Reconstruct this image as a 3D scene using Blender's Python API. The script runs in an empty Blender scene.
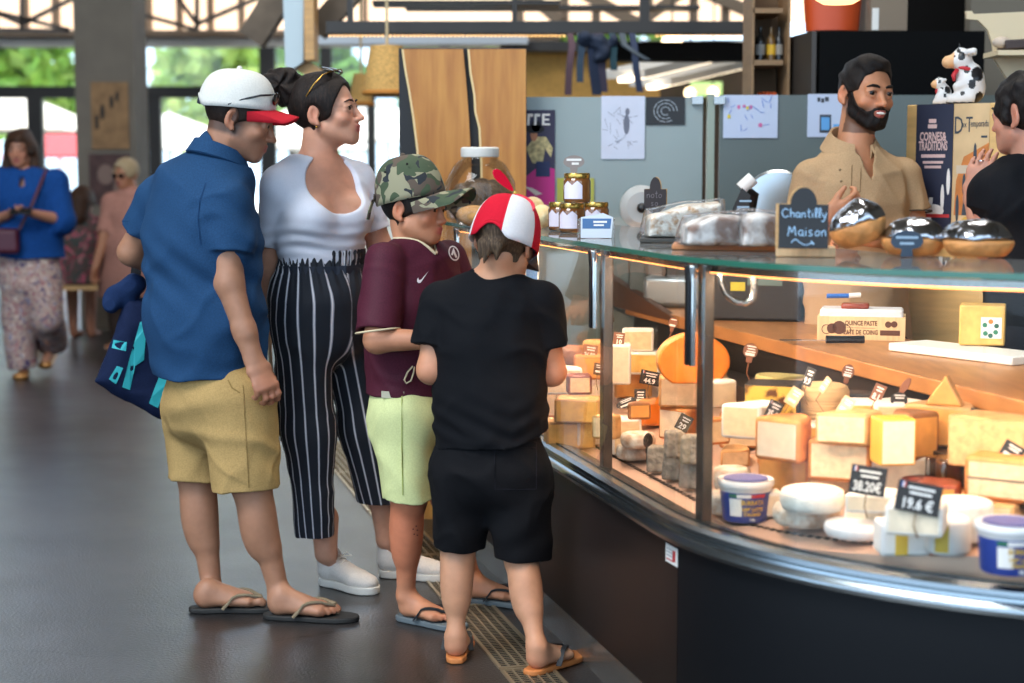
import bpy, bmesh, math, random
import numpy as np
from mathutils import Vector, Matrix, noise as mnoise
random.seed(7); rng = np.random.RandomState(7)
SC = bpy.context.scene; COL = SC.collection
V = lambda *a: np.array(a, dtype=np.float64)
FPX, CAMH, HORY = 1700.0, 1.43, 168.0
TH = math.atan((341.5 - HORY) / FPX)
def ray(px, py):
    a, b = (px - 512) / FPX, (341.5 - py) / FPX
    return V(a, math.cos(TH) + b * math.sin(TH), -math.sin(TH) + b * math.cos(TH))
def at(px, py, Y):            # point seen at a pixel, at depth Y metres from the photographer
    d = ray(px, py); return V(0, 0, CAMH) + d * (Y / d[1])
def atz(px, py, z):           # the same, at height z
    d = ray(px, py); return V(0, 0, CAMH) + d * ((z - CAMH) / d[2])
def nrm(v):
    v = np.asarray(v, float); return v / (np.linalg.norm(v) + 1e-12)
# ------------------------------------------------------------------ materials
MATS = {}
def srgb(h):
    h = h.lstrip('#'); c = [int(h[i:i + 2], 16) / 255 for i in (0, 2, 4)]
    return tuple((x / 12.92 if x <= .04045 else ((x + .055) / 1.055) ** 2.4) for x in c)
def _set(b, n, v):
    if n in b.inputs: b.inputs[n].default_value = v
def mat(name, col, rough=.55, metal=0, var=0, vscale=30, bump=0, bscale=200, spec=None, emit=None, estr=0, sss=0, alpha=1, trans=0, ior=None, coat=0, attr=None, col2=None, vdet=4, vlo=.35, vhi=.65, stretch=None, bdist=.01):
    if name in MATS: return MATS[name]
    m = bpy.data.materials.new(name); m.use_nodes = True; nt = m.node_tree; N = nt.nodes; L = nt.links
    b = N['Principled BSDF']; c = srgb(col) if isinstance(col, str) else col
    b.inputs['Base Color'].default_value = (*c, 1); b.inputs['Roughness'].default_value = rough; b.inputs['Metallic'].default_value = metal
    if spec is not None: _set(b, 'Specular IOR Level', spec)
    if emit is not None:
        e = srgb(emit) if isinstance(emit, str) else emit
        _set(b, 'Emission Color', (*e, 1)); _set(b, 'Emission Strength', estr)
    if sss: _set(b, 'Subsurface Weight', sss); _set(b, 'Subsurface Radius', (.012, .005, .003)); _set(b, 'Subsurface Scale', 1.0)
    if trans: _set(b, 'Transmission Weight', trans)
    if ior: _set(b, 'IOR', ior)
    if coat: _set(b, 'Coat Weight', coat); _set(b, 'Coat Roughness', .1)
    if alpha < 1: _set(b, 'Alpha', alpha)
    tc = N.new('ShaderNodeTexCoord'); vec = tc.outputs['Object']
    if stretch:
        mp = N.new('ShaderNodeMapping'); mp.inputs['Scale'].default_value = stretch; L.new(vec, mp.inputs['Vector']); vec = mp.outputs['Vector']
    src = None
    if attr:
        a = N.new('ShaderNodeAttribute'); a.attribute_name = attr; src = a.outputs['Color']; L.new(src, b.inputs['Base Color'])
    if var or col2:
        n = N.new('ShaderNodeTexNoise'); n.inputs['Scale'].default_value = vscale; n.inputs['Detail'].default_value = vdet; L.new(vec, n.inputs['Vector'])
        r = N.new('ShaderNodeValToRGB'); L.new(n.outputs['Fac'], r.inputs['Fac'])
        r.color_ramp.elements[0].position = vlo; r.color_ramp.elements[1].position = vhi
        if attr:
            lo, hi = 1 - var, 1 + var
            r.color_ramp.elements[0].color = (lo, lo, lo, 1); r.color_ramp.elements[1].color = (hi, hi, hi, 1)
            mx = N.new('ShaderNodeMix'); mx.data_type = 'RGBA'; mx.blend_type = 'MULTIPLY'; mx.inputs['Factor'].default_value = 1
            L.new(src, mx.inputs['A']); L.new(r.outputs['Color'], mx.inputs['B']); L.new(mx.outputs['Result'], b.inputs['Base Color'])
        else:
            c2 = (srgb(col2) if isinstance(col2, str) else col2) if col2 else tuple(min(1, x * (1 + var)) for x in c)
            c1 = c if col2 else tuple(x * (1 - var) for x in c)
            r.color_ramp.elements[0].color = (*c1, 1); r.color_ramp.elements[1].color = (*c2, 1); L.new(r.outputs['Color'], b.inputs['Base Color'])
    if bump:
        n2 = N.new('ShaderNodeTexNoise'); n2.inputs['Scale'].default_value = bscale; n2.inputs['Detail'].default_value = 3; L.new(vec, n2.inputs['Vector'])
        bp = N.new('ShaderNodeBump'); bp.inputs['Strength'].default_value = bump; bp.inputs['Distance'].default_value = bdist
        L.new(n2.outputs['Fac'], bp.inputs['Height']); L.new(bp.outputs['Normal'], b.inputs['Normal'])
    MATS[name] = m; return m
def glassmat(name, tint=(.97, 1, .985), refl=1.0, rough=0.0, haze=0.0):
    if name in MATS: return MATS[name]
    m = bpy.data.materials.new(name); m.use_nodes = True; nt = m.node_tree; N = nt.nodes; L = nt.links
    N.remove(N['Principled BSDF']); out = N['Material Output']
    t = N.new('ShaderNodeBsdfTransparent'); t.inputs[0].default_value = (*tint, 1)
    g = N.new('ShaderNodeBsdfGlossy'); g.inputs['Roughness'].default_value = rough
    f = N.new('ShaderNodeFresnel'); f.inputs['IOR'].default_value = 1.5
    mu = N.new('ShaderNodeMath'); mu.operation = 'MULTIPLY'; mu.inputs[1].default_value = refl; L.new(f.outputs[0], mu.inputs[0])
    mx = N.new('ShaderNodeMixShader'); L.new(mu.outputs[0], mx.inputs[0]); L.new(t.outputs[0], mx.inputs[1]); L.new(g.outputs[0], mx.inputs[2])
    last = mx
    if haze:
        df = N.new('ShaderNodeBsdfDiffuse'); df.inputs[0].default_value = (.9, .9, .9, 1)
        m2 = N.new('ShaderNodeMixShader'); m2.inputs[0].default_value = haze; L.new(last.outputs[0], m2.inputs[1]); L.new(df.outputs[0], m2.inputs[2]); last = m2
    L.new(last.outputs[0], out.inputs[0]); MATS[name] = m; return m
# ------------------------------------------------------------------ mesh builder
class MB:
    def __init__(s): s.v = []; s.f = []; s.m = []; s.cur = 0
    def add(s, vs, fs):
        o = len(s.v); s.v += [tuple(map(float, p)) for p in vs]
        for f in fs: s.f.append(tuple(o + i for i in f)); s.m.append(s.cur)
        return s
    def box(s, c, d, R=None):
        c = np.array(c, float); R = np.eye(3) if R is None else np.array(R, float)
        vs = [c + R @ (np.array([x, y, z]) * np.array(d) / 2) for x in (-1, 1) for y in (-1, 1) for z in (-1, 1)]
        return s.add(vs, [(0, 1, 3, 2), (4, 6, 7, 5), (0, 4, 5, 1), (2, 3, 7, 6), (0, 2, 6, 4), (1, 5, 7, 3)])
    def prism(s, poly, z0, z1, c=(0, 0, 0), R=None):     # poly CCW list of (x,y)
        n = len(poly); c = np.array(c, float); R = np.eye(3) if R is None else np.array(R, float)
        vs = [c + R @ np.array([x, y, z0]) for x, y in poly] + [c + R @ np.array([x, y, z1]) for x, y in poly]
        return s.add(vs, [tuple(range(n - 1, -1, -1)), tuple(range(n, 2 * n))] + [(i, (i + 1) % n, n + (i + 1) % n, n + i) for i in range(n)])
    def tube(s, pts, r, n=8, cap=True, up=None):
        pts = [np.array(p, float) for p in pts]; k = len(pts); rs = list(r) if hasattr(r, '__len__') else [r] * k
        T = [nrm(pts[min(i + 1, k - 1)] - pts[max(i - 1, 0)]) for i in range(k)]
        a = np.array([0, 0, 1.]) if abs(T[0][2]) < .9 else np.array([1., 0, 0]); a = nrm(a - T[0] * np.dot(a, T[0])); vs = []
        for i in range(k):
            a = nrm(a - T[i] * np.dot(a, T[i])); b = np.cross(T[i], a)
            for j in range(n):
                t = 2 * math.pi * j / n; vs.append(pts[i] + rs[i] * (math.cos(t) * a + math.sin(t) * b))
        fs = [(i * n + j, i * n + (j + 1) % n, (i + 1) * n + (j + 1) % n, (i + 1) * n + j) for i in range(k - 1) for j in range(n)]
        if cap: fs += [tuple(range(n - 1, -1, -1)), tuple(range((k - 1) * n, k * n))]
        return s.add(vs, fs)
    def strip(s, pts, nrms, w, th):                      # flat ribbon along pts, width along nrms, thickness along cross
        k = len(pts); vs = []
        for i in range(k):
            p = np.array(pts[i], float); t = nrm(np.array(pts[min(i + 1, k - 1)], float) - np.array(pts[max(i - 1, 0)], float))
            a = nrm(nrms[i]); b = np.cross(t, a)
            for (x, y) in ((-1, -1), (1, -1), (1, 1), (-1, 1)): vs.append(p + a * x * w / 2 + b * y * th / 2)
        fs = [(i * 4 + j, i * 4 + (j + 1) % 4, i * 4 + 4 + (j + 1) % 4, i * 4 + 4 + j) for i in range(k - 1) for j in range(4)] + [(3, 2, 1, 0), (k * 4 - 4, k * 4 - 3, k * 4 - 2, k * 4 - 1)]
        return s.add(vs, fs)
    def lathe(s, prof, c=(0, 0, 0), n=24, R=None, sx=1, sy=1):    # prof [(r,z)...] bottom to top
        c = np.array(c, float); R = np.eye(3) if R is None else np.array(R, float); vs = []
        for r, z in prof:
            for j in range(n):
                t = 2 * math.pi * j / n; vs.append(c + R @ np.array([r * math.cos(t) * sx, r * math.sin(t) * sy, z]))
        k = len(prof)
        fs = [(i * n + j, i * n + (j + 1) % n, (i + 1) * n + (j + 1) % n, (i + 1) * n + j) for i in range(k - 1) for j in range(n)]
        fs += [tuple(range(n - 1, -1, -1)), tuple(range((k - 1) * n, k * n))]
        return s.add(vs, fs)
    def ball(s, c, r, n=14, R=None, fn=None):
        c = np.array(c, float); r = np.array([r] * 3 if not hasattr(r, '__len__') else r, float); R = np.eye(3) if R is None else np.array(R, float)
        vs = []; m = n * 2
        for i in range(n + 1):
            a = -math.pi / 2 + math.pi * i / n
            for j in range(m):
                b = 2 * math.pi * j / m; d = np.array([math.cos(a) * math.cos(b), math.cos(a) * math.sin(b), math.sin(a)])
                q = d * r * (fn(d) if fn else 1); vs.append(c + R @ q)
        fs = [(i * m + j, i * m + (j + 1) % m, (i + 1) * m + (j + 1) % m, (i + 1) * m + j) for i in range(n) for j in range(m)]
        return s.add(vs, fs)
    def torus(s, c, R0, r, n=24, k=8, R=None):
        c = np.array(c, float); R = np.eye(3) if R is None else np.array(R, float)
        pts = [c + R @ np.array([R0 * math.cos(2 * math.pi * i / n), R0 * math.sin(2 * math.pi * i / n), 0]) for i in range(n + 1)]
        return s.tube(pts, r, k, cap=False)
    def quad(s, a, b, c, d): return s.add([a, b, c, d], [(0, 1, 2, 3)])
    def build(s, name, mats, parent=None, smooth=35, bevel=0, bseg=2, sub=0):
        me = bpy.data.meshes.new(name); off = np.array(parent.location) if parent is not None and not parent.get('_rot') else np.zeros(3)
        me.from_pydata([tuple(np.array(p) - off) for p in s.v], [], s.f)
        mats = mats if isinstance(mats, (list, tuple)) else [mats]
        for m in mats: me.materials.append(m)
        if len(mats) > 1: me.polygons.foreach_set('material_index', [min(i, len(mats) - 1) for i in s.m])
        return fin(name, me, parent, smooth, bevel, bseg, sub)
def fin(name, me, parent=None, smooth=35, bevel=0, bseg=2, sub=0, weld=True):
    if weld:
        bm = bmesh.new(); bm.from_mesh(me); bmesh.ops.remove_doubles(bm, verts=bm.verts, dist=1e-5)
        bmesh.ops.recalc_face_normals(bm, faces=bm.faces); bm.to_mesh(me); bm.free()
    if smooth:
        me.shade_smooth()
        if smooth < 180: me.set_sharp_from_angle(angle=math.radians(smooth))
    o = bpy.data.objects.new(name, me); COL.objects.link(o)
    if parent is not None: o.parent = parent
    if bevel:
        b = o.modifiers.new('edge', 'BEVEL'); b.width = bevel; b.segments = bseg; b.limit_method = 'ANGLE'; b.angle_limit = math.radians(40)
    if sub:
        b = o.modifiers.new('sub', 'SUBSURF'); b.levels = b.render_levels = sub
    return o
def tag(o, label=None, cat=None, group=None, kind=None):
    if label: o['label'] = label
    if cat: o['category'] = cat
    if group: o['group'] = group
    if kind: o['kind'] = kind
    return o
def empty(name, loc, label, cat, group=None):
    o = bpy.data.objects.new(name, None); COL.objects.link(o); o.location = tuple(map(float, loc)); o.empty_display_size = .05
    return tag(o, label, cat, group)
def recenter(o):            # move a top-level mesh's origin to its base centre
    me = o.data; n = len(me.vertices); a = np.empty(n * 3, np.float32); me.vertices.foreach_get('co', a); a = a.reshape(-1, 3)
    c = (a.min(0) + a.max(0)) / 2; c[2] = a[:, 2].min(); me.vertices.foreach_set('co', (a - c).ravel()); me.update(); o.location = tuple(map(float, c)); return o
def one(mb, name, mats, label, cat, group=None, **k): return recenter(tag(mb.build(name, mats, None, **k), label, cat, group))
def struct(mb, name, mats, **k): return tag(mb.build(name, mats, None, **k), kind='structure')
def rotz(a): c, s = math.cos(a), math.sin(a); return np.array([[c, -s, 0], [s, c, 0], [0, 0, 1.]])
def rotx(a): c, s = math.cos(a), math.sin(a); return np.array([[1., 0, 0], [0, c, -s], [0, s, c]])
def roty(a): c, s = math.cos(a), math.sin(a); return np.array([[c, 0, s], [0, 1., 0], [-s, 0, c]])
def frame(x, y, z=None):
    x = nrm(x); z = nrm(np.cross(x, y)); y = np.cross(z, x); return np.array([x, y, z]).T
def axis_rot(ax, a): return np.array(Matrix.Rotation(a, 3, Vector(ax)))
FONT = None
def text_mb(mb, txt, c, size, R, depth=.0004, align='CENTER', sx=1.0, bold=0):
    cu = bpy.data.curves.new('t', 'FONT'); cu.body = txt; cu.size = size; cu.align_x = align; cu.align_y = 'CENTER'; cu.extrude = depth; cu.offset = bold; cu.resolution_u = 2
    o = bpy.data.objects.new('t', cu); COL.objects.link(o); dg = bpy.context.evaluated_depsgraph_get(); me = bpy.data.meshes.new_from_object(o.evaluated_get(dg))
    vs = [np.array(c) + R @ (np.array(v.co) * np.array([sx, 1, 1])) for v in me.vertices]; mb.add(vs, [tuple(p.vertices) for p in me.polygons])
    bpy.data.objects.remove(o); bpy.data.meshes.remove(me); bpy.data.curves.remove(cu); return mb
# ------------------------------------------------------------------ signed distance fields -> one continuous surface
class Field:
    def __init__(s, lo, hi, h):
        s.lo = np.array(lo, np.float64); s.h = h; s.n = np.ceil((np.array(hi) - s.lo) / h).astype(int) + 1
        s.ax = [(s.lo[i] + h * np.arange(s.n[i])).astype(np.float32) for i in range(3)]; s.d = np.full(tuple(s.n), .3, np.float32)
    def sub(s, lo, hi, m):
        a = np.clip(np.floor((np.array(lo) - m - s.lo) / s.h).astype(int), 0, s.n - 1); b = np.clip(np.ceil((np.array(hi) + m - s.lo) / s.h).astype(int) + 1, 1, s.n)
        if np.any(b <= a): return None
        sl = tuple(slice(a[i], b[i]) for i in range(3))
        return sl, s.ax[0][sl[0]][:, None, None], s.ax[1][sl[1]][None, :, None], s.ax[2][sl[2]][None, None, :]
    def put(s, fn, lo, hi, k=.01, op='u'):
        q = s.sub(lo, hi, max(k, .012) + 2 * s.h)
        if q is None: return s
        sl, X, Y, Z = q; d2 = fn(X, Y, Z).astype(np.float32); d = s.d[sl]
        if op == 'u':
            if k > 0:
                h = np.clip(.5 + .5 * (d - d2) / k, 0, 1); s.d[sl] = d * (1 - h) + d2 * h - k * h * (1 - h)
            else: s.d[sl] = np.minimum(d, d2)
        else:
            e = -d2 if op == 's' else d2
            if k > 0:
                h = np.clip(.5 - .5 * (d - e) / k, 0, 1); s.d[sl] = d * (1 - h) + e * h + k * h * (1 - h)
            else: s.d[sl] = np.maximum(d, e)
        return s
    def cone(s, a, b, ra, rb=None, k=.012, op='u'):
        a = np.array(a, float); b = np.array(b, float); rb = ra if rb is None else rb; ba = (b - a).astype(np.float32); L2 = float(ba @ ba) + 1e-12; r = max(ra, rb)
        def fn(X, Y, Z):
            x, y, z = X - np.float32(a[0]), Y - np.float32(a[1]), Z - np.float32(a[2])
            t = np.clip((x * ba[0] + y * ba[1] + z * ba[2]) / np.float32(L2), 0, 1)
            return np.sqrt((x - t * ba[0]) ** 2 + (y - t * ba[1]) ** 2 + (z - t * ba[2]) ** 2) - (np.float32(ra) + np.float32(rb - ra) * t)
        return s.put(fn, np.minimum(a, b) - r, np.maximum(a, b) + r, k, op)
    def econe(s, a, b, ra, rb, u, k=.02, op='u', flat=False):
        a = np.array(a, float); b = np.array(b, float); w = nrm(b - a); u = np.array(u, float); u = nrm(u - w * np.dot(u, w)); v = np.cross(w, u); L = float(np.linalg.norm(b - a)); r = max(*ra, *rb)
        f = np.float32
        def fn(X, Y, Z):
            x, y, z = X - f(a[0]), Y - f(a[1]), Z - f(a[2])
            cu = x * f(u[0]) + y * f(u[1]) + z * f(u[2]); cv = x * f(v[0]) + y * f(v[1]) + z * f(v[2]); cw = x * f(w[0]) + y * f(w[1]) + z * f(w[2])
            t = np.clip(cw / f(L), 0, 1); ru = f(ra[0]) + f(rb[0] - ra[0]) * t; rv = f(ra[1]) + f(rb[1] - ra[1]) * t; o = np.abs(cw - t * f(L)); m = np.minimum(ru, rv)
            if flat:
                dl = (np.sqrt((cu / ru) ** 2 + (cv / rv) ** 2) - 1) * m; return np.maximum(dl, o - f(1e-4) + 0 * dl) if True else dl
            return (np.sqrt((cu / ru) ** 2 + (cv / rv) ** 2 + (o / m) ** 2) - 1) * m
        return s.put(fn, np.minimum(a, b) - r, np.maximum(a, b) + r, k, op)
    def ell(s, c, r, R=None, k=.012, op='u'):
        c = np.array(c, float); r = np.array([r] * 3 if not hasattr(r, '__len__') else r, float); R = np.eye(3) if R is None else np.array(R, float); f = np.float32
        def fn(X, Y, Z):
            x, y, z = X - f(c[0]), Y - f(c[1]), Z - f(c[2]); q = 0; g = 0
            for i in range(3):
                e = (x * f(R[0, i]) + y * f(R[1, i]) + z * f(R[2, i])); q = q + (e / f(r[i])) ** 2; g = g + (e / f(r[i] ** 2)) ** 2
            k0 = np.sqrt(q); return k0 * (k0 - 1) / np.maximum(np.sqrt(g), f(1e-6))
        ext = np.sqrt(((R * r) ** 2).sum(1)); return s.put(fn, c - ext, c + ext, k, op)
    def rbox(s, c, half, rad, R=None, k=.008, op='u'):
        c = np.array(c, float); R = np.eye(3) if R is None else np.array(R, float); f = np.float32
        def fn(X, Y, Z):
            x, y, z = X - f(c[0]), Y - f(c[1]), Z - f(c[2]); o = 0; ins = -1e3
            for i in range(3):
                e = np.abs(x * f(R[0, i]) + y * f(R[1, i]) + z * f(R[2, i])) - f(half[i] - rad); o = o + np.maximum(e, 0) ** 2; ins = np.maximum(ins, e)
            return np.sqrt(o) + np.minimum(ins, 0) - f(rad)
        ext = np.abs(R) @ np.array(half); return s.put(fn, c - ext, c + ext, k, op)
    def plane(s, c, n, k=0, lo=None, hi=None):           # keep the side opposite to n
        n = nrm(n); c = np.array(c, float); f = np.float32
        lo = s.lo if lo is None else lo; hi = s.lo + s.h * s.n if hi is None else hi
        return s.put(lambda X, Y, Z: (X - f(c[0])) * f(n[0]) + (Y - f(c[1])) * f(n[1]) + (Z - f(c[2])) * f(n[2]), lo, hi, k, 'i')
    def merge(s, o, k=.02):
        h = np.clip(.5 + .5 * (s.d - o.d) / k, 0, 1); s.d = s.d * (1 - h) + o.d * h - k * h * (1 - h); return s
    def like(s): return Field(s.lo, s.lo + s.h * (s.n - 1), s.h)
    def tubecut(s, cones, end, w, ri, ro, k=.03, depth=.05, u=None):   # sleeve / trouser leg: own cut at the hem, hollowed, then joined
        o = Field.__new__(Field); o.lo, o.h, o.n, o.ax = s.lo, s.h, s.n, s.ax; o.d = np.full(tuple(s.n), .3, np.float32)
        for a, b, ra, rb in cones:
            if u is None or not hasattr(ra, '__len__'): o.cone(a, b, ra, rb, .03)
            else: o.econe(a, b, ra, rb, u, .03)
        w = nrm(w); o.plane(end, w); o.cone(end - w * depth, end + w * .05, ri, ro, .003, 's'); return s.merge(o, k)
    def poly(s, c, u, v, pts, th, rad=.01, k=.01, op='u'):             # rounded slab with a polygon outline (u, v metres about c)
        c = np.array(c, float); u = nrm(u); n = nrm(np.cross(u, v)); v = np.cross(n, u); P = np.array(pts, float); f = np.float32
        def fn(X, Y, Z):
            x, y, z = X - f(c[0]), Y - f(c[1]), Z - f(c[2]); a = x * f(u[0]) + y * f(u[1]) + z * f(u[2]); b = x * f(v[0]) + y * f(v[1]) + z * f(v[2]); w = np.abs(x * f(n[0]) + y * f(n[1]) + z * f(n[2]))
            d = np.full(a.shape, 1e3, f); sg = np.ones(a.shape, f); m = len(P)
            for i in range(m):
                p, q = P[i], P[i - 1]; e = q - p; wa, wb = a - f(p[0]), b - f(p[1]); t = np.clip((wa * f(e[0]) + wb * f(e[1])) / f(e @ e), 0, 1); d = np.minimum(d, (wa - t * f(e[0])) ** 2 + (wb - t * f(e[1])) ** 2)
                c1, c2, c3 = b >= f(p[1]), b < f(q[1]), f(e[0]) * wb > f(e[1]) * wa; fl = (c1 & c2 & c3) | (~c1 & ~c2 & ~c3); sg = np.where(fl, -sg, sg)
            d = np.sqrt(d) * sg + f(rad); w = w - f(th / 2 - rad); return np.minimum(np.maximum(d, w), 0) + np.sqrt(np.maximum(d, 0) ** 2 + np.maximum(w, 0) ** 2) - f(rad)
        Q = np.array([c + u * a + v * b for a, b in pts]); return s.put(fn, Q.min(0) - th, Q.max(0) + th, k, op)
    def wrinkle(s, fn, band=.03):                        # fn(P Nx3)->displacement
        I = np.nonzero(np.abs(s.d) < band); P = np.stack([s.ax[i][I[i]] for i in range(3)], 1); s.d[I] -= fn(P).astype(np.float32); return s
    def mesh(s):
        d = s.d; d[0] = d[-1] = .1; d[:, 0] = d[:, -1] = .1; d[:, :, 0] = d[:, :, -1] = .1
        ins = d < 0; c = np.zeros(tuple(s.n - 1), np.int8); S = [slice(0, -1), slice(1, None)]
        for i in (0, 1):
            for j in (0, 1):
                for k in (0, 1): c += ins[S[i], S[j], S[k]]
        act = (c > 0) & (c < 8); I = np.argwhere(act); idx = np.full(act.shape, -1, np.int32); idx[act] = np.arange(len(I))
        acc = np.zeros((len(I), 3)); cnt = np.zeros(len(I)); corners = [(i, j, k) for i in (0, 1) for j in (0, 1) for k in (0, 1)]
        val = {q: d[I[:, 0] + q[0], I[:, 1] + q[1], I[:, 2] + q[2]] for q in corners}
        for q in corners:
            for a in range(3):
                if q[a] == 0:
                    q2 = list(q); q2[a] = 1; v0, v1 = val[q], val[tuple(q2)]; m = (v0 < 0) != (v1 < 0); t = np.where(m, v0 / np.where(m, v0 - v1, 1), 0)
                    p = np.tile(np.array(q, float), (len(I), 1)); p[:, a] = t; acc[m] += p[m]; cnt[m] += 1
        P = (I + acc / cnt[:, None]) * s.h + s.lo; quads = []
        for a in range(3):
            b, e = [(1, 2), (2, 0), (0, 1)][a]; A = [slice(None)] * 3; B = [slice(None)] * 3; A[a] = slice(0, -1); B[a] = slice(1, None)
            x = ins[tuple(A)] != ins[tuple(B)]; E = np.argwhere(x); E = E[(E[:, b] > 0) & (E[:, e] > 0)]
            if not len(E): continue
            def cell(db, de): q = E.copy(); q[:, b] -= db; q[:, e] -= de; return idx[q[:, 0], q[:, 1], q[:, 2]]
            Q = np.stack([cell(1, 1), cell(0, 1), cell(0, 0), cell(1, 0)], 1); fl = ~ins[E[:, 0], E[:, 1], E[:, 2]]; Q[fl] = Q[fl][:, ::-1]; quads.append(Q)
        Q = np.concatenate(quads); Q = Q[(Q >= 0).all(1)]; return P, Q
def keep_largest(P, Q):
    n = len(P); lab = np.arange(n)
    E = np.concatenate([Q[:, [0, 1]], Q[:, [1, 2]], Q[:, [2, 3]]])
    while True:
        m = np.minimum(lab[E[:, 0]], lab[E[:, 1]]); l2 = lab.copy(); np.minimum.at(l2, E[:, 0], m); np.minimum.at(l2, E[:, 1], m); l2 = l2[l2]
        if (l2 == lab).all(): break
        lab = l2
    u, c = np.unique(lab, return_counts=True); big = u[np.argmax(c)]; kv = lab == big; new = np.cumsum(kv) - 1; Q = Q[kv[Q[:, 0]]]; return P[kv], new[Q]
def fobj(F, name, mats, parent=None, col=None, relax=1, one_piece=True, matfn=None, extra=None):
    P, Q = F.mesh()
    if one_piece: P, Q = keep_largest(P, Q)
    for _ in range(relax):
        acc = np.zeros_like(P); cnt = np.zeros(len(P))
        for i in range(4):
            a, b = Q[:, i], Q[:, (i + 1) % 4]
            for c in range(3): acc[:, c] += np.bincount(a, P[b, c], len(P))
            cnt += np.bincount(a, minlength=len(P))
        P = P * .4 + .6 * acc / np.maximum(cnt, 1)[:, None]
    off = np.array(parent.location) if parent is not None else np.zeros(3)
    me = bpy.data.meshes.new(name); me.vertices.add(len(P)); me.vertices.foreach_set('co', (P - off).astype(np.float32).ravel())
    me.loops.add(Q.size); me.loops.foreach_set('vertex_index', Q.astype(np.int32).ravel()); me.polygons.add(len(Q))
    me.polygons.foreach_set('loop_start', np.arange(0, Q.size, 4, dtype=np.int32))
    mats = mats if isinstance(mats, (list, tuple)) else [mats]
    for m in mats: me.materials.append(m)
    if matfn is not None: me.polygons.foreach_set('material_index', matfn(P[Q].mean(1)).astype(np.int32))
    me.update(calc_edges=True); me.validate()
    if col is not None:
        a = me.color_attributes.new('Col', 'FLOAT_COLOR', 'POINT'); a.data.foreach_set('color', np.concatenate([col(P), np.ones((len(P), 1))], 1).astype(np.float32).ravel())
    if extra:
        for nm, fn in extra.items():
            a = me.attributes.new(nm, 'FLOAT', 'POINT'); a.data.foreach_set('value', fn(P).astype(np.float32))
    me.shade_smooth(); o = bpy.data.objects.new(name, me); COL.objects.link(o)
    if parent is not None: o.parent = parent
    return o
def lumps(seed, freq, amp, n=6, aniso=(1, 1, 1)):        # smooth pseudo-random field from a few plane waves
    r = np.random.RandomState(seed); W = r.randn(n, 3); W = W / np.linalg.norm(W, axis=1, keepdims=True) * freq * (0.6 + .9 * r.rand(n, 1)) * np.array(aniso); ph = r.rand(n) * 6.28
    return lambda P: amp * np.sin(P @ W.T + ph).sum(1) / math.sqrt(n)

def folds(seed, freq, amp, n=4, aniso=(1, 1, 1), sharp=2.2):   # creased cloth: warped ridges
    r = np.random.RandomState(seed); W = r.randn(n, 3); W = W / np.linalg.norm(W, axis=1, keepdims=True) * freq * (0.6 + .8 * r.rand(n, 1)) * np.array(aniso); ph = r.rand(n) * 6.28; wp = lumps(seed + 900, freq * .7, .5, 5)
    def f(P):
        a = wp(P)[:, None]; v = np.exp(-(np.sin(.5 * (P @ W.T) + ph + a * 1.6) / .42) ** 2); m = np.clip(np.sin(P @ (W[::-1] * .6).T + ph * 2) * .7 + .4, 0, 1); return amp * (v * m - .12).sum(1)
    return f
# ================================================================== the hall
def pbox(mb, x0, y0, x1, y1, Y, dep):       # box whose face towards the photographer spans these pixels at depth Y
    a, b = at(x0, y1, Y), at(x1, y0, Y); return mb.box(((a[0] + b[0]) / 2, Y + dep / 2, (a[2] + b[2]) / 2), (abs(b[0] - a[0]), dep, abs(b[2] - a[2])))
def bar(mb, p, q, w, h=None):               # rectangular bar between two points
    p = np.array(p); q = np.array(q); h = h or w; t = nrm(q - p); up = np.array([0, 0, 1.]) if abs(t[2]) < .95 else np.array([0, 1., 0]); R = frame(t, np.cross(up, t)); L = np.linalg.norm(q - p)
    return mb.box((p + q) / 2, (L, w, h), R)
def floor_mat():
    m = mat('floor_resin', (.022, .020, .020), .3, var=.4, vscale=1.3, bump=.5, bscale=110, spec=.9, bdist=.003); nt = m.node_tree; N, L = nt.nodes, nt.links; b = N['Principled BSDF']
    n = N.new('ShaderNodeTexNoise'); n.inputs['Scale'].default_value = 3; n.inputs['Detail'].default_value = 8; tc = N.new('ShaderNodeTexCoord'); L.new(tc.outputs['Object'], n.inputs['Vector'])
    r = N.new('ShaderNodeMapRange'); r.inputs['To Min'].default_value = .24; r.inputs['To Max'].default_value = .40; L.new(n.outputs['Fac'], r.inputs['Value']); L.new(r.outputs['Result'], b.inputs['Roughness'])
    v = N.new('ShaderNodeTexVoronoi'); v.feature = 'DISTANCE_TO_EDGE'; v.inputs['Scale'].default_value = .42; nz = N.new('ShaderNodeTexNoise'); nz.inputs['Scale'].default_value = 2.2; nz.inputs['Detail'].default_value = 5
    mx = N.new('ShaderNodeMix'); mx.data_type = 'RGBA'; mx.inputs['Factor'].default_value = .25; L.new(tc.outputs['Object'], mx.inputs['A']); L.new(nz.outputs['Color'], mx.inputs['B']); L.new(tc.outputs['Object'], nz.inputs['Vector']); L.new(mx.outputs['Result'], v.inputs['Vector'])
    lt = N.new('ShaderNodeMath'); lt.operation = 'LESS_THAN'; lt.inputs[1].default_value = .0022; L.new(v.outputs['Distance'], lt.inputs[0])
    old = b.inputs['Base Color'].links[0].from_socket; m2 = N.new('ShaderNodeMix'); m2.data_type = 'RGBA'; L.new(lt.outputs[0], m2.inputs['Factor']); L.new(old, m2.inputs['A']); m2.inputs['B'].default_value = (.008, .008, .008, 1); L.new(m2.outputs['Result'], b.inputs['Base Color'])
    return m
mb = MB(); mb.box((0, 9, -.1), (30, 34, .2)); struct(mb, 'floor', floor_mat(), smooth=0)
M_steel = mat('dark_steel', '#2b2724', .5, .2, var=.2, vscale=3)
M_pillar = mat('pillar_paint', '#6e665b', .8, var=.08, vscale=4, bump=.1)
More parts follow.
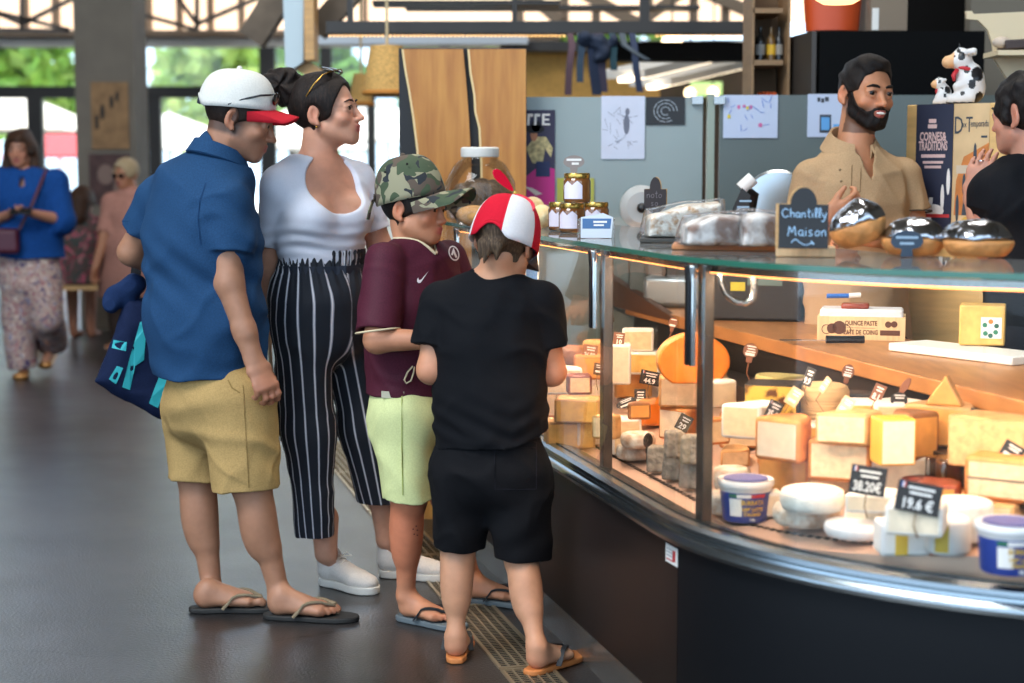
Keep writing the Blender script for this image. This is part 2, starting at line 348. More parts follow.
M_wood = mat('pine', '#c79a62', .55, var=.14, vscale=6, stretch=(1, 1, 14))
M_woodh = mat('pine_flat', '#c79a62', .55, var=.14, vscale=6, stretch=(14, 1, 1))
M_white = mat('white_paint', '#dcd9d2', .6)
mb = MB(); a, b = at(77, 168, 15), at(136.5, 168, 15); mb.box(((a[0] + b[0]) / 2, 15.26, 4), (b[0] - a[0], .52, 8)); struct(mb, 'trim_1', M_pillar)
mb = MB(); mb.box((0, 8.5, 8.05), (30, 28, .1)); struct(mb, 'ceiling', mat('ceiling_boards', '#8a7a66', .8, var=.1, vscale=4), smooth=0)
# window wall at the far end: frame, mullions, panes, gable above with daylight put in as glow
YW = 19.0; mb = MB(); mb.cur = 0
for x0, y0, x1, y1 in ((-330, 86, 560, 98), (31, 98, 41, 262), (151, 97, 160, 262), (262, 30, 274, 262), (322, 40, 331, 262), (-60, 97, -48, 262), (-330, 254, -5, 262), (165, 254, 560, 262), (440, 40, 450, 262), (368, 98, 375, 262), (-170, 46, -158, 262)):
    pbox(mb, x0, y0, x1, y1, YW, .12)
mbw = MB(); pbox(mbw, -330, 36, 560, 47, YW - .02, .14); struct(mbw, 'trim_6', M_white)
w1 = tag(mb.build('window_1', M_steel), kind='structure')
mb = MB(); pbox(mb, -330, 40, 560, 255, YW + .055, .008); mb.build('pane', glassmat('window_glass', (.97, .99, .98), .8), w1)
mb = MB(); pbox(mb, -330, 30, 560, 36.5, YW - .2, .2); struct(mb, 'trim_2', mat('fascia', '#a48d78', .7, var=.1, vscale=5))
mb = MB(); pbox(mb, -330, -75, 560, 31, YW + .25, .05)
mg = mat('gable_panel_glow', '#e8c39c', .7, emit='#ffe2c4', estr=1.35, var=.25, vscale=1.6); struct(mb, 'window_2', mg)  # opaque panel; its emission stands in for daylight shining through
mb = MB()
for x in range(-320, 560, 31): pbox(mb, x, -75, x + 5, 31, YW + .2, .05)
struct(mb, 'trim_3', mat('gable_ribs', '#c8ae94', .7))
# roof truss members in front of the gable
def tbar(name, pts, Y, w, m, label):
    mb = MB()
    for (x0, y0), (x1, y1) in pts: bar(mb, at(x0, y0, Y), at(x1, y1, Y), w)
    return one(mb, name, m, label, 'roof truss')
tbar('roof_truss', [((22, -60), (22, 30)), ((-20, 8), (70, 30)), ((-80, -20), (22, 24)), ((22, 24), (150, -40)), ((-60, 29), (70, 31))], 17.5, .045, mat('truss_paint', '#6d625a', .6), 'thin steel roof truss above the windows left of the big pillar')
tbar('roof_truss', [((197, -60), (197, 30)), ((140, 14), (197, 30)), ((197, 24), (300, -20)), ((150, -40), (197, 24))], 17.5, .045, MATS['truss_paint'], 'thin steel roof truss above the windows right of the big pillar')
M_beam = mat('old_beam', '#6b5d4e', .75, var=.25, vscale=5)
tbar('roof_brace', [((322, -70), (252, 40)), ], 10.5, .16, M_beam, 'grey wooden diagonal brace leaning left beside the hanging pale panel')
tbar('roof_brace', [((390, -50), (316, 31))], 10.0, .13, M_beam, 'grey wooden diagonal brace meeting the dark beam above the bun-haired woman')
# stall frame: dark beam with lamp strips
YB = 9.2; mb = MB(); pbox(mb, 326, 21, 756, 33, YB, .12); pbox(mb, 347, -40, 352, 21, YB, .06); pbox(mb, 512, -60, 517, 21, YB, .06); pbox(mb, 640, -60, 650, 21, YB, .06)
one(mb, 'stall_beam', M_steel, 'long dark steel beam running across above the stall', 'beam')
M_led = mat('led_glow', '#ffd9a0', .5, emit='#ffc070', estr=2.2)
for x0, x1, lab in ((328, 570, 'warm dotted light strip under the left half of the dark beam'), (655, 750, 'warm dotted light strip under the right end of the dark beam')):
    r = empty('light_strip', (at((x0 + x1) / 2, 36, YB)), lab, 'lamp'); mb = MB(); pbox(mb, x0, 33.6, x1, 35, YB + .02, .04); mb.build('housing', M_steel, r)
    mb = MB(); n = int((x1 - x0) / 4)
    for i in range(n): mb.ball(at(x0 + (i + .5) * (x1 - x0) / n, 35.8, YB + .02), (.0065, .005, .005), 4)
    mb.build('bulb_row', M_led, r)
mb = MB(); pbox(mb, 296, 36, 528, 44, 12.5, .15); one(mb, 'white_beam', mat('white_steel', '#bcc4cc', .4), 'pale painted beam behind the dark beam above the woven lampshade', 'beam')
mb = MB(); pbox(mb, 372, 0, 560, 5, 11, .2); pbox(mb, 405, 5, 700, 9, 11.6, .2); one(mb, 'roof_purlin', M_steel, 'dark roof purlin at the very top above the wooden slabs', 'beam')
# right part of the frame behind the stall: ochre wall, roof panels glowing in place of daylight, long lamps
mb = MB(); pbox(mb, 500, 46, 660, 330, 13, .2); struct(mb, 'wall_back', mat('ochre_wall', '#d6a254', .8, var=.08))
mb = MB(); pbox(mb, 500, 41, 664, 51, 12.7, .25); pbox(mb, 700, 40, 800, 66, 12.2, .3); struct(mb, 'trim_4', M_steel)
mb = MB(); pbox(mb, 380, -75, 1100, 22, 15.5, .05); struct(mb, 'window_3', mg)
mb = MB()
for x in (515, 560, 592, 645, 690, 722, 770): pbox(mb, x, -70, x + 9, 21, 15.2, .1)
for p in (((500, -30), (560, 21)), ((560, -20), (640, 25)), ((640, 22), (700, -20)), ((700, -10), (780, 25))): bar(mb, at(*p[0], 15.1), at(*p[1], 15.1), .1)
one(mb, 'roof_lattice', mat('lattice_wood', '#8d7a66', .7), 'wooden roof lattice against bright warm panels above the stall', 'roof truss')
mb = MB(); pbox(mb, 640, 40, 1100, 330, 16.5, .2); struct(mb, 'wall_right', mat('far_dark', '#4b4038', .85, var=.3, vscale=2))
mb = MB(); pbox(mb, 655, 43, 724, 62, 16.3, .05); pbox(mb, 690, 82, 722, 96, 16.3, .05); struct(mb, 'window_4', mat('far_window', '#a8c880', .6, emit='#b8dc8c', estr=1.0))
for (p, q, YL, lab) in (((622, 83), (752, 52), 10.0, 'long slanting fluorescent lamp, upper of the two behind the stall'), ((650, 90), (752, 66), 11.2, 'long slanting fluorescent lamp, lower of the two behind the stall')):
    P0, Q0 = at(*p, YL), at(*q, YL + 1.5); r = empty('pendant_tube_lamp', (P0 + Q0) / 2, lab, 'lamp'); mb = MB(); bar(mb, P0 + V(0, 0, .05), Q0 + V(0, 0, .05), .3, .05); mb.build('housing', M_white, r)
    mb = MB(); bar(mb, P0 + V(0, -.1, .012), Q0 + V(0, -.1, .012), .07, .03); mb.build('tube', mat('tube_glow', '#fff2dc', .5, emit='#ffe9c8', estr=3.0), r)
for i, (px, py, Y, lab) in enumerate(((672, 44, 12, 'round globe lamp glowing behind the stall left of the slanting lamps'), (690, 93, 13.5, 'small globe bulb hanging low behind the grey partition, left one'), (713, 92, 14, 'small globe bulb hanging low behind the partition, beside the clamp post'), (783, 93, 8.8, 'small glowing bulb at the foot of the wooden shelf unit'))):
    c = at(px, py, Y); r = empty('globe_lamp', c, lab, 'lamp'); rr = .075 if i == 0 else .045
    mb = MB(); mb.ball(c, rr, 10); mb.build('globe', mat('globe_glow', '#fff0d8', .5, emit='#ffdfae', estr=4), r)
    mb = MB(); mb.tube([c + V(0, 0, rr), c + V(0, 0, 1.2)], .006, 6); mb.build('cord', M_steel, r)
# hanging pale panel with wooden edge, woven lampshades
Y = 9.6; c = at(291, 70, Y); r = empty('hanging_lantern', c, 'tall pale blue hanging lantern panel with a wooden edge left of the roof brace', 'lantern')
mb = MB(); mb.prism([(p[0], p[2]) for p in (at(285, 66, Y), at(291, 70, Y), at(303, 62, Y), at(304, -40, Y), at(282, -40, Y))], -Y - .18, -Y, R=np.array([[1, 0, 0], [0, 0, -1], [0, 1, 0.]]))
mb.build('panel', mat('lantern_paper', '#b9c9cf', .5), r)
mb = MB(); pbox(mb, 304.5, -40, 313, 60, Y - .02, .22); bar(mb, at(308, 60, Y + .1), at(300, 72, Y + .1), .05, .2); mb.build('edge_board', M_wood, r)
M_wick = mat('wicker', '#d8a860', .7, var=.3, vscale=60, bump=.8, bscale=90, stretch=(1, 1, 3))
def shade(px, py0, py1, w0, w1, Y, lab):
    a, b = at(px, py0, Y), at(px, py1, Y); s = Y / FPX; r = empty('woven_lamp', b, lab, 'lamp'); mb = MB(); H = a[2] - b[2]; k = 13
    prof = [(s * (w1 + (w0 - w1) * (i / k) ** 1.3) / 2 * (1 + .012 * (i % 2)), H * i / k) for i in range(k + 1)] + [(s * w0 * .25, H * 1.02)]
    mb.lathe(prof, (b[0], Y, b[2]), 28); mb.build('lamp_shade', M_wick, r); mb = MB(); mb.torus((b[0], Y, b[2]), s * w1 / 2, .012, 28, 6); mb.build('rim', mat('wicker_rim', '#c07c30', .7), r)
    mb = MB(); mb.tube([(a[0], Y, a[2]), (a[0], Y, a[2] + 1.6)], .008, 6); mb.build('cord', mat('jute', '#c9b48e', .8), r)
shade(387, 46, 93, 32, 46, 9.0, 'pale woven basket lampshade hanging beside the wooden slabs')
shade(361, 74, 104, 14, 24, 10.5, 'smaller woven lampshade hanging behind the big one')
# posters on the pillar
def poster(name, x0, y0, x1, y1, Y, base, label, blobs=(), th=.004, frame_m=None, cat='poster'):
    a, b = at(x0, y1, Y), at(x1, y0, Y); c = (a + b) / 2; r = empty(name, (c[0], Y, a[2]), label, cat); W, H = b[0] - a[0], b[2] - a[2]
    mb = MB(); mb.box((c[0], Y, c[2]), (W, th, H)); mb.build('sheet', base, r)
    for j, (nm, m, polys) in enumerate(blobs):
        mb = MB()
        for poly in polys:
            vs = [(a[0] + u * W, Y - th / 2 - .001 - .0006 * j, a[2] + v * H) for u, v in poly]; mb.add(vs + [(x, y + .0005, z) for x, y, z in vs], [tuple(range(len(vs))), tuple(range(2 * len(vs) - 1, len(vs) - 1, -1))] + [(i, (i + 1) % len(vs), len(vs) + (i + 1) % len(vs), len(vs) + i) for i in range(len(vs))])
        mb.build(nm, m, r, smooth=0)
    return r, a, W, H
def oval(u, v, ru, rv, n=14, a=0): return [(u + ru * math.cos(t) * math.cos(a) - rv * math.sin(t) * math.sin(a), v + ru * math.cos(t) * math.sin(a) + rv * math.sin(t) * math.cos(a)) for t in [2 * math.pi * i / n for i in range(n)]]
def rect(u0, v0, u1, v1): return [(u0, v0), (u1, v0), (u1, v1), (u0, v1)]
poster('pillar_poster', 92, 82, 128, 149, 14.98, mat('old_paper', '#8a6a48', .8, var=.2, vscale=9), 'brown weathered poster, upper of the two on the grey pillar', [('figures', mat('ink_dark', '#2c2620', .8), [oval(.3, .55, .06, .12), oval(.55, .7, .06, .1), oval(.7, .78, .05, .08), rect(.1, .3, .2, .5)])])
poster('pillar_poster', 90, 154, 130, 205, 14.98, mat('old_paper2', '#4a3432', .8, var=.3, vscale=9), 'dark red-brown poster, lower of the two on the grey pillar', [('figures', mat('ink_pale', '#7b655c', .8), [oval(.4, .6, .2, .2), oval(.7, .3, .12, .2)])])
M_side = mat('hall_plaster', '#5c564e', .9)
mb = MB(); mb.box((-8.6, 11.5, 4), (.2, 15.4, 8)); struct(mb, 'wall_left', M_side); mb = MB(); mb.box((7.2, 8, 4), (.2, 22, 8)); struct(mb, 'wall_side', M_side)
# ---------------------------------------------------------------- outdoors beyond the windows
mb = MB(); mb.box((-2, 46, -.16), (90, 40, .2)); struct(mb, 'ground', mat('plaza', '#d8cfc2', .9, var=.1, vscale=2), smooth=0)
M_leaf = mat('foliage', '#86ab48', .6, var=.4, vscale=2.2); M_leaf2 = mat('foliage_pale', '#b4cc74', .6, var=.35, vscale=2.2); M_bark = mat('bark', '#5c4a3a', .85)
def tree(x, y, h, w, lm, seed, label):
    r = empty('plane_tree', (x, y, -.06), label, 'tree', 'trees beyond the windows'); rr = np.random.RandomState(seed); mb = MB(); mb.tube([(x, y, -.06), (x + .1, y, h * .35), (x, y, h * .6)], [.22, .16, .08], 8); mb.build('trunk', M_bark, r)
    mb = MB(); n = 1500
    d = rr.randn(n, 3); d /= np.linalg.norm(d, axis=1, keepdims=True); cl = rr.rand(12, 3) * 2 - 1
    for i in range(n):
        k = cl[i % 12]; p = np.array([x, y, h * .62]) + k * np.array([w * .62, w * .5, h * .24]) + d[i] * np.array([w * .42, w * .4, h * .17]) * (.55 + .45 * rr.rand()); a = rr.randn(3); a /= np.linalg.norm(a); b = nrm(np.cross(a, rr.randn(3))); s = .16 + .16 * rr.rand()
        mb.add([p + a * s, p + b * s * .6, p - a * s, p - b * s * .6], [(0, 1, 2, 3)])
    mb.build('foliage', lm, r, smooth=0); tag(r.children[-1], kind='stuff')
TL = ['tree with dark green crown seen through the far left window', 'pale green tree seen through the window just left of the pillar', 'tree seen through the window right of the pillar above the capped man', 'pale green tree seen beyond the bun-haired woman', 'green tree seen left of the woven lampshade', 'tree crown seen farthest left beyond the white parasol', 'green tree beyond the wooden slab panel']
for i, (x, y, h, w) in enumerate(((-9.6, 33, 6.8, 1.7), (-6.2, 35, 7, 1.8), (-4.0, 31.5, 6.6, 1.5), (-1.2, 35, 6.8, 1.7), (-.9, 31, 6, 1.4), (-13, 34, 7, 1.8), (2.2, 34, 6.5, 1.7))): tree(x, y, h, w, M_leaf if i % 2 == 0 else M_leaf2, 30 + i, TL[i])
def parasol(px, py, Y, w, col, lab):
    c = at(px, py, Y); r = empty('market_parasol', (c[0], Y, -.06), lab, 'parasol'); mb = MB(); mb.lathe([(w, 0), (w * .98, .03), (w * .5, .3), (.04, .55)], (c[0], Y, c[2]), 8); mb.build('canopy', col, r, smooth=0)
    mb = MB(); mb.tube([(c[0], Y, -.06), (c[0], Y, c[2] + .6)], .03, 8); mb.build('pole', M_white, r); mb = MB(); mb.lathe([(.3, 0), (.3, .08), (.05, .1)], (c[0], Y, -.06), 16); mb.build('foot', M_steel, r)
M_canv = mat('white_canvas', '#f2ece6', .8); M_canvr = mat('red_canvas', '#c8404a', .8)
parasol(12, 132, 22.5, 1.3, M_canv, 'white parasol outside the window at the far left edge'); parasol(60, 158, 28, 1.0, M_canvr, 'red parasol outside the window between the blue-bloused woman and the pillar'); parasol(170, 150, 26, 1.4, M_canv, 'white parasol outside the window right of the pillar'); parasol(290, 150, 23.6, 1.2, M_canv, 'white parasol outside behind the two adults'); parasol(388, 142, 26.5, 1.3, M_canv, 'white parasol outside left of the wooden slabs')
def stall(x0, x1, Y, lab, mcol):
    r = empty('market_tent', ((x0 + x1) / 2, Y, -.06), lab, 'tent'); mb = MB(); xm = (x0 + x1) / 2
    mb.prism([(x0, 1.95), (x1, 1.95), (x1, 2.15), (xm, 2.7), (x0, 2.15)], -Y - 2, -Y, R=np.array([[1, 0, 0], [0, 0, -1], [0, 1, 0.]])); mb.build('roof', mcol, r, smooth=0)
    for a in (x0 + .05, x1 - .05):
        for b in (.1, 1.9): mb = MB(); mb.box((a, Y + b, .95), (.05, .05, 2.05)); mb.build('leg', M_white, r)
    mb = MB(); mb.box((xm, Y + .5, .45), (x1 - x0 - .3, .7, .9)); mb.build('table', M_white, r)
stall(-11.8, -8.8, 26, 'white market tent outside beyond the far left window', M_canv); stall(-3.6, -1.6, 28.2, 'white market tent outside behind the woman in the white top', M_canv)
# ================================================================== people: shared anatomy
from mathutils.bvhtree import BVHTree
class Head:
    def __init__(s, o, fwd, up=(0, 0, 1), sc=1.0):
        f = nrm(fwd); r = nrm(np.cross(f, up)); u = np.cross(r, f); s.o = np.array(o, float); s.M = np.array([r, f, u]).T; s.s = sc
    def p(s, x, y, z): return s.o + s.M @ (np.array([x, y, z]) * s.s)
    def loc(s, P): return ((P - s.o) @ s.M) / s.s
    def E(s, F, c, r, k=.012, op='u', R=None): F.ell(s.p(*c), np.array(r) * s.s, s.M if R is None else s.M @ R, k * s.s, op)
    def C(s, F, a, b, ra, rb=None, k=.01, op='u'): F.cone(s.p(*a), s.p(*b), ra * s.s, (ra if rb is None else rb) * s.s, k * s.s, op)
def head_shape(F, H, g=0.0, fem=0.0, kid=0.0, smile=0, ears=True, lean=0.0):
    e = lambda c, r, k=.012, op='u', R=None: H.E(F, c, [x + (g if op == 'u' else 0) for x in r], k, op, R)
    c = lambda a, b, ra, rb=None, k=.01, op='u': H.C(F, a, b, ra + g, (ra if rb is None else rb) + g, k, op)
    e((0, -.012, .03), (.073, .094, .084), .02)
    e((0, .028, -.02), (.058, .060, .085), .025)
    e((0, .02, -.055), (.053, .055, .05), .02)
    for sx in (-1, 1):
        c((sx * .046, .005, -.055), (sx * .018, .068, -.096 + .006 * fem + .006 * kid), .019 + .004 * kid, .017, .02)
        e((sx * .036, .060, -.03), (.024 + .004 * kid + .003 * smile, .022, .02 + .004 * kid), .02)
        c((sx * .014, .083, .017), (sx * .04, .073, .016), .011 - .003 * fem - .003 * kid, .009, .012)
    e((0, .072, -.097 + .006 * kid), (.02, .017, .015), .015)
    e((0, .068, -.064), (.034, .027, .028), .018)
    if g == 0:
        for sx in (-1, 1): e((sx * .033, .098, -.0005), (.016, .017, .0105), .01, 's')
        for sx in (-1, 1): e((sx * .032, .0765, -.0005), (.0165, .0122, .0125), .003); c((sx * .018, .0865, .0065), (sx * .032, .088, .0092), .0046, .0048, .004); c((sx * .032, .088, .0092), (sx * .048, .078, .004), .0048, .004, .004); c((sx * .018, .085, -.0095), (sx * .032, .086, -.0122), .0036, .0042, .004); c((sx * .032, .086, -.0122), (sx * .047, .078, -.007), .0042, .0036, .004)
        n = 1 - .25 * kid
        c((0, .086, .008), (0, .086 + .020 * n, -.033), .0075, .0098, .009); e((0, .086 + .024 * n, -.035), (.0105, .010, .009), .006)
        for sx in (-1, 1): e((sx * .0115, .097, -.038), (.0085, .011, .008), .006)
        for sx in (-1, 1): e((sx * .006, .104, -.045), (.0035, .005, .003), .002, 's')
        w = .021 + .005 * smile
        c((-w * .5, .0935, -.0585), (w * .5, .0935, -.0585), .0058, .0058, .005)
        for sx in (-1, 1):
            c((sx * w * .4, .0935, -.0585), (sx * w, .083, -.061 + .006 * smile), .005, .003, .005); c((0, .0925, -.0705), (sx * w * .9, .083, -.065 + .006 * smile), .0065, .0035, .005)
        c((-w, .0985, -.0637 + .005 * smile), (0, .102, -.0645), .0022, .0026, .003, 's'); c((w, .0985, -.0637 + .005 * smile), (0, .102, -.0645), .0022, .0026, .003, 's')
    if ears and g == 0:
        for sx in (-1, 1):
            Re = rotz(sx * .35) @ rotx(-.15)
            e((sx * .077, -.019, -.008), (.008, .018, .031), .008, 'u', Re); e((sx * .083, -.013, -.004), (.007, .010, .018), .004, 's', Re); e((sx * .075, -.010, -.036), (.007, .009, .010), .006)
def hand(F, w, d, pn, side, L=.185, curl=(.25, .45, .35), spread=.1, thumb=(.55, .5), k=.006):
    """w wrist, d direction of the palm, pn palm normal (towards which fingers curl), side = unit vector from palm towards thumb"""
    d = nrm(d); side = nrm(np.array(side) - d * np.dot(side, d)); pn = nrm(np.cross(d, side)) * (1 if np.dot(np.cross(d, side), pn) > 0 else -1); s = L / .185
    kn = w + d * .092 * s
    F.econe(w - d * .01, w + d * .03 * s, (.026 * s, .019 * s), (.034 * s, .018 * s), side, .012); F.econe(w + d * .03 * s, kn, (.036 * s, .017 * s), (.041 * s, .0135 * s), side, .012)
    for i, (off, ln) in enumerate(((.031, .078), (.0105, .088), (-.0105, .082), (-.031, .065))):
        p = kn + side * off * s - d * (.004 + .012 * (i == 3)) * s; a = 0; dd = nrm(d + side * (off / .031) * spread); fr = (.42, .32, .26); r = (.0098, .009, .0082, .0072)
        for j in range(3):
            a += curl[j] * (1 + .08 * i); v = dd * math.cos(a) + pn * math.sin(a); q = p + v * ln * fr[j] * s; F.cone(p, q, r[j] * s * (1 - .08 * (i == 3)), r[j + 1] * s * (1 - .08 * (i == 3)), k); p = q
    b = w + d * .03 * s + side * .026 * s + pn * .006 * s; v = nrm(d * math.cos(thumb[0]) + side * math.sin(thumb[0]) + pn * .35); q = b + v * .045 * s; F.cone(w + d * .012 * s + side * .012 * s, b, .015 * s, .015 * s, .01); F.cone(b, q, .0135 * s, .0108 * s, .008); v2 = nrm(v + d * thumb[1] + pn * .25); F.cone(q, q + v2 * .032 * s, .0105 * s, .0085 * s, k)
def foot(F, heel, d, ankle, L=.25, z0=0.0, right=True):
    d = nrm(V(d[0], d[1], 0)); r = V(d[1], -d[0], 0); med = -r if right else r; h = V(heel[0], heel[1], z0); s = L / .25
    F.ell(h + d * .032 * s + V(0, 0, .034 * s), (.030 * s, .032 * s, .034 * s), None, .015); F.cone(ankle, h + d * .045 * s + V(0, 0, .05 * s), .03 * s, .032 * s, .02)
    for m in (-1, 1): F.ell(ankle + r * m * .023 * s - V(0, 0, .004), (.013 * s, .013 * s, .013 * s), None, .012)
    F.econe(h + d * .05 * s + V(0, 0, .047 * s), h + d * .165 * s + V(0, 0, .021 * s), (.031 * s, .038 * s), (.040 * s, .019 * s), r, .02)
    F.econe(h + d * .04 * s + V(0, 0, .02 * s), h + d * .17 * s + V(0, 0, .017 * s), (.028 * s, .018 * s), (.043 * s, .015 * s), r, .02)
    for i, (o, st, ln, rr) in enumerate(((.026, .175, .05, .0125), (.008, .182, .043, .0092), (-.007, .178, .038, .0088), (-.021, .17, .034, .0084), (-.033, .16, .028, .008))):
        a = h + d * st * s + med * o * s + V(0, 0, .014 * s); F.cone(a, a + d * ln * .55 * s + V(0, 0, .003), rr * s, rr * s, .008); F.cone(a + d * ln * .55 * s + V(0, 0, .003), a + d * (ln - rr) * s - V(0, 0, .003), rr * s, rr * s * .9, .005)
def flipflop(par, name, heel, d, L, right, msole, mstrap, th=.018, label=None):
    d = nrm(V(d[0], d[1], 0)); r = V(d[1], -d[0], 0); med = -r if right else r; s = L / .25; h = V(heel[0], heel[1], 0)
    prof = [(-.012, 0), (-.004, .024), (.03, .034), (.08, .031), (.13, .036), (.17, .046), (.205, .047), (.235, .04), (.255, .026), (.263, .006)]; pr2 = [(.262, -.008), (.252, -.026), (.228, -.038), (.195, -.043), (.15, -.040), (.1, -.033), (.05, -.032), (.01, -.027), (-.008, -.014)]
    pts = [h + d * a * s + med * b * s for a, b in prof + pr2]; poly = [(p[0], p[1]) for p in pts]
    ar = sum(poly[i][0] * poly[(i + 1) % len(poly)][1] - poly[(i + 1) % len(poly)][0] * poly[i][1] for i in range(len(poly)))
    if ar < 0: poly = poly[::-1]
    mb = MB(); mb.prism(poly, .001, th); o = mb.build(name, msole, par, smooth=60, bevel=.004)
    if label: o['label'] = label
    bo = [c for c in par.children if c.name.split('.')[0] == 'body']; T = bvh(bo[0]) if bo else None
    mb = MB(); post = h + d * .2 * s + med * .0165 * s
    for sd, m in ((med, 1), (-med, -1)):
        end = h + d * .085 * s + sd * .044 * s; mid = h + d * .155 * s + sd * .03 * s; Q = []
        for i in range(11):
            t = i / 10; q = post * (1 - t) ** 2 + mid * 2 * t * (1 - t) + end * t * t; z = th + .02 * math.sin(math.pi * t)
            if T is not None:
                hit = T.ray_cast(Vector((q[0], q[1], .12)), Vector((0, 0, -1)), .12)
                if hit[0] is not None: z = max(z, hit[0].z + .0035)
            Q.append(V(q[0], q[1], z if 0 < i < 10 else th))
        for _ in range(2): Q = [Q[0]] + [V(Q[i][0], Q[i][1], max(Q[i][2], (Q[i - 1][2] + Q[i][2] + Q[i + 1][2]) / 3)) for i in range(1, 10)] + [Q[-1]]
        mb.strip(Q, [nrm(np.cross(V(0, 0, 1), nrm(end - post))) ] * 11, .016 * s, .0045)
    st = mb.build('strap', mstrap, par, smooth=60); st.parent = o; return o
def eyes(H, par, iris, smile=0, look=(0, 1, 0), brow=None, lash=None, browth=.0042):
    for sx in (-1, 1):
        c = H.p(sx * .032, .0775, -.0005); r = .0133 * H.s; f = nrm(H.M @ nrm(look)); R = frame(H.M[:, 0] - f * np.dot(f, H.M[:, 0]), np.cross(f, H.M[:, 0])); mb = MB(); n = 16
        vs = [c + r * (f * math.cos(a) + math.sin(a) * (R[:, 0] * math.cos(b) + R[:, 1] * math.sin(b))) for a in [math.pi * .62 * i / 9 for i in range(10)] for b in [2 * math.pi * j / n for j in range(n)]]
        for i in range(9):
            mb.cur = 2 if i < 2 else 1 if i < 4 else 0
            o = len(mb.v); mb.add([vs[i * n + j] for j in range(n)] + [vs[i * n + n + j] for j in range(n)], [(j, (j + 1) % n, n + (j + 1) % n, n + j) for j in range(n)])
        mb.build('eye', [mat('sclera', '#d9cfc6', .2), mat('iris_' + iris, iris, .15), mat('pupil', '#050505', .1)], par, smooth=180)
        if lash: mb = MB(); mb.tube([H.p(sx * x, y, z) for x, y, z in ((.0175, .0895, -.001), (.024, .0925, .0045), (.033, .0925, .006), (.042, .087, .0035), (.047, .081, -.001))], [.0009, .0014, .0017, .0014, .0008], 6); mb.build('eyelash', lash, par)
        if brow: mb = MB(); mb.tube([H.p(sx * x, y, z) for x, y, z in ((.012, .0945, .0185), (.024, .0945, .0225), (.036, .089, .0235), (.048, .076, .018))], [browth * .75, browth, browth * .9, browth * .4], 8); mb.build('eyebrow', brow, par)
def skincol(base, H, lip, flush=(1.12, .88, .85), stubble=None, scalp=None, flush_at=()):
    base = np.array(srgb(base)); lip = np.array(srgb(lip))
    def f(P):
        Q = H.loc(P); C = np.tile(base, (len(P), 1)); g = lambda c, r: np.exp(-(((Q - np.array(c)) / np.array(r)) ** 2).sum(1))
        w = g((0, .105, -.037), (.022, .02, .014)) * .5 + sum(g((sx * .04, .075, -.03), (.026, .03, .02)) for sx in (-1, 1)) * .6 + sum(g((sx * .08, -.015, -.008), (.015, .03, .04)) for sx in (-1, 1)) * .7
        w = np.clip(w, 0, 1)[:, None]; C = C * (1 - w) + C * np.array(flush) * w
        m = np.clip(1.6 * (g((0, .098, -.0590), (.021, .012, .0055)) + g((0, .097, -.0705), (.02, .012, .0062))), 0, 1)[:, None] * (Q[:, 1:2] > .08); C = C * (1 - m) + lip * m
        if stubble is not None:
            t = np.clip((-.035 - Q[:, 2]) / .02 + (.02 * 0), 0, 1) * (Q[:, 1] > -.01) * (Q[:, 2] > -.13); t = (t * (1 - m[:, 0]) * stubble[1])[:, None]; C = C * (1 - t) + np.array(srgb(stubble[0])) * t
        if scalp is not None:
            t = np.clip((.055 - Q[:, 1] - .3 * np.abs(Q[:, 2] - .03)) / .03, 0, 1) * np.clip((Q[:, 2] - (scalp[1] if len(scalp) > 1 else -.05)) / .012, 0, 1) * (np.abs(Q[:, 0]) < .078); t = (t * .85)[:, None]; C = C * (1 - t) + np.array(srgb(scalp[0])) * t
        for c, r in flush_at:
            t = np.exp(-(((P - np.array(c)) / r) ** 2).sum(1))[:, None] * .8; C = C * (1 - t) + C * np.array(flush) * t
        return C
    return f
def chain(F, st, lat, k=.05, g=0, op='u'):
    for (a, ra, da), (b, rb, db) in zip(st[:-1], st[1:]): F.econe(a, b, (ra + g, da + g), (rb + g, db + g), lat, k, op)
def bounds(pts, m): P = np.array(pts); return P.min(0) - m, P.max(0) + m
def limb(F, pts, rs, k=.02):
    for i in range(len(pts) - 1): F.cone(pts[i], pts[i + 1], rs[i], rs[i + 1], k)
def leg(F, hip, knee, ankle, back, s=1.0, thigh=.085, kn=.056, calf=.052, an=.030):
    F.cone(hip, knee, thigh * s, kn * s, .03); F.cone(knee, ankle, kn * .93 * s, an * s, .02); m = knee * .66 + ankle * .34 + np.array(back) * .014 * s; F.econe(knee * .93 + ankle * .07 + np.array(back) * .008 * s, knee * .42 + ankle * .58 + np.array(back) * .006 * s, (calf * .9 * s, calf * .95 * s), (calf * .72 * s, calf * .72 * s), np.cross(back, V(0, 0, 1)), .03); F.ell(m, (calf * .93 * s, calf * .95 * s, .11 * s), None, .03)
    F.ell(knee - np.array(back) * .02 * s, (.035 * s, .035 * s, .045 * s), None, .03)
def _unused(): pass
def neckhole(F, nb, rt, fw, side, back, front, sharp=0, up=.12, down=.12, k=.004):
    P = []
    for i in range(32):
        a = 2 * math.pi * i / 32; x, y = math.sin(a), math.cos(a); f = front if y > 0 else back
        if sharp and y > 0: x = x * (1 - y * y) ** .25 if abs(x) > 1e-6 else 0; r = V(side * x * (1 - .35 * y), f * y, 0)
        else: r = V(side * x, f * y, 0)
        P.append((r[0], r[1]))
    F.poly(nb + V(0, 0, (up - down) / 2), rt, fw, P, up + down, .004, k, 's'); return P
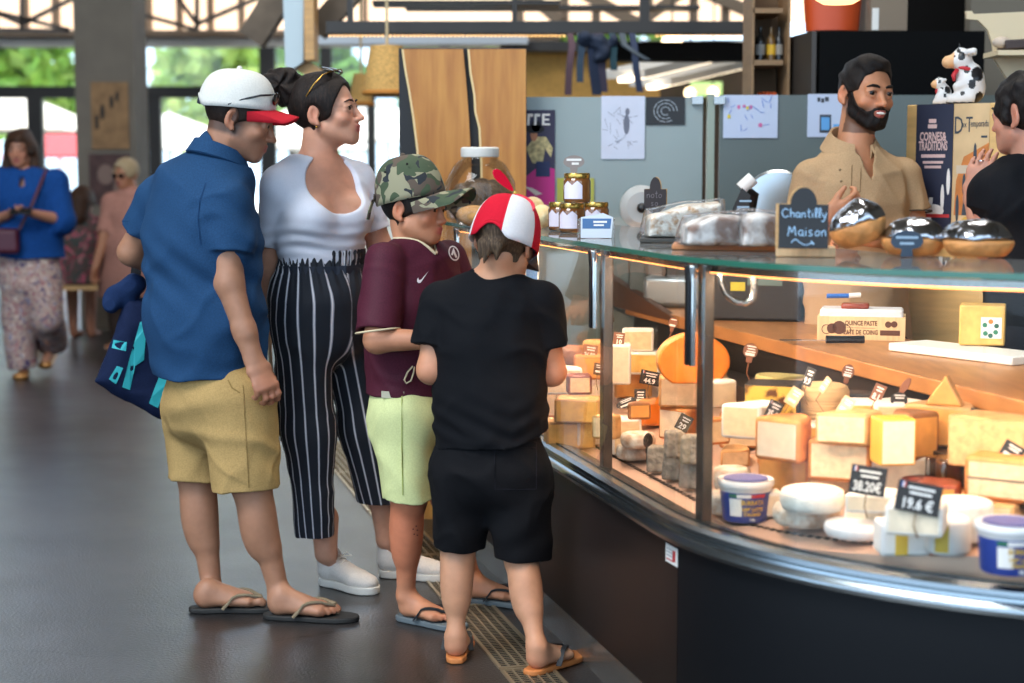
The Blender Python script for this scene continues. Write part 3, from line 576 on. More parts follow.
def rimtube(par, nm, surf, nb, rt, fw, P, grow, r, m, owner=None):
    T = bvh(surf); Q = []
    for x, y in P + [P[0]]:
        L = math.hypot(x, y); q = nb + rt * x * (1 + grow / L) + fw * y * (1 + grow / L); h = T.ray_cast(Vector(q + V(0, 0, .25)), Vector((0, 0, -1)), .5); Q.append(np.array(h[0]) + V(0, 0, .001) if h[0] is not None else q)
    Z = [q[2] for q in Q[:-1]]; n = len(Z)
    for _ in range(3): Z = [(Z[i - 1] + 2 * Z[i] + Z[(i + 1) % n]) / 4 for i in range(n)]
    Q = [V(Q[i % n][0], Q[i % n][1], Z[i % n]) for i in range(n + 1)]
    mb = MB(); mb.tube(Q, r, 8, cap=False); o = mb.build(nm, m, par, smooth=180); o.parent = owner or par; return o
def band(mb, c, R, prof, a0, a1, n=28, sy=1.0, tilt=0):        # partial ring with closed profile (r, z); angle 0 = forward (R y axis)
    k = len(prof); vs = []
    for i in range(n + 1):
        a = a0 + (a1 - a0) * i / n
        for r, z in prof: vs.append(np.array(c) + R @ V(r * math.sin(a), r * math.cos(a) * sy, z + tilt * math.cos(a)))
    fs = [(i * k + j, i * k + (j + 1) % k, (i + 1) * k + (j + 1) % k, (i + 1) * k + j) for i in range(n) for j in range(k)] + [tuple(range(k)), tuple(range(n * k + k - 1, n * k - 1, -1))]
    return mb.add(vs, fs)
def bvh(o):
    me = o.data; M = o.matrix_world if o.parent is None else Matrix.Translation(o.parent.location); return BVHTree.FromPolygons([M @ v.co for v in me.vertices], [tuple(p.vertices) for p in me.polygons])
def decal(par, name, surf, c, right, up, polys, m, lift=.0018, reach=.25, sub=None):
    """flat print laid on a surface: polys in metres in the (right, up) plane through c, pressed on along the plane's normal"""
    right = nrm(right); n = nrm(np.cross(right, up)); up = np.cross(n, right); T = surf if isinstance(surf, BVHTree) else bvh(surf); mb = MB()
    for poly in polys:
        if sub:
            q = []
            for i in range(len(poly)):
                a, b = np.array(poly[i]), np.array(poly[(i + 1) % len(poly)]); k = max(1, int(np.linalg.norm(b - a) / sub)); q += [tuple(a + (b - a) * j / k) for j in range(k)]
            poly = q
        vs = []
        for u, v in poly:
            p = np.array(c) + right * u + up * v + n * reach; h = T.ray_cast(Vector(p), Vector(-n), reach * 2)
            if h[0] is None: vs = None; break
            vs.append(np.array(h[0]) + n * lift)
        if vs: mb.add(vs, [tuple(range(len(vs)))])
    return mb.build(name, m, par, smooth=0) if mb.v else None
def pxdecal(par, name, surf, polys, m, lift=.0018, step=3.0):      # the same, with the outline given as photo pixels, pressed straight onto the cloth
    T = surf if isinstance(surf, BVHTree) else bvh(surf); mb = MB(); O = Vector((0, 0, CAMH))
    for poly in polys:
        q = []
        for i in range(len(poly)):
            a, b = np.array(poly[i], float), np.array(poly[(i + 1) % len(poly)], float); k = max(1, int(np.linalg.norm(b - a) / step)); q += [a + (b - a) * j / k for j in range(k)]
        vs = []
        for x, y in q:
            h = T.ray_cast(O, Vector(nrm(ray(x, y))))
            if h[0] is not None: vs.append(np.array(h[0]) + np.array(h[1] if h[1].y < 0 else -h[1]) * lift)
        if len(vs) > 2: mb.add(vs, [tuple(range(len(vs)))])
    return mb.build(name, m, par, smooth=0) if mb.v else None
def pl(pts, w=.5):                                                  # thin pixel line -> polygons
    r = []
    for (x0, y0), (x1, y1) in zip(pts[:-1], pts[1:]): L = math.hypot(x1 - x0, y1 - y0); dx, dy = -(y1 - y0) / L * w, (x1 - x0) / L * w; r.append([(x0 - dx, y0 - dy), (x1 - dx, y1 - dy), (x1 + dx, y1 + dy), (x0 + dx, y0 + dy)])
    return r
def text_polys(txt, size, shear=0, sx=1.0, bold=0):
    cu = bpy.data.curves.new('t', 'FONT'); cu.body = txt; cu.size = size; cu.align_x = 'CENTER'; cu.align_y = 'CENTER'; cu.resolution_u = 2; cu.offset = bold; o = bpy.data.objects.new('t', cu); COL.objects.link(o); me = bpy.data.meshes.new_from_object(o.evaluated_get(bpy.context.evaluated_depsgraph_get()))
    v = [((x.co[0] + shear * x.co[1]) * sx, x.co[1]) for x in me.vertices]; r = [[v[i] for i in p.vertices] for p in me.polygons]; bpy.data.objects.remove(o); bpy.data.meshes.remove(me); bpy.data.curves.remove(cu); return r
def cloth(name, c, var=.12, rough=.85, vscale=220, bump=.25, **k): return mat(name, c, rough, var=var, vscale=vscale, bump=bump, bscale=420, bdist=.003, spec=.15, **k)
def hairmat(name, c, c2=None): return mat(name, c, .55, var=.4 if not c2 else 0, col2=c2, vscale=34, stretch=(6, 6, 1.2), bump=.55, bscale=70, bdist=.004, spec=.22, vlo=.45, vhi=.8)
SKINS = {}
def skinmat(name, rough=.5): return mat(name, '#c08a6a', rough, attr='Col', var=.05, vscale=40, bump=.05, bscale=260, sss=.1, bdist=.001, spec=.4)
def cap(par, H, name, mats, dome=(.088, .105, .088), c=(0, -.012, .045), base=-.012, brim=None, brimlen=.07, panel=None, back_open=True, brimdrop=.018, brimw=.072, tilt=.0, arch=2.6):
    """baseball cap built in the head's own frame: crown (with rear opening), brim, button, strap"""
    o = H.o; M = H.M * H.s; root = bpy.data.objects.new(name, None)
    def L(v): return o + M @ np.array(v)
    Rt = rotx(tilt); mb = MB(); n, m = 56, 16; rows = []
    for lay, off in ((0, 0.0), (1, -.004)):
        for i in range(m + 1):
            a = (math.pi / 2) * (1 - i / m)
            for j in range(n):
                b = 2 * math.pi * j / n; dx, dy = math.sin(b), math.cos(b); z = math.sin(a) ** .9; rr = math.cos(a) ** .66 if i < m else 1
                q = V(dx * (dome[0] + off) * rr, dy * (dome[1] + off) * rr, base + (dome[2] + off - base) * z if i < m else base)
                if i == m and back_open and abs((b % (2 * math.pi)) - math.pi) < .5: q[2] += .034 * math.cos((b - math.pi) / .5 * math.pi / 2)
                if i == m - 1 and back_open and abs((b % (2 * math.pi)) - math.pi) < .5: q[2] += .026 * math.cos((b - math.pi) / .5 * math.pi / 2)
                rows.append(L(V(*c) + Rt @ (q - V(0, 0, 0))))
    K = (m + 1) * n
    for j in range(n):
        mb.cur = panel(2 * math.pi * (j + .5) / n) if panel else 0
        fs = []
        for i in range(m): fs.append((i * n + j, i * n + n + j, i * n + n + (j + 1) % n, i * n + (j + 1) % n)); fs.append((K + i * n + j, K + i * n + (j + 1) % n, K + i * n + n + (j + 1) % n, K + i * n + n + j))
        fs.append((m * n + j, K + m * n + j, K + m * n + (j + 1) % n, m * n + (j + 1) % n))
        for f in fs: mb.f.append(f); mb.m.append(mb.cur)
    mb.v = [tuple(p) for p in rows]; crown = mb.build(name, mats, par, smooth=180)
    if brim is not None:
        mb = MB(); k, w = 22, 8; vs = []
        for lay in (0, 1):
            for i in range(k + 1):
                a = -1.25 + 2.5 * i / k
                for j in range(w + 1):
                    t = j / w; x0, y0 = dome[0] * math.sin(a) * .985, dome[1] * math.cos(a) * .985; sh = max(0, math.cos(a * .98)) ** .55; x1, y1 = brimw * math.sin(a) / math.sin(1.25) * (.98 if True else 1), dome[1] * .55 + (brimlen + dome[1] * .45) * sh if abs(a) < 1.2 else y0
                    x, y = x0 + (x1 - x0) * t, y0 + (max(y1, y0) - y0) * t; z = base - brimdrop * t * 1.0 - arch * x * x * (.4 + .6 * t) - lay * .004 + .006
                    vs.append(L(V(*c) + Rt @ V(x, y, z)))
        K2 = (k + 1) * (w + 1); g = lambda i, j, l: l * K2 + i * (w + 1) + j
        fs = [(g(i, j, 0), g(i + 1, j, 0), g(i + 1, j + 1, 0), g(i, j + 1, 0)) for i in range(k) for j in range(w)] + [(g(i, j, 1), g(i, j + 1, 1), g(i + 1, j + 1, 1), g(i + 1, j, 1)) for i in range(k) for j in range(w)]
        fs += [(g(i, w, 0), g(i + 1, w, 0), g(i + 1, w, 1), g(i, w, 1)) for i in range(k)] + [(g(0, j, 0), g(0, j + 1, 0), g(0, j + 1, 1), g(0, j, 1)) for j in range(w)] + [(g(k, j, 0), g(k, j, 1), g(k, j + 1, 1), g(k, j + 1, 0)) for j in range(w)]
        mb.add(vs, fs); b = mb.build('brim', brim, par, smooth=60); b.parent = crown
    mb = MB(); mb.ball(L(V(*c) + Rt @ V(0, 0, dome[2] + .001)), .009 * H.s, 8); b = mb.build('cap_button', mats[0] if isinstance(mats, list) else mats, par, smooth=180); b.parent = crown
    return crown, (lambda v: L(V(*c) + Rt @ np.array(v)))
# ================================================================== the cheese counter
U = nrm(V(.245, -.9695, 0)); NO = V(-.9695, -.245, 0)      # along the front towards us; out towards the customers
X00 = 1.412; YF, YA, RA = 6.7, 4.10, 1.17
A0 = V(X00 - .2527 * YA, YA, 0); CC = A0 - NO * RA; PH0 = math.atan2(U[1], U[0])
def cpt(t):                                                # t: metres along the glass line from the far end -> point, outward normal
    L = (YF - YA) / .9695
    if t <= L: return V(X00 - .2527 * YF, YF, 0) + U * t, NO
    ph = PH0 + (t - L) / RA
    if ph > .09: e = CC + RA * V(math.sin(.09), -math.cos(.09), 0); return e + V(math.cos(.09), math.sin(.09), 0) * (t - L - (.09 - PH0) * RA), V(math.sin(.09), -math.cos(.09), 0)
    n = V(math.sin(ph), -math.cos(ph), 0); return CC + RA * n, n
TL0 = (YF - YA) / .9695; TEND = TL0 + (.09 - PH0) * RA + .35
def stations(t0, t1):
    ts = [t0]; x = t0
    while x < t1 - 1e-6: x = min(t1, x + (.06 if x >= TL0 - .01 else max(.06, TL0 - x) if TL0 - x < 3 else 1)); ts.append(x)
    return ts
def sweep(mb, prof, t0, t1):                               # closed profile of (out, z) swept along the glass line
    ts = stations(t0, t1); k = len(prof); vs = []
    for t in ts:
        p, n = cpt(t)
        for o, z in prof: q = p + n * o; vs.append((q[0], q[1], z))
    fs = [(i * k + j, i * k + (j + 1) % k, (i + 1) * k + (j + 1) % k, (i + 1) * k + j) for i in range(len(ts) - 1) for j in range(k)]
    fs += [tuple(range(k - 1, -1, -1)), tuple(range((len(ts) - 1) * k, len(ts) * k))]; return mb.add(vs, fs)
def t_at_px(px, off=0):                                    # where along the front a pixel column falls
    best = min((abs(512 + FPX * (lambda q: q[0] / q[1])(cpt(t)[0] + cpt(t)[1] * off) - px), t) for t in np.arange(0, TEND, .004)); return best[1]
LX0 = 2.17                                                 # the straight work ledge behind the case
def ledge(Y, x0=LX0): return V(x0 - .2527 * Y, Y, 0)
def deckz(p): d = (LX0 - (p[0] + .2527 * p[1])) * .9695; return .70 - .125 * min(max(d / .69, 0), 1.05)
cnt = empty('display_counter', (.35, 4.6, 0), 'long dark refrigerated cheese counter with curved glass front and glass top', 'counter')
M_base = mat('counter_base', '#17130f', .32, 0, var=.12, vscale=2, spec=.5)
M_inox = mat('stainless', '#9a9a98', .22, 1, bump=.05, bscale=120)
M_alu = mat('aluminium_rail', '#a0abb2', .26, 1)
M_inner = mat('rail_gasket', '#2a2e30', .25, .4)
M_chrome = mat('chrome', '#c8cccc', .1, 1)
M_black = mat('black_plastic', '#0e0e0f', .4)
M_glass = glassmat('counter_glass', (.985, 1, .99), .32)
M_top = glassmat('top_glass', (.90, .97, .94), 1.0, .02, haze=.06)
M_gedge = mat('glass_edge', '#2f6a58', .15, 0, spec=.8)
tS = t_at_px(683, 0)
for t0, t1 in ((0, tS - .002), (tS + .002, TEND)): mb = MB(); M_base = mat('counter_base_brown', '#1f1715', .42, var=.1, vscale=2, spec=.35) if t0 == 0 else mat('counter_base_black', '#0a0c10', .5, spec=.25); sweep(mb, [(.0, .114), (.004, .125), (.004, .54), (-.05, .54), (-.05, .114)], t0, t1); mb.build('base_panel', M_base, cnt)
mb = MB(); sweep(mb, [(-.012, 0), (-.004, .112), (-.03, .112), (-.03, 0)], 0, TEND); mb.build('kick_plate', mat('kick_inox', '#a8a29a', .24, .85, bump=.06, bscale=30), cnt)
mb = MB(); sweep(mb, [(0, .603), (.022, .602), (.032, .594), (.033, .584), (.027, .577), (.028, .571), (.036, .565), (.04, .553), (.036, .543), (.02, .537), (-.03, .537), (-.03, .6)], 0, TEND); mb.build('front_rail', M_alu, cnt)
mb = MB(); sweep(mb, [(-.003, .606), (-.003, .59), (-.06, .575), (-.06, .592)], 0, TEND); mb.build('gasket', M_inner, cnt)
# deck
M_deck = mat('deck_inox', '#d2ae98', .3, .25)
mb = MB(); ts = stations(0, TL0 + (math.radians(66)) * RA); vs = []
for t in ts:
    p, n = cpt(t); a = p + n * -.055; Yl = a[1] if t < TL0 else a[1]
    d = (LX0 - (a[0] + .2527 * a[1])) * .9695; b = a - NO * max(d, .02); vs += [(a[0], a[1], deckz(a)), (b[0], b[1], .70), (b[0], b[1], .55), (a[0], a[1], .55)]
mb.add(vs, [(i * 4 + j, i * 4 + (j + 1) % 4, i * 4 + 4 + (j + 1) % 4, i * 4 + 4 + j) for i in range(len(ts) - 1) for j in range(4)] + [(3, 2, 1, 0), tuple(len(ts) * 4 - 4 + i for i in range(4))]); mb.build('deck', M_deck, cnt)
mb = MB()
for i in range(int((TEND - 1.4) / .028)):
    t = .2 + i * .028; p, n = cpt(t); tt = np.cross(n, V(0, 0, 1))
    for o in (-.125,):
        c = p + n * o; R = np.array([n, tt, [0, 0, 1.]]).T; mb.box((c[0], c[1], deckz(c) + .0015), (.013, .012, .003), R)
mb.build('vent_slots', mat('slot_dark', '#2a1c12', .8), cnt); tag(cnt.children[-1], kind='stuff')
M_caseblack = mat('case_black', '#1b1613', .35)
mb = MB(); a, b = ledge(YF), ledge(3.2); nb = -NO
def lbar(mb, Y0, Y1, x0, x1, z0, z1):
    q = [ledge(Y0, x0), ledge(Y1, x0), ledge(Y1, x1) + V(0, .0, 0), ledge(Y0, x1)]
    q = [ledge(Y0, x0), ledge(Y1, x0), ledge(Y1, x0) + nb * (x1 - x0) * .9695, ledge(Y0, x0) + nb * (x1 - x0) * .9695]
    return mb.prism([(p[0], p[1]) for p in q], z0, z1)
lbar(mb, YF, 3.28, LX0 + .005, LX0 + .045, .0, .852); mb.build('back_wall', M_caseblack, cnt)
M_ledge = mat('ledge_oak', '#b07844', .4, var=.14, vscale=5, stretch=(6, 1, 6))
mb = MB(); lbar(mb, YF, 3.2, LX0 - .03, LX0 + .40, .855, .90); mb.build('work_ledge', M_ledge, cnt, bevel=.004)
mb = MB(); lbar(mb, YF, 3.3, LX0 + .33, LX0 + .38, 0, .855); mb.build('back_panel', M_base, cnt)
# end wall of the far side
mb = MB(); p, n = cpt(.01); q = p - n * .72; R = frame(n, -U); mb.box(((p + q) / 2 + V(0, 0, .3)), (.72, .02, .6), R); mb.build('end_panel', M_base, cnt)
mb = MB(); mb.box(((p + q) / 2 + V(0, 0, .9)), (.72, .012, .6), R); mb.build('end_glass', M_glass, cnt)
# glass panes
J1, J2 = t_at_px(596, 0), t_at_px(694, 0); J3 = t_at_px(985, 0); gl = [(.0, J1 - 1.0), (J1 - .995, J1 - .003), (J1 + .003, J2 - .003), (J2 + .003, J3 - .003), (J3 + .003, TEND)]
for t0, t1 in gl: mb = MB(); sweep(mb, [(.004, .598), (.004, 1.209), (-.004, 1.209), (-.004, .598)], t0, t1); mb.build('glass_pane', M_glass, cnt)
mb = MB(); sweep(mb, [(.009, 1.212), (.009, 1.224), (-.52, 1.224), (-.52, 1.212)], 0, TEND); mb.build('glass_top', M_top, cnt)
mb = MB(); sweep(mb, [(.0125, 1.2115), (.0125, 1.2245), (.0095, 1.2245), (.0095, 1.2115)], 0, TEND); mb.build('glass_edge', M_gedge, cnt)
# posts, clamps, bracket, lamp profile
M_post = mat('post_inox', '#66625e', .28, .9)
for px in (607, 707):
    t = t_at_px(px, -.035); p, n = cpt(t); c = p - n * .035; R = np.array([n, np.cross(V(0, 0, 1), n), [0, 0, 1.]]).T; mb = MB(); mb.box((c[0], c[1], .9), (.028, .034, .62), R); mb.build('post', M_post, cnt, bevel=.003)
for px, ln in ((596, .215), (694, .235), (459, .2)):
    t = t_at_px(px, 0); p, n = cpt(t); tt = np.cross(V(0, 0, 1), n)
    for sgn, m in ((-1, M_black), (1, M_chrome)):
        c = p + n * .008 + tt * .0105 * sgn * (1 if px != 459 else 1); mb = MB(); R = np.array([n, tt, [0, 0, 1.]]).T
        mb.box((c[0], c[1], 1.205 - ln / 2), (.012, .017, ln), R); mb.tube([c + V(0, 0, 1.205), c + V(0, 0, 1.195) + tt * .0, c + V(0, 0, 1.16)], [.013, .011, .008], 8); mb.build('glass_clamp', m, cnt, bevel=.002)
p = [at(x, y, 4.02) for x, y in ((720, 268), (721, 283), (726, 294), (735, 301), (746, 303), (752, 299), (754, 290), (754, 268))]; mb = MB(); mb.tube(p, .0085, 10); mb.build('shelf_bracket', M_inox, cnt)
p = [at(x, y, 5.0) for x, y in ((604, 276), (608, 290), (612, 322))]; mb = MB(); mb.tube(p, .007, 8); mb.build('gas_strut', M_inox, cnt)
mb = MB(); sweep(mb, [(-.03, 1.19), (-.03, 1.206), (-.06, 1.206), (-.06, 1.19)], .1, TEND - .4); mb.build('lamp_profile', M_inox, cnt)
mb = MB(); sweep(mb, [(-.036, 1.187), (-.036, 1.1895), (-.054, 1.1895), (-.054, 1.187)], .1, TEND - .4); mb.build('lamp_strip', mat('case_led', '#ffb878', .5, emit='#ff9c50', estr=6), cnt)
# sticker under the rail
t = t_at_px(674.5, .006); p, n = cpt(t); tt = np.cross(V(0, 0, 1), n); R = np.array([tt, [0, 0, 1.], n]).T; zc = .498; st = empty('rating_sticker', (*(p + n * .006)[:2], zc), 'small white sticker with a red mark on the dark base under the rail', 'sticker')
mb = MB(); c = p + n * .0052 + V(0, 0, zc); w = .075; mb.box(c, (w, .045, .001), R); mb.build('paper', M_white, st)
mb = MB(); mb.box(c + n * .001 + tt * w * .22, (.016, .026, .001), R); mb.box(c + n * .001 - tt * .008 + V(0, 0, -.014), (w * .6, .003, .001), R); mb.build('red_mark', mat('mark_red', '#b3262a', .5), st)
mb = MB()
for k in range(3): mb.box(c + n * .001 - tt * .012 + V(0, 0, .012 - k * .008), (w * .5, .0022, .001), R)
mb.build('small_print', mat('print_grey', '#8d8f96', .5), st)
# drain grates along the foot of the counter
M_gr = mat('grate_steel', '#b8a486', .3, .7); M_gd = mat('grate_dark', '#080706', .9)
def gpt(Y, x0): return V(x0 - .2527 * Y, Y, 0)
GX0, GX1 = 1.168, 1.315; lab = ['drain grate section under the boy in the black tee, partly hidden by his sandals', 'drain grate section between the two boys', 'drain grate section behind the boy in yellow shorts', 'drain grate section between the feet of the woman in striped trousers', 'drain grate section beyond the striped trousers', 'farthest drain grate section by the dark counter foot']
YG = [4.05, 4.76, 5.47, 6.18, 7.0, 7.9, 8.8]
Rg = np.array([[NO[0] * -1, U[0] * -1, 0], [NO[1] * -1, U[1] * -1, 0], [0, 0, 1.]])
for i in range(6):
    Ya, Yb = YG[i] + .006, YG[i + 1] - .006; c = (gpt(Ya, (GX0 + GX1) / 2) + gpt(Yb, (GX0 + GX1) / 2)) / 2; L = (Yb - Ya) / .9695; W = (GX1 - GX0) * .9695; g = empty('drain_grate', c, lab[i], 'drain grate', 'drain grates along the counter foot')
    mb = MB()
    for a, b, w, l in ((-W / 2, 0, .010, L), (W / 2, 0, .010, L), (0, -L / 2 + .005, W, .012), (0, L / 2 - .005, W, .012)): mb.box(c + Rg @ V(a, b, .0035), (w, l, .007), Rg)
    mb.build('frame', M_gr, g); mb = MB()
    for k in range(1, 5): mb.box(c + Rg @ V(-W / 2 + W * k / 5, 0, .0035), (.0045, L - .02, .006), Rg)
    n = int(L / .017)
    for k in range(n): mb.box(c + Rg @ V(0, -L / 2 + (k + .5) * L / n, .0016), (W - .01, .0022, .002), Rg)
    mb.build('bars', M_gr, g, smooth=0); mb = MB(); mb.box(c + V(0, 0, .0004), (W, L, .0006), Rg); mb.build('channel', M_gd, g)
# ================================================================== cheeses and price tags in the case
def dk(px, py):                                  # pixel -> point on the sloping deck
    d = ray(px, py); lo, hi = 2.5, 7.5
    for _ in range(50):
        m = (lo + hi) / 2; p = V(0, 0, CAMH) + d * (m / d[1])
        if p[2] > deckz(p): lo = m
        else: hi = m
    p = V(0, 0, CAMH) + d * (lo / d[1]); p[2] = deckz(p) + .003; return p
PASTE = dict(cream=mat('paste_cream', '#e4c69c', .5, var=.1, vscale=55, bump=.2, bscale=90), pale=mat('paste_pale', '#e6d2b4', .5, var=.07, vscale=50, bump=.15, bscale=90), yellow=mat('paste_yellow', '#deae5c', .5, var=.12, vscale=40), orange=mat('paste_orange', '#e07818', .45, var=.08, vscale=40, bump=.1, bscale=60), gold=mat('paste_gold', '#d8984e', .5, var=.1, vscale=30), hard=mat('paste_hard', '#d2a870', .6, var=.16, vscale=50, bump=.25, bscale=90), blue=mat('paste_blue', '#d8d0a8', .5, var=.2, vscale=45))
RIND = dict(orange=mat('rind_orange', '#c97f42', .55, var=.18, vscale=18, bump=.3, bscale=80), brown=mat('rind_brown', '#8e5a30', .5, var=.3, vscale=14, bump=.4, bscale=70), tan=mat('rind_tan', '#c2925c', .6, var=.2, vscale=25, bump=.35, bscale=90), white=mat('rind_white', '#e9e2d6', .7, var=.06, vscale=30, bump=.3, bscale=120), grey=mat('rind_grey', '#857a6c', .85, var=.3, vscale=40, bump=.6, bscale=90), dark=mat('rind_dark', '#2b221c', .5, var=.2, vscale=20), red=mat('rind_red', '#7a3420', .5, var=.35, vscale=30, bump=.3, bscale=60), bloom=mat('rind_bloom', '#dcd4c6', .85, col2='#b89a80', vscale=45, bump=.6, bscale=60), green=mat('rind_olive', '#b0a56a', .6, var=.15, vscale=20), ribbed=mat('rind_ribbed', '#d2b080', .65, var=.14, vscale=12, bump=.9, bscale=14, stretch=(.3, .3, 9)))
M_film = glassmat('cling_film', (.98, .98, 1), 2.2, .12)
TRUF = mat('paste_marbled', '#e0b64e', .5, col2='#5c3212', vscale=24, vlo=.52, vhi=.62)
class Ch: pass
def cheese(px, py, w, h, kind, paste, rind, label, dp=None, yaw=0, on=None, z=None, cat='cheese', name=None, bev=.008, fwd=None, group=None, film=False, lean=None):
    """px,py: pixel of the front bottom edge's middle; w,h in metres; kind of piece"""
    p = dk(px, py) if on is None and z is None else atz(px, py, on.top if on is not None else z); dp = dp or w * .8
    vd = nrm(V(p[0], p[1], 0)); a0 = math.atan2(vd[0], vd[1]); R = rotz(-a0 + yaw); base = p + R @ V(0, dp * .5, 0) * (0 if kind in ('wheel', 'log') else 1) + (vd * w * .5 if kind in ('wheel', 'log') else 0)
    if on is None and z is None: base[2] = max(deckz(base), deckz(p), deckz(base + R @ V(0, dp / 2, 0))) + .003
    c = Ch(); c.p = base; c.w = w; c.top = base[2] + h; c.R = R; c.dp = dp
    PM, RM = PASTE.get(paste, paste), RIND.get(rind, rind); nm = name or {'wheel': 'round_cheese', 'log': 'goat_cheese', 'wedge': 'cheese_wedge', 'half': 'half_round_cheese', 'block': 'cheese_block', 'cone': 'cheese_wedge', 'disc': 'half_round_cheese', 'ingot': 'goat_cheese'}[kind]
    r = empty(nm, base, label, cat, group); mb = MB()
    if kind in ('wheel', 'log'):
        b = min(bev * 1.5, h * .35); rr = w / 2; mb.lathe([(rr - b, 0), (rr - b * .3, b * .3), (rr, b), (rr, h - b), (rr - b * .3, h - b * .3), (rr - b, h)], base, 32); mb.build('rind', RM, r, smooth=50)
        return setattr(c, 'o', r) or c
    if kind == 'half': poly = [(-w / 2, -dp / 2), (w / 2, -dp / 2)] + [(w / 2 * math.cos(t), -dp / 2 + dp * math.sin(t)) for t in [math.pi * i / 12 for i in range(1, 12)]]; cut = {0}
    elif kind == 'wedge': poly = [(-w / 2, -dp / 2), (w * .38, -dp / 2 + w * .12), (w / 2, dp * .2), (w * .36, dp / 2), (-w * .1, dp / 2)]; cut = {0, 4}
    elif kind == 'side': poly = [(-w / 2, -dp / 2), (w / 2, -dp / 2), (w / 2, dp / 2), (-w / 2, dp / 2)]; cut = {3}
    elif kind == 'block' or kind == 'ingot': poly = [(-w / 2, -dp / 2), (w / 2, -dp / 2), (w / 2, dp / 2), (-w / 2, dp / 2)]; cut = {0} if kind == 'block' else set()
    if kind in ('half', 'wedge', 'block', 'ingot'):
        n = len(poly); tp = .9 if kind == 'ingot' else 1; pt = lambda i, z: base + R @ V(poly[i % n][0] * (tp if z else 1), poly[i % n][1] * (tp if z else 1), z)
        for i in range(n):
            q = [pt(i, 0), pt(i + 1, 0), pt(i + 1, h), pt(i, h)]; mb.cur = 1 if i in cut else 0; mb.quad(*q)
        mb.cur = 0; mb.add([pt(i, h) for i in range(n)], [tuple(range(n))]); mb.add([pt(i, 0) for i in range(n)], [tuple(range(n - 1, -1, -1))]); o = mb.build('rind' if cut else 'body', [RM, PM], r, smooth=50, bevel=min(bev, h * .3, dp * .3), bseg=3); o.modifiers[0].material = 0
    elif kind == 'cone':       # upright triangular slice
        q = [V(-w / 2, -dp / 2, 0), V(w / 2, -dp / 2, 0), V(w * .05, -dp / 2, h), V(-w / 2, dp / 2, 0), V(w / 2, dp / 2, 0), V(w * .05, dp / 2, h)]; q = [base + R @ x for x in q]
        mb.cur = 1; mb.add(q, [(0, 1, 2), (5, 4, 3), (0, 3, 4, 1)]); mb.cur = 0; mb.add([q[1], q[4], q[5], q[2]], [(0, 1, 2, 3)]); mb.cur = 1; mb.add([q[0], q[2], q[5], q[3]], [(0, 1, 2, 3)]); mb.build('paste', [RM, PM], r, smooth=50, bevel=.006, bseg=3)
    elif kind == 'disc':       # cut wheel standing on edge, face to the front
        k = 28; pol = [(w / 2 * math.cos(t), h / 2 + h / 2 * math.sin(t)) for t in [-.95 + (math.pi + 1.9) * i / k for i in range(k + 1)]]; zmin = min(v for _, v in pol); pol = [(u, v - zmin) for u, v in pol]
        F_, B_ = [base + R @ V(u, -dp / 2, v) for u, v in pol], [base + R @ V(u, dp / 2, v) for u, v in pol]; m = len(pol); mb.cur = 1; mb.add(F_, [tuple(range(m))]); mb.add(B_, [tuple(range(m - 1, -1, -1))])
        for i in range(m): mb.cur = 1 if i == m - 1 else 0; mb.quad(F_[i], B_[i], B_[(i + 1) % m], F_[(i + 1) % m])
        mb.build('paste', [RM, PM], r, smooth=50, bevel=.006)
    if film:
        mb = MB(); mb.box(base + V(0, 0, h / 2), (w * 1.03, dp * 1.03, h * 1.03), R); f = mb.build('cling_film', M_film, r, smooth=60, bevel=.01, bseg=3)
    c.o = r; return c
def at0(px, py, x0):                             # pixel -> point on the upright sheet parallel to the counter
    d = ray(px, py); Y = x0 / (d[0] / d[1] + .2527); return V(0, 0, CAMH) + d * (Y / d[1])
M_tag = mat('tag_black', '#171210', .55); M_tagb = mat('tag_brown', '#7a4a32', .6); M_tagw = mat('tag_pale', '#d9b98e', .6); M_chalk = mat('chalk_white', '#e8e2da', .7); M_stake = mat('stake', '#8d6c48', .5)
M_fb, M_fr = mat('flag_blue', '#2b3f8c', .6), mat('flag_red', '#b82c30', .6)
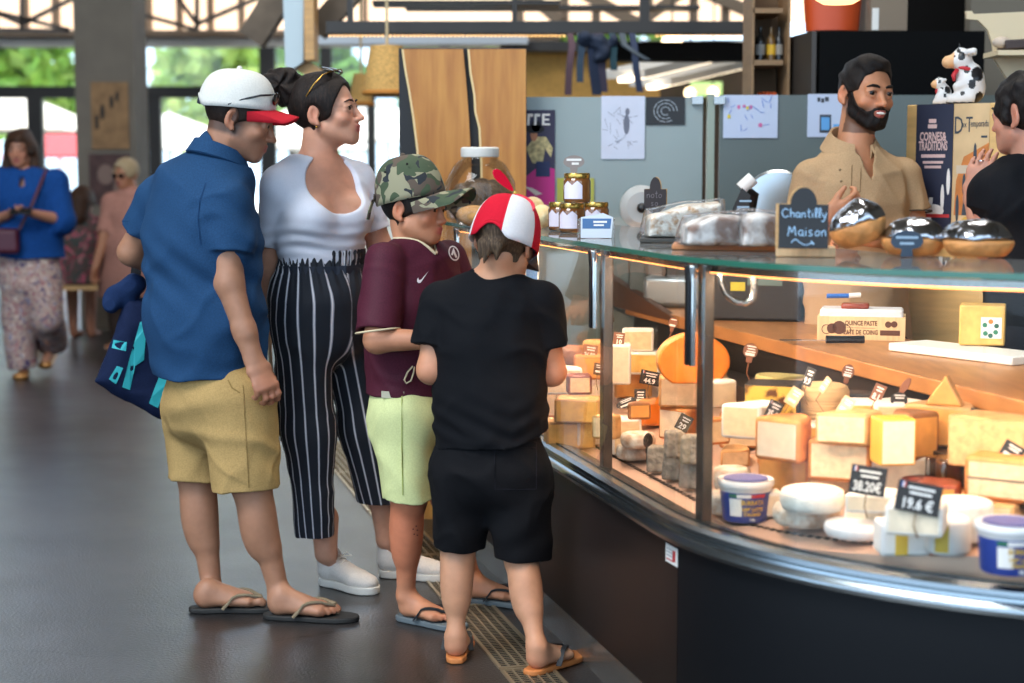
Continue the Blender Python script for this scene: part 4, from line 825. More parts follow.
def ptag(px, py, x0, w, h, label, price=None, tilt=0, yaw=0, lean=.3, m=None, shape='rect', lines=2, flag=False, drop=.05):
    c = at0(px, py, x0); vd = nrm(V(c[0], c[1], 0)); R = rotz(-math.atan2(vd[0], vd[1]) + yaw) @ roty(tilt) @ rotx(-lean); m = m or M_tag; r = empty('price_tag', c - V(0, 0, h / 2 + drop), label, 'price tag', 'price tags among the cheeses'); mb = MB()
    R2 = R @ np.array([[1, 0, 0], [0, 0, -1], [0, 1, 0.]])          # local x right, y up, z towards viewer
    if shape == 'rect': poly = [(-w / 2, -h / 2), (w / 2, -h / 2), (w / 2, h / 2), (-w / 2, h / 2)]
    elif shape == 'paddle': poly = [(w * .2, -h * .75), (w * .22, -h * .35)] + [(w / 2 * math.cos(t), h / 2 * math.sin(t)) for t in [-.9 + (math.pi + 1.8) * i / 14 for i in range(15)]] + [(-w * .22, -h * .35), (-w * .2, -h * .75)]
    else: poly = oval(0, 0, w / 2, h / 2, 16)
    mb.prism(poly, -.0012, .0012, c, R2); mb.build('board', m, r, smooth=0, bevel=.0006, bseg=1); mb = MB()
    bot = -h / 2 if shape != 'paddle' else -h * .75; mb.tube([c + R2 @ V(0, bot + .004, -.003), c + R2 @ V(0, bot - drop * .5, -.004), c + V(0, 0, -h / 2 - drop)], .0016, 6); mb.build('stake', M_stake if shape == 'rect' else m, r); mb = MB()
    for k in range(lines): wd = w * (.6 - .1 * (k % 2)); mb.box(c + R2 @ V(w * .04, h * (.30 - .17 * k), .0016), (wd, h * .075, .0005), R2)
    if price: text_mb(mb, price, c + R2 @ V(0, -h * .24, .0016), h * .48, R2, .0003, sx=min(1.0, w / (len(price) * h * .27) * .93), bold=.0006)
    elif lines: mb.box(c + R2 @ V(0, -h * .22, .0016), (w * .62, h * .17, .0005), R2)
    if mb.v: mb.build('lettering', M_chalk, r, smooth=0)
    if flag:
        for i, mm in enumerate((M_fb, M_chalk, M_fr)): mb = MB(); mb.box(c + R2 @ V(-w * .41 + i * w * .035, h * .36, .0016), (w * .035, h * .18, .0005), R2); mb.build('flag_stripe', mm, r, smooth=0)
    return r
def tub(px, py, label):
    p = dk(px, py); vd = nrm(V(p[0], p[1], 0)); p = p + vd * .065; p[2] = deckz(p) + .004; r = empty('cheese_tub', p, label, 'tub', 'blue and white plastic tubs'); s = .066; a0 = math.atan2(vd[0], vd[1])
    mb = MB(); mb.lathe([(s * .80, 0), (s * .83, .004), (s * .92, .072)], p, 36); mb.build('label_sleeve', mat('tub_blue', '#2c3f88', .35), r, smooth=50)
    mb = MB(); mb.lathe([(s * .925, .072), (s * .95, .078), (s * 1.0, .082), (s * 1.02, .086), (s * 1.02, .096), (s * .98, .099), (s * .94, .096)], p, 36); mb.build('lid', mat('tub_white', '#e8e4e0', .35), r, smooth=50)
    mb = MB(); mb.lathe([(s * .8, .0985), (s * .8, .1005)], p, 30); mb.build('lid_print', mat('tub_lid_blue', '#5a5f9a', .4), r)
    def wrap(name, m, a1, a2, z1, z2):
        mb = MB(); n = 8; vs = []
        for i in range(n + 1):
            t = a1 + (a2 - a1) * i / n; d = V(math.sin(t - a0 * -1), -math.cos(t - a0 * -1), 0)
            for z in (z1, z2): rr = s * (.83 + (.92 - .83) * z / .072) + .0008; vs.append(p + d * rr + V(0, 0, z))
        mb.add(vs, [(2 * i, 2 * i + 2, 2 * i + 3, 2 * i + 1) for i in range(n)]); return mb.build(name, m, r, smooth=60)
    tx = lambda t: t - a0 * 0
    wrap('white_panel', M_chalk, -.95, -.42, .016, .058); wrap('flag_stripe', mat('flag_green', '#2f6b48', .5), -.95, -.62, .061, .069); wrap('flag_stripe', M_chalk, -.62, -.05, .061, .069); wrap('flag_stripe', M_fr, -.05, .55, .061, .069)
    def word(txt, z, size, m):
        mb = MB(); d = V(math.sin(a0 + .12), -math.cos(a0 + .12), 0); d = V(math.sin(.18 - 0), -math.cos(.18), 0); t = np.cross(V(0, 0, 1), d); q = []
        for ch in text_polys(txt, size, 0, .8, .0006):
            vs = []
            for u, v in ch: an = .16 + u / (s * .88); dd = V(math.sin(an), -math.cos(an), 0); rr = s * (.83 + .09 * (z + v) / .072) + .0014; vs.append(p + dd * rr + V(0, 0, z + v))
            mb.add(vs, [tuple(range(len(vs)))])
        mb.build('lettering', m, r, smooth=0)
    gold = mat('print_gold', '#c9a24a', .4); word('BURRATA', .049, .0155, gold); word('100% LATTE', .033, .0125, gold); word('ITALIANO', .021, .0115, gold); word('125g', .009, .008, M_chalk); return r
tub(745, 528, 'blue and white cheese tub with a tricolour stripe beside the inox corner post'); tub(1008, 583, 'blue and white cheese tub at the front right corner of the case')
S = .0023   # about one photo pixel at the near end of the case, in metres
# rear step that lifts the back row
zs = .765; mb = MB(); lbar(mb, 6.25, 3.45, 2.0, 2.14, .703, zs); one(mb, 'display_step', M_caseblack, 'long dark step lifting the back row of cheeses', 'display step')
mb = MB()
zl = .70; 
C = {}
def ch(key, *a, **k): C[key] = cheese(*a, **k); return C[key]
# --- near right
ch('w1', 806, 537, .155, .05, 'wheel', 'pale', 'bloom', 'thick white-rinded cheese disc under a smooth white one, right of the near tub', bev=.012)
ch('w2', 812, 516, .145, .05, 'wheel', 'pale', 'white', 'smooth white cheese disc lying on a thick white-rinded disc', on=C['w1'], bev=.01)
ch('flat', 858, 549, .15, .033, 'wheel', 'pale', mat('paper_wrap', '#e4dedc', .6, var=.08, vscale=18, bump=.5, bscale=25), 'flat paper-wrapped cheese at the front rim of the case', bev=.012)
ch('wl', 866, 536, .105, .047, 'wedge', 'pale', 'white', 'lower pale wedge under the 38.20 price tag', dp=.1, yaw=-.25); 
ch('wu', 870, 515, .115, .045, 'wedge', 'pale', 'white', 'upper pale wedge with the 38.20 price tag', dp=.1, yaw=-.2, on=C['wl'])
M_boxw = mat('box_white', '#e9e5e2', .5); M_gold = mat('print_yellow', '#d8b23a', .5)
ch('b1', 906, 560, .105, .07, 'block', M_boxw, M_boxw, 'white cheese box with a yellow band, left one under the 19.6 tag', dp=.08, yaw=.25, name='cheese_box', cat='cheese box'); ch('b2', 947, 563, .095, .078, 'wheel', 'pale', M_boxw, 'round white cheese box with a yellow band in front of the white drum cheese', name='cheese_box', cat='cheese box'); ch('b3', 962, 551, .125, .085, 'wheel', 'pale', 'white', 'tall white drum cheese behind the round white box')
for c, u0 in ((C['b1'], -.01), (C['b2'], -.01)):
    mb = MB(); R = c.R
    if c is C['b1']: mb.box(c.p + R @ V(u0, -c.dp / 2 - .0008, .034), (.026, .0016, .06), R)
    else:
        n = 6; vs = []
        for i in range(n + 1):
            t = -.55 + .6 * i / n; d = R @ V(math.sin(t), -math.cos(t), 0); vs += [c.p + d * (c.w / 2 + .001) + V(0, 0, z) for z in (.01, .068)]
        mb.add(vs, [(2 * i, 2 * i + 2, 2 * i + 3, 2 * i + 1) for i in range(n)])
    mb.build('yellow_band', M_gold, c.o, smooth=60)
ch('t196', 913, 537, .115, .062, 'block', 'pale', 'white', 'pale-cored white cheese block on the boxes with the 19.6 tag', dp=.095, yaw=-.12, on=C['b1'])
# --- middle right
ch('o1', 782, 502, .14, .093, 'half', 'gold', 'orange', 'orange-rinded half wheel carrying the pale half wheel with the price tag', dp=.12, yaw=-.5); ch('o2', 776, 462, .128, .105, 'half', 'pale', 'orange', 'pale half wheel with orange rind on top, near the corner post', dp=.12, yaw=-.55, on=C['o1'], bev=.011)
ch('s1', 842, 500, .17, .045, 'wedge', 'cream', 'tan', 'low cream slab under the large cream block', dp=.14, yaw=.2); ch('s2', 838, 482, .15, .098, 'block', 'cream', 'orange', 'large cream block with rounded orange rind in the middle of the case', dp=.11, yaw=-.2, on=C['s1'], bev=.01)
ch('br', 738, 470, .10, .05, 'wedge', 'cream', 'tan', 'small tan wedge just right of the corner post', dp=.1, yaw=.3); ch('br2', 732, 497, .095, .06, 'wheel', 'cream', 'bloom', 'wrinkled little cheese right of the corner post above the tub')
ch('k1', 748, 452, .16, .10, 'half', 'cream', 'orange', 'lower cream half wheel behind the pale half wheel', dp=.13, yaw=.1); ch('k2', 741, 440, .12, .088, 'wedge', 'cream', 'white', 'cream wedge with pale crust behind the corner post', dp=.13, yaw=-.5, z=C['k1'].top)
ch('m1', 800, 470, .15, .12, 'half', 'gold', 'orange', 'tall orange-rinded piece between the pale half wheel and the cream block', dp=.13, yaw=.9); 
ch('m2', 846, 472, .17, .12, 'half', 'cream', 'tan', 'tan half wheel behind the large cream block', dp=.13, yaw=.3); ch('m3', 843, 446, .14, .075, 'wedge', 'cream', 'tan', 'cream-cut wedge with dusty tan rind above the large cream block', dp=.12, yaw=-.3, on=C['m2'])
ch('p0', 900, 498, .14, .088, 'half', 'pale', 'white', 'pale cheese supporting the tall white-faced wedge', dp=.12, yaw=.2); ch('p1', 898, 466, .085, .108, 'block', 'pale', mat('rind_yellow', '#dba23c', .5), 'upright pale slice with a yellow left edge', dp=.075, yaw=.35, on=C['p0'], bev=.005)
ch('q0', 936, 487, .15, .066, 'half', 'gold', 'brown', 'brown-rinded cheese in cling film under the dark-rinded wedge', dp=.12, yaw=.5, film=True); ch('q1', 925, 461, .095, .115, 'half', 'gold', 'brown', 'dark brown-rinded wedge with orange cut face beside the upright pale slice', dp=.1, yaw=.75, on=C['q0'], bev=.012)
ch('n1', 990, 532, .12, .06, 'wedge', 'cream', 'tan', 'tan-rinded wedge left of the far right tub', dp=.1, yaw=-.3, z=.652); ch('mb', 1000, 503, .165, .097, 'block', 'cream', 'orange', 'large cream block with a dark line through it at the right edge', dp=.14, yaw=-.3, on=C['n1'], bev=.012)
mb = MB(); c = C['mb']; mb.box(c.p + c.R @ V(-.002, -c.dp / 2 - .0006, .05), (.145, .0012, .003), c.R); mb.build('ash_line', mat('ash', '#5d4a40', .8), c.o)
ch('mw', 945, 523, .14, .058, 'wedge', 'cream', 'orange', 'cream wedge behind the white drum cheese', dp=.12, yaw=.2, z=.645); ch('mn', 935, 505, .13, .04, 'wedge', 'gold', 'red', 'low wedge with reddish top under the large lined block', dp=.12, yaw=.1, z=C['mw'].top)
ch('n2', 1040, 530, .11, .055, 'half', 'cream', 'brown', 'brown-rinded piece cut off by the right edge of the photo', dp=.1, z=.652)
ch('x1', 768, 520, .075, .06, 'block', 'pale', 'white', 'small pale block just behind the near tub', dp=.06, yaw=.2); ch('x2', 826, 497, .12, .04, 'wedge', 'cream', 'bloom', 'low crumbly wedge left of the 38.20 tag', dp=.09, yaw=-.2); ch('x3', 722, 520, .08, .055, 'round' if False else 'wheel', 'cream', 'bloom', 'small wrinkled cheese half hidden by the corner post'); ch('x4', 790, 446, .09, .09, 'half', 'gold', 'orange', 'orange-rinded piece behind the pale half wheel', dp=.08, yaw=-.4, z=.70); ch('x5', 880, 455, .11, .085, 'half', 'cream', 'tan', 'tan-rinded piece behind the upright pale slice', dp=.09, yaw=.4, z=.70); ch('x6', 962, 492, .1, .075, 'half', 'gold', 'brown', 'brown-rinded chunk in film beside the large lined block', dp=.08, yaw=.6, z=.69, film=True)
for i, (px, py, w, h, k, pa, ri, zz, yw, lab) in enumerate(((718, 445, .08, .07, 'half', 'cream', 'orange', .69, .5, 'small orange-edged piece touching the corner post'), (812, 487, .07, .05, 'wedge', 'pale', 'white', .65, .4, 'small white wedge between the orange half wheel and the cream slab'), (884, 430, .07, .05, 'wedge', 'yellow', 'bloom', .775, -.4, 'small bloomy wedge lying before the yellow-cut block'), (846, 437, .08, .05, 'block', 'gold', 'tan', .77, .5, 'small golden block lying under the paddle tag'), (918, 500, .09, .05, 'half', 'cream', 'red', .67, -.4, 'small red-rinded half wheel behind the 19.6 tag'), (700, 470, .07, .06, 'ingot', 'pale', 'bloom', .64, .2, 'small bloomy block right of the grey goat cheeses'), (604, 440, .08, .07, 'wedge', 'cream', 'tan', .66, -.3, 'small tan wedge beside the first inox post'), (640, 420, .07, .05, 'half', 'gold', 'brown', .70, .3, 'small brown-rinded piece before the golden half wheel'))): ch('s%d_' % i, px, py, w, h, k, pa, ri, lab, dp=w * .7, yaw=yw, z=zz)
# --- back row on the step
ch('h1', 985, 470, .19, .115, 'block', 'hard', 'tan', 'big hard tan cheese block in the right part of the back row', dp=.12, yaw=-.5, z=zs, bev=.005)
ch('c0', 936, 447, .165, .10, 'half', 'gold', 'tan', 'tan half wheel under the upright triangular slice in the back row', dp=.13, yaw=-.3, z=zs); ch('c1', 943, 406, .09, .075, 'cone', 'gold', 'tan', 'upright triangular golden slice on top of the back row', dp=.04, yaw=-.2, on=C['c0'])
ch('g0', 905, 438, .15, .085, 'half', 'cream', 'white', 'white-topped half wheel left of the triangular slice', dp=.13, yaw=.2, z=zs)
ch('f0', 868, 432, .12, .075, 'block', 'yellow', 'white', 'yellow-cut block with a price tag in the middle of the back row', dp=.1, yaw=.1, z=zs); ch('d0', 855, 420, .13, .066, 'wheel', 'cream', 'dark', 'black-rinded wheel in the back row', z=zs)
ch('e0', 822, 425, .14, .10, 'wheel', 'cream', 'ribbed', 'pale ribbed drum cheese in the back row', z=zs, bev=.012)
ch('y0', 770, 425, .14, .105, 'block', TRUF, 'dark', 'yellow cheese marbled with brown in the back row', dp=.12, yaw=-.15, z=zs, bev=.004); ch('y1', 815, 449, .12, .06, 'wedge', 'yellow', 'bloom', 'white-crusted yellow wedge in front of the ribbed drum', dp=.1, yaw=.3, z=zs - .04)
ch('gn', 790, 413, .13, .10, 'half', 'pale', 'green', 'olive-rinded half wheel beside the marbled cheese', dp=.12, yaw=.8, z=zs)
ch('wt', 726, 408, .11, .075, 'wedge', 'pale', 'white', 'white wedge right of the post above the cream pieces', dp=.12, yaw=.5, z=zs)
# --- left of the corner post
gl_ = 'grey ash-coated goat cheeses by the front glass'
for i, (x, y, k, lab) in enumerate(((656, 476, None, 'grey goat cheese, leftmost of the stacked five'), (671, 484, None, 'grey goat cheese, middle of the lower row of five'), (688, 493, None, 'grey mottled goat cheese nearest the corner post'))): ch('a%d' % i, x, y, .058, .072, 'ingot', 'pale', 'grey', lab, dp=.055, yaw=-.2 - .1 * i, bev=.007)
ch('a3', 674.5, 459, .052, .072, 'ingot', 'pale', 'grey', 'grey goat cheese, left one on top of the lower row', dp=.05, on=C['a1'], yaw=.1); ch('a4', 690, 465, .054, .075, 'ingot', 'pale', 'grey', 'grey goat cheese, right one on top of the lower row', dp=.05, on=C['a2'], yaw=-.1)
ch('r1', 634, 465, .105, .043, 'wheel', 'pale', 'bloom', 'lower of two wrinkled bloomy cheeses left of the grey goat cheeses', bev=.016); ch('r2', 638, 450, .10, .043, 'wheel', 'pale', 'bloom', 'upper of two wrinkled bloomy cheeses', on=C['r1'], bev=.016)
ch('sq', 627, 456, .09, .105, 'block', 'cream', 'white', 'square cream block behind the bloomy cheeses', dp=.08, yaw=.25); ch('v1', 672, 447, .11, .095, 'half', 'pale', 'orange', 'pale-cut piece with orange rind above the grey goat cheeses', dp=.1, yaw=-.7)
ch('ob', 662, 428, .15, .075, 'half', 'orange', 'orange', 'low bright orange piece lying under the orange wedge', dp=.12, yaw=.2); ch('ow', 667, 406, .09, .105, 'cone', 'orange', 'orange', 'bright orange upright wedge in front of the orange wheel', dp=.09, yaw=-.4, on=C['ob'])
ch('os', 693, 408, .2, .09, 'block', 'cream', 'tan', 'tan cheese block carrying the standing orange wheel', dp=.12, z=zs - .03); ch('od', 694, 384, .205, .155, 'disc', 'orange', 'orange', 'large bright orange cut wheel standing on edge behind the post', dp=.075, yaw=.12, on=C['os'])
ch('tb', 690, 430, .1, .14, 'block', 'cream', 'orange', 'tall pale orange block just left of the corner post', dp=.08, yaw=-.2)
ch('z1', 634, 400, .13, .1, 'half', 'gold', 'tan', 'golden half wheel left of the 44 price tag', dp=.12, yaw=.2); ch('z2', 640, 375, .13, .075, 'block', 'yellow', 'white', 'yellow block with white crust behind the golden half wheel', dp=.1, yaw=-.1, z=zs - .02); ch('z3', 638, 352, .105, .075, 'block', 'cream', 'white', 'pale trapezoid cheese at the top of the left back row', dp=.08, z=C['z2'].top); ch('z4', 617, 385, .09, .13, 'block', 'pale', 'white', 'upright pale block left of the yellow block', dp=.08, z=zs - .03)
# --- far left behind the first pane
ch('f1', 571, 452, .15, .085, 'block', 'yellow', 'tan', 'lower yellow block in the left pane', dp=.11, yaw=.1); ch('f2', 577, 424, .14, .075, 'block', 'yellow', 'tan', 'upper yellow block in the left pane', dp=.1, yaw=-.15, on=C['f1']); ch('f3', 580, 395, .075, .06, 'block', 'cream', 'red', 'red-brown rinded piece on the yellow blocks in the left pane', dp=.07, yaw=.1, on=C['f2'])
ch('f4', 592, 447, .1, .09, 'half', 'pale', 'white', 'pale half wheel with a tag right of the yellow blocks', dp=.1, yaw=.5); ch('f5', 553, 420, .12, .085, 'half', 'cream', 'orange', 'cream half wheel behind the yellow blocks by the boy', dp=.1); ch('f6', 562, 395, .13, .085, 'half', 'cream', 'white', 'white-topped cheese in the far left back row', dp=.1, z=zs - .05); ch('f7', 590, 380, .11, .08, 'block', 'gold', 'orange', 'orange-gold block behind the red-brown piece', dp=.09, z=zs - .04); ch('f8', 572, 366, .13, .06, 'wheel', 'cream', 'brown', 'dark brown wheel at the far left top', z=zs); ch('f9', 600, 362, .12, .07, 'wheel', 'cream', 'tan', 'tan wheel at the far left beside the post', z=zs)
# --- price tags
x = lambda k: (lambda p: p[0] + .2527 * p[1])(C[k].p)
ptag(868, 480.5, x('wu') - .06, .076, .062, 'black price tag reading 38.20', '38.20€', .10, -.1, .25, flag=True); ptag(918.5, 498, x('t196') - .02, .088, .062, 'black price tag reading 19.6', '19.6 €', .14, -.1, .25, flag=True)
ptag(774, 410, x('o2'), .036, .046, 'black price tag reading 35.1 on the pale half wheel', '35.1', .38, -.2, .15, flag=True); ptag(650, 378, x('ob') - .02, .062, .044, 'brown-black price tag reading 44.9 left of the orange wheel', '44.9', .2, .1, .2, flag=True)
ptag(809, 377, x('y1'), .026, .048, 'narrow dark tag in front of the ribbed drum', '9.9', .25, -.5); ptag(825, 385, x('y1') + .02, .02, .042, 'narrow tag seen edge-on right of the ribbed drum tag', None, .5, -.8, m=M_tagw); ptag(846, 406, x('m3'), .03, .044, 'pale tag on the tan wedge above the large cream block', None, .5, -.3, m=M_tagw); ptag(794, 397, x('y1') - .04, .034, .048, 'pale tag between the marbled cheese and the pale half wheel', None, .5, -.3, m=M_tagw)
ptag(878, 393, x('f0'), .03, .046, 'brown tag on the yellow-cut block of the back row', '8.1', .35, -.3, m=M_tagb); ptag(972.5, 418, x('h1'), .026, .044, 'narrow dark tag on the big hard block', '18', .3, -.5); ptag(1012, 452, x('mb'), .05, .04, 'dark tag on the large lined block', None, .4, -.5)
ptag(684, 423, x('v1') - .03, .04, .048, 'black tag above the grey goat cheeses', '29', .45, -.2); ptag(691, 372, x('tb'), .03, .05, 'black tag on the tall block by the corner post', '17', .1, -.3); ptag(640, 397, x('ob') - .05, .036, .05, 'black oval-topped tag before the orange wedge', None, .0, .0, lines=3); ptag(619, 339, x('z4'), .036, .042, 'dark tag on the upright pale block', '10', .1, 0, m=M_tagb); ptag(590, 352, x('f7'), .05, .05, 'brown tag reading 36.90 in the left pane', '36.90', .15, 0, m=M_tagb); ptag(563, 383, x('f5'), .034, .05, 'dark tilted tag left of the red-brown piece', None, .5, 0, m=M_tagb); ptag(571, 424, x('f4') - .03, .024, .045, 'pale tag before the yellow blocks', None, .4, .2, m=M_tagw); ptag(598, 369, x('f7') - .02, .03, .04, 'dark tag touching the inox post in the left pane', None, .2, .3)
ptag(750.5, 351, x('y0') - .02, .04, .042, 'round brown paddle tag above the marbled cheese', None, .15, 0, .1, M_tagb, 'paddle', 3, drop=.06); ptag(848, 372, x('d0'), .033, .042, 'round brown paddle tag on the black-rinded wheel', None, .2, 0, .1, M_tagb, 'paddle', 3); ptag(905, 386, x('g0') + .02, .02, .05, 'thin brown leaf-shaped tag in the back row', None, .6, -.6, .1, M_tagb, 'oval', 0); ptag(899, 400, x('g0') - .03, .042, .038, 'black paddle tag left of the triangular slice', None, 0, 0, .1, M_tag, 'paddle', 2); ptag(673, 323, x('od') + .05, .028, .034, 'small round brown tag above the orange wheel', None, .2, 0, .1, M_tagb, 'paddle', 1, drop=.09); ptag(682, 408, x('v1') + .01, .042, .034, 'black round tag between the orange wedge and the corner post', None, .3, 0, .1, M_tag, 'oval', 2)
ptag(626, 403, x('sq') + .02, .062, .03, 'black leaf-shaped tag lying on the square cream block', None, -.4, 0, .5, M_tag, 'oval', 2); ptag(648, 441, x('r2'), .03, .045, 'dark pointed tag standing in the bloomy cheeses', None, .1, .5, .1, M_tag, 'paddle', 0); ptag(673, 417, x('ob') - .06, .018, .03, 'small black oval tag on the low orange piece', None, .25, 0, .2, M_tag, 'oval', 1, drop=.02)
# ================================================================== on the glass top and the work ledge
ZT = 1.2245
def onTop(px, py): return atz(px, py, ZT)
M_crumb = mat('crumb', '#e2cfa8', .85, var=.15, vscale=60, bump=.9, bscale=110); M_nougat = mat('nougat', '#ece2d0', .8, col2='#b98a54', vscale=55, vlo=.5, vhi=.7, bump=.8, bscale=80); M_crust = mat('crust', '#8a5428', .6, var=.35, vscale=30, bump=.6, bscale=50); M_sugar = mat('sugared_crust', '#ece4da', .7, col2='#6e4526', vscale=16, vlo=.42, vhi=.6, bump=.7, bscale=40); M_foil = mat('shiny_foil', '#a8aab0', .16, 1, bump=.6, bscale=30, bdist=.01); M_wrap = glassmat('clear_wrap', (.99, .99, 1), .7, .14, haze=.05); M_board = mat('light_board', '#d9b68a', .6, var=.1, vscale=8, stretch=(10, 1, 1)); M_bord2 = mat('copper_board', '#c98452', .5, var=.12, vscale=10)
def loaf(name, label, cat, x0, x1, ytop, ybot, mats, seed, depth=.16, ar=.0, wrap=False, group=None, sink=.0, rot=0):
    a, b = onTop(x0, ybot), onTop(x1, ybot); c = (a + b) / 2; vd = nrm(V(c[0], c[1], 0)); w = np.linalg.norm(b - a); H = (ybot - ytop) * c[1] / FPX; c = c + vd * depth / 2; F = Field(c - V(w, w, .01), c + V(w, w, H + .1), max(.004, w / 60)); R = frame(V(vd[1], -vd[0], 0), vd) @ roty(rot)
    F.ell(c + V(0, 0, H * .48), (w / 2, depth / 2, H * .56), R, .01); F.plane(c, V(0, 0, -1)); g = lumps(seed, 45, .004); F.wrinkle(lambda P: g(P)); r = empty(name, c, label, cat, group); fobj(F, 'crust', mats, r)
    if wrap: mb = MB(); mb.box(c + V(0, 0, H * .5), (w * .98, depth * .98, H * 1.02), R); mb.build('clear_wrap', M_wrap, r, smooth=60, bevel=.02, bseg=4)
    return r, c, w, H, R
# cake boards
def boardOn(x0, x1, yf, depth, m, label, h=.012, name='cake_board'):
    a, b = onTop(x0, yf), onTop(x1, yf); c = (a + b) / 2; vd = nrm(V(c[0], c[1], 0)); c = c + vd * depth / 2; R = frame(V(vd[1], -vd[0], 0), vd); mb = MB(); mb.box(c + V(0, 0, h / 2 + .0005), (np.linalg.norm(b - a), depth, h), R); one(mb, name, m, label, 'board', bevel=.002); return h + .001
# nougat slab wrapped in film
def slab(x0, x1, yt0, yt1, yb, depth, m1, label, seed, z=0):
    a, b = atz(x0, yb, ZT + z), atz(x1, yb, ZT + z); c = (a + b) / 2; vd = nrm(V(c[0], c[1], 0)); s = c[1] / FPX; ux = nrm(b - a); w = np.linalg.norm(b - a); h0, h1 = (yb - yt0) * s, (yb - yt1) * s; r = empty('nougat_cake', c + vd * depth / 2, label, 'cake', 'wrapped cakes on the glass top'); F = Field(np.minimum(a, b) - .05, np.maximum(a, b) + vd * depth + V(.05, .05, max(h0, h1) + .05), .0045)
    F.poly(c + vd * depth / 2, ux, V(0, 0, 1), [(-w / 2, 0.0), (w / 2, 0.0), (w / 2, h1), (0, (h0 + h1) * .5 + .006), (-w / 2 + .03, h0), (-w / 2, h0 * .8)], depth, .018); g = lumps(seed, 70, .003); F.wrinkle(lambda P: g(P)); F.plane(c + V(0, 0, .001), V(0, 0, -1)); fobj(F, 'cake', m1, r)
    mb = MB(); R = frame(ux, vd); n = 12; F2 = Field(F.lo - .02, F.lo + F.h * F.n + .02, .007); F2.poly(c + vd * depth / 2, ux, V(0, 0, 1), [(-w / 2 - .012, 0), (w / 2 + .012, 0), (w / 2 + .01, h1 + .012), (0, (h0 + h1) * .5 + .018), (-w / 2, h0 + .012)], depth + .02, .012); g2 = folds(seed + 3, 50, .005); F2.wrinkle(lambda P: g2(P)); F2.plane(c + V(0, 0, .0005), V(0, 0, -1)); fobj(F2, 'clear_wrap', M_wrap, r); return r
h_ = boardOn(640, 686, 243, .2, mat('slate_board', '#3a3834', .5), 'dark board under the nougat-like cake'); slab(645, 718, 214, 203, 238, .17, M_nougat, 'pale crumbly cake wrapped in clear film behind the small round-topped chalkboard', 71, h_)
h_ = boardOn(672, 790, 250, .2, M_bord2, 'copper-coloured board under the sugared cakes'); slab(683, 740, 222, 216, 246, .14, M_sugar, 'brown sugared cake in film, left of the two on the copper board', 72, h_); slab(738, 782, 214, 218, 247, .15, M_sugar, 'white sugared cake in film, right of the two on the copper board', 73, h_)
boardOn(776, 835, 257, .10, M_board, 'pale wooden foot block of the Chantilly chalkboard', .022, 'wooden_block')
# Chantilly chalkboard
Y_ = 4.02; c = atz(803, 249, ZT + .023); vd = nrm(V(c[0], c[1], 0)); c = c + vd * .03; Rb = frame(V(vd[1], -vd[0], 0), vd) @ rotx(-.12); s = c[1] / FPX; R2 = Rb @ np.array([[1, 0, 0], [0, 0, -1], [0, 1, 0.]])
cb = empty('chalkboard', c, 'black chalkboard with Chantilly Maison in chalk', 'chalkboard'); W_, H_ = 49 * s, 44 * s
pol = [(-W_ / 2, 0), (W_ / 2, 0), (W_ / 2, H_), (W_ * .27, H_)] + [(W_ * .27 * math.cos(t), H_ + 17 * s * math.sin(t)) for t in [math.pi * i / 14 for i in range(1, 14)]] + [(-W_ * .27, H_), (-W_ / 2, H_)]
mb = MB(); mb.prism(pol, -.004, .004, c, R2); mb.build('slate', mat('slate', '#14161b', .6), cb, smooth=0); mb = MB(); mb.prism([(a * 1.05 - .004, b * 1.02) for a, b in pol], -.012, -.0045, c, R2); mb.build('wooden_backing', M_wood, cb, smooth=0)
M_cb = mat('chalk_blue', '#9fc0dc', .8)
STR = {'C': [[(.75, .8), (.55, .95), (.25, .85), (.1, .5), (.25, .12), (.55, .03), (.8, .2)]], 'h': [[(.1, 1.0), (.12, 0)], [(.12, .35), (.35, .55), (.5, .4), (.5, 0)]], 'a': [[(.5, .45), (.25, .55), (.08, .3), (.25, .02), (.48, .2), (.5, .5), (.52, .05), (.62, 0)]], 'n': [[(.1, .5), (.12, 0)], [(.12, .35), (.32, .52), (.46, .4), (.48, 0)]], 't': [[(.25, .95), (.25, .1), (.4, 0)], [(.05, .62), (.48, .66)]], 'i': [[(.15, .5), (.16, 0)], [(.15, .72), (.17, .76)]], 'l': [[(.1, 0), (.3, .6), (.3, 1.0), (.15, .95), (.14, .2), (.32, 0)]], 'y': [[(.08, .5), (.2, .1), (.42, .12)], [(.52, .55), (.4, 0), (.2, -.45), (.02, -.35)]], 'M': [[(.05, 0), (.2, .95), (.42, .3), (.68, .95), (.8, 0)]], 's': [[(.42, .5), (.2, .52), (.15, .35), (.4, .2), (.35, .02), (.08, .04)]], 'o': [[(.3, .52), (.1, .3), (.2, .02), (.45, .1), (.5, .4), (.3, .52)]], '~': [[(0, .3), (.4, .65), (.9, .3), (1.5, .05), (2.1, .25), (2.3, .1), (2.0, .5), (2.35, .15)]]}
def chalk(par, word, o, R, size, x, y, m, r=.0013, lift=.0048, sp=.62):
    mb = MB(); cx = x
    for ch_ in word:
        st = STR[ch_]
        for pts in st:
            q = [o + R @ V(cx + u * size, y + v * size, lift) for u, v in pts]
            f = []
            for i in range(len(q) - 1):
                p0, p1, p2, p3 = q[max(i - 1, 0)], q[i], q[i + 1], q[min(i + 2, len(q) - 1)]
                for t in (0, .33, .66): f.append(.5 * ((2 * p1) + (p2 - p0) * t + (2 * p0 - 5 * p1 + 4 * p2 - p3) * t * t + (3 * p1 - p0 - 3 * p2 + p3) * t ** 3))
            f.append(q[-1]); mb.tube(f, r, 5)
        cx += size * ({'C': .92, 'M': .98, 'i': .34, 'l': .4, 't': .5, '~': 2.4}.get(ch_, sp))
    return mb.build('chalk_lettering', m, par, smooth=0)
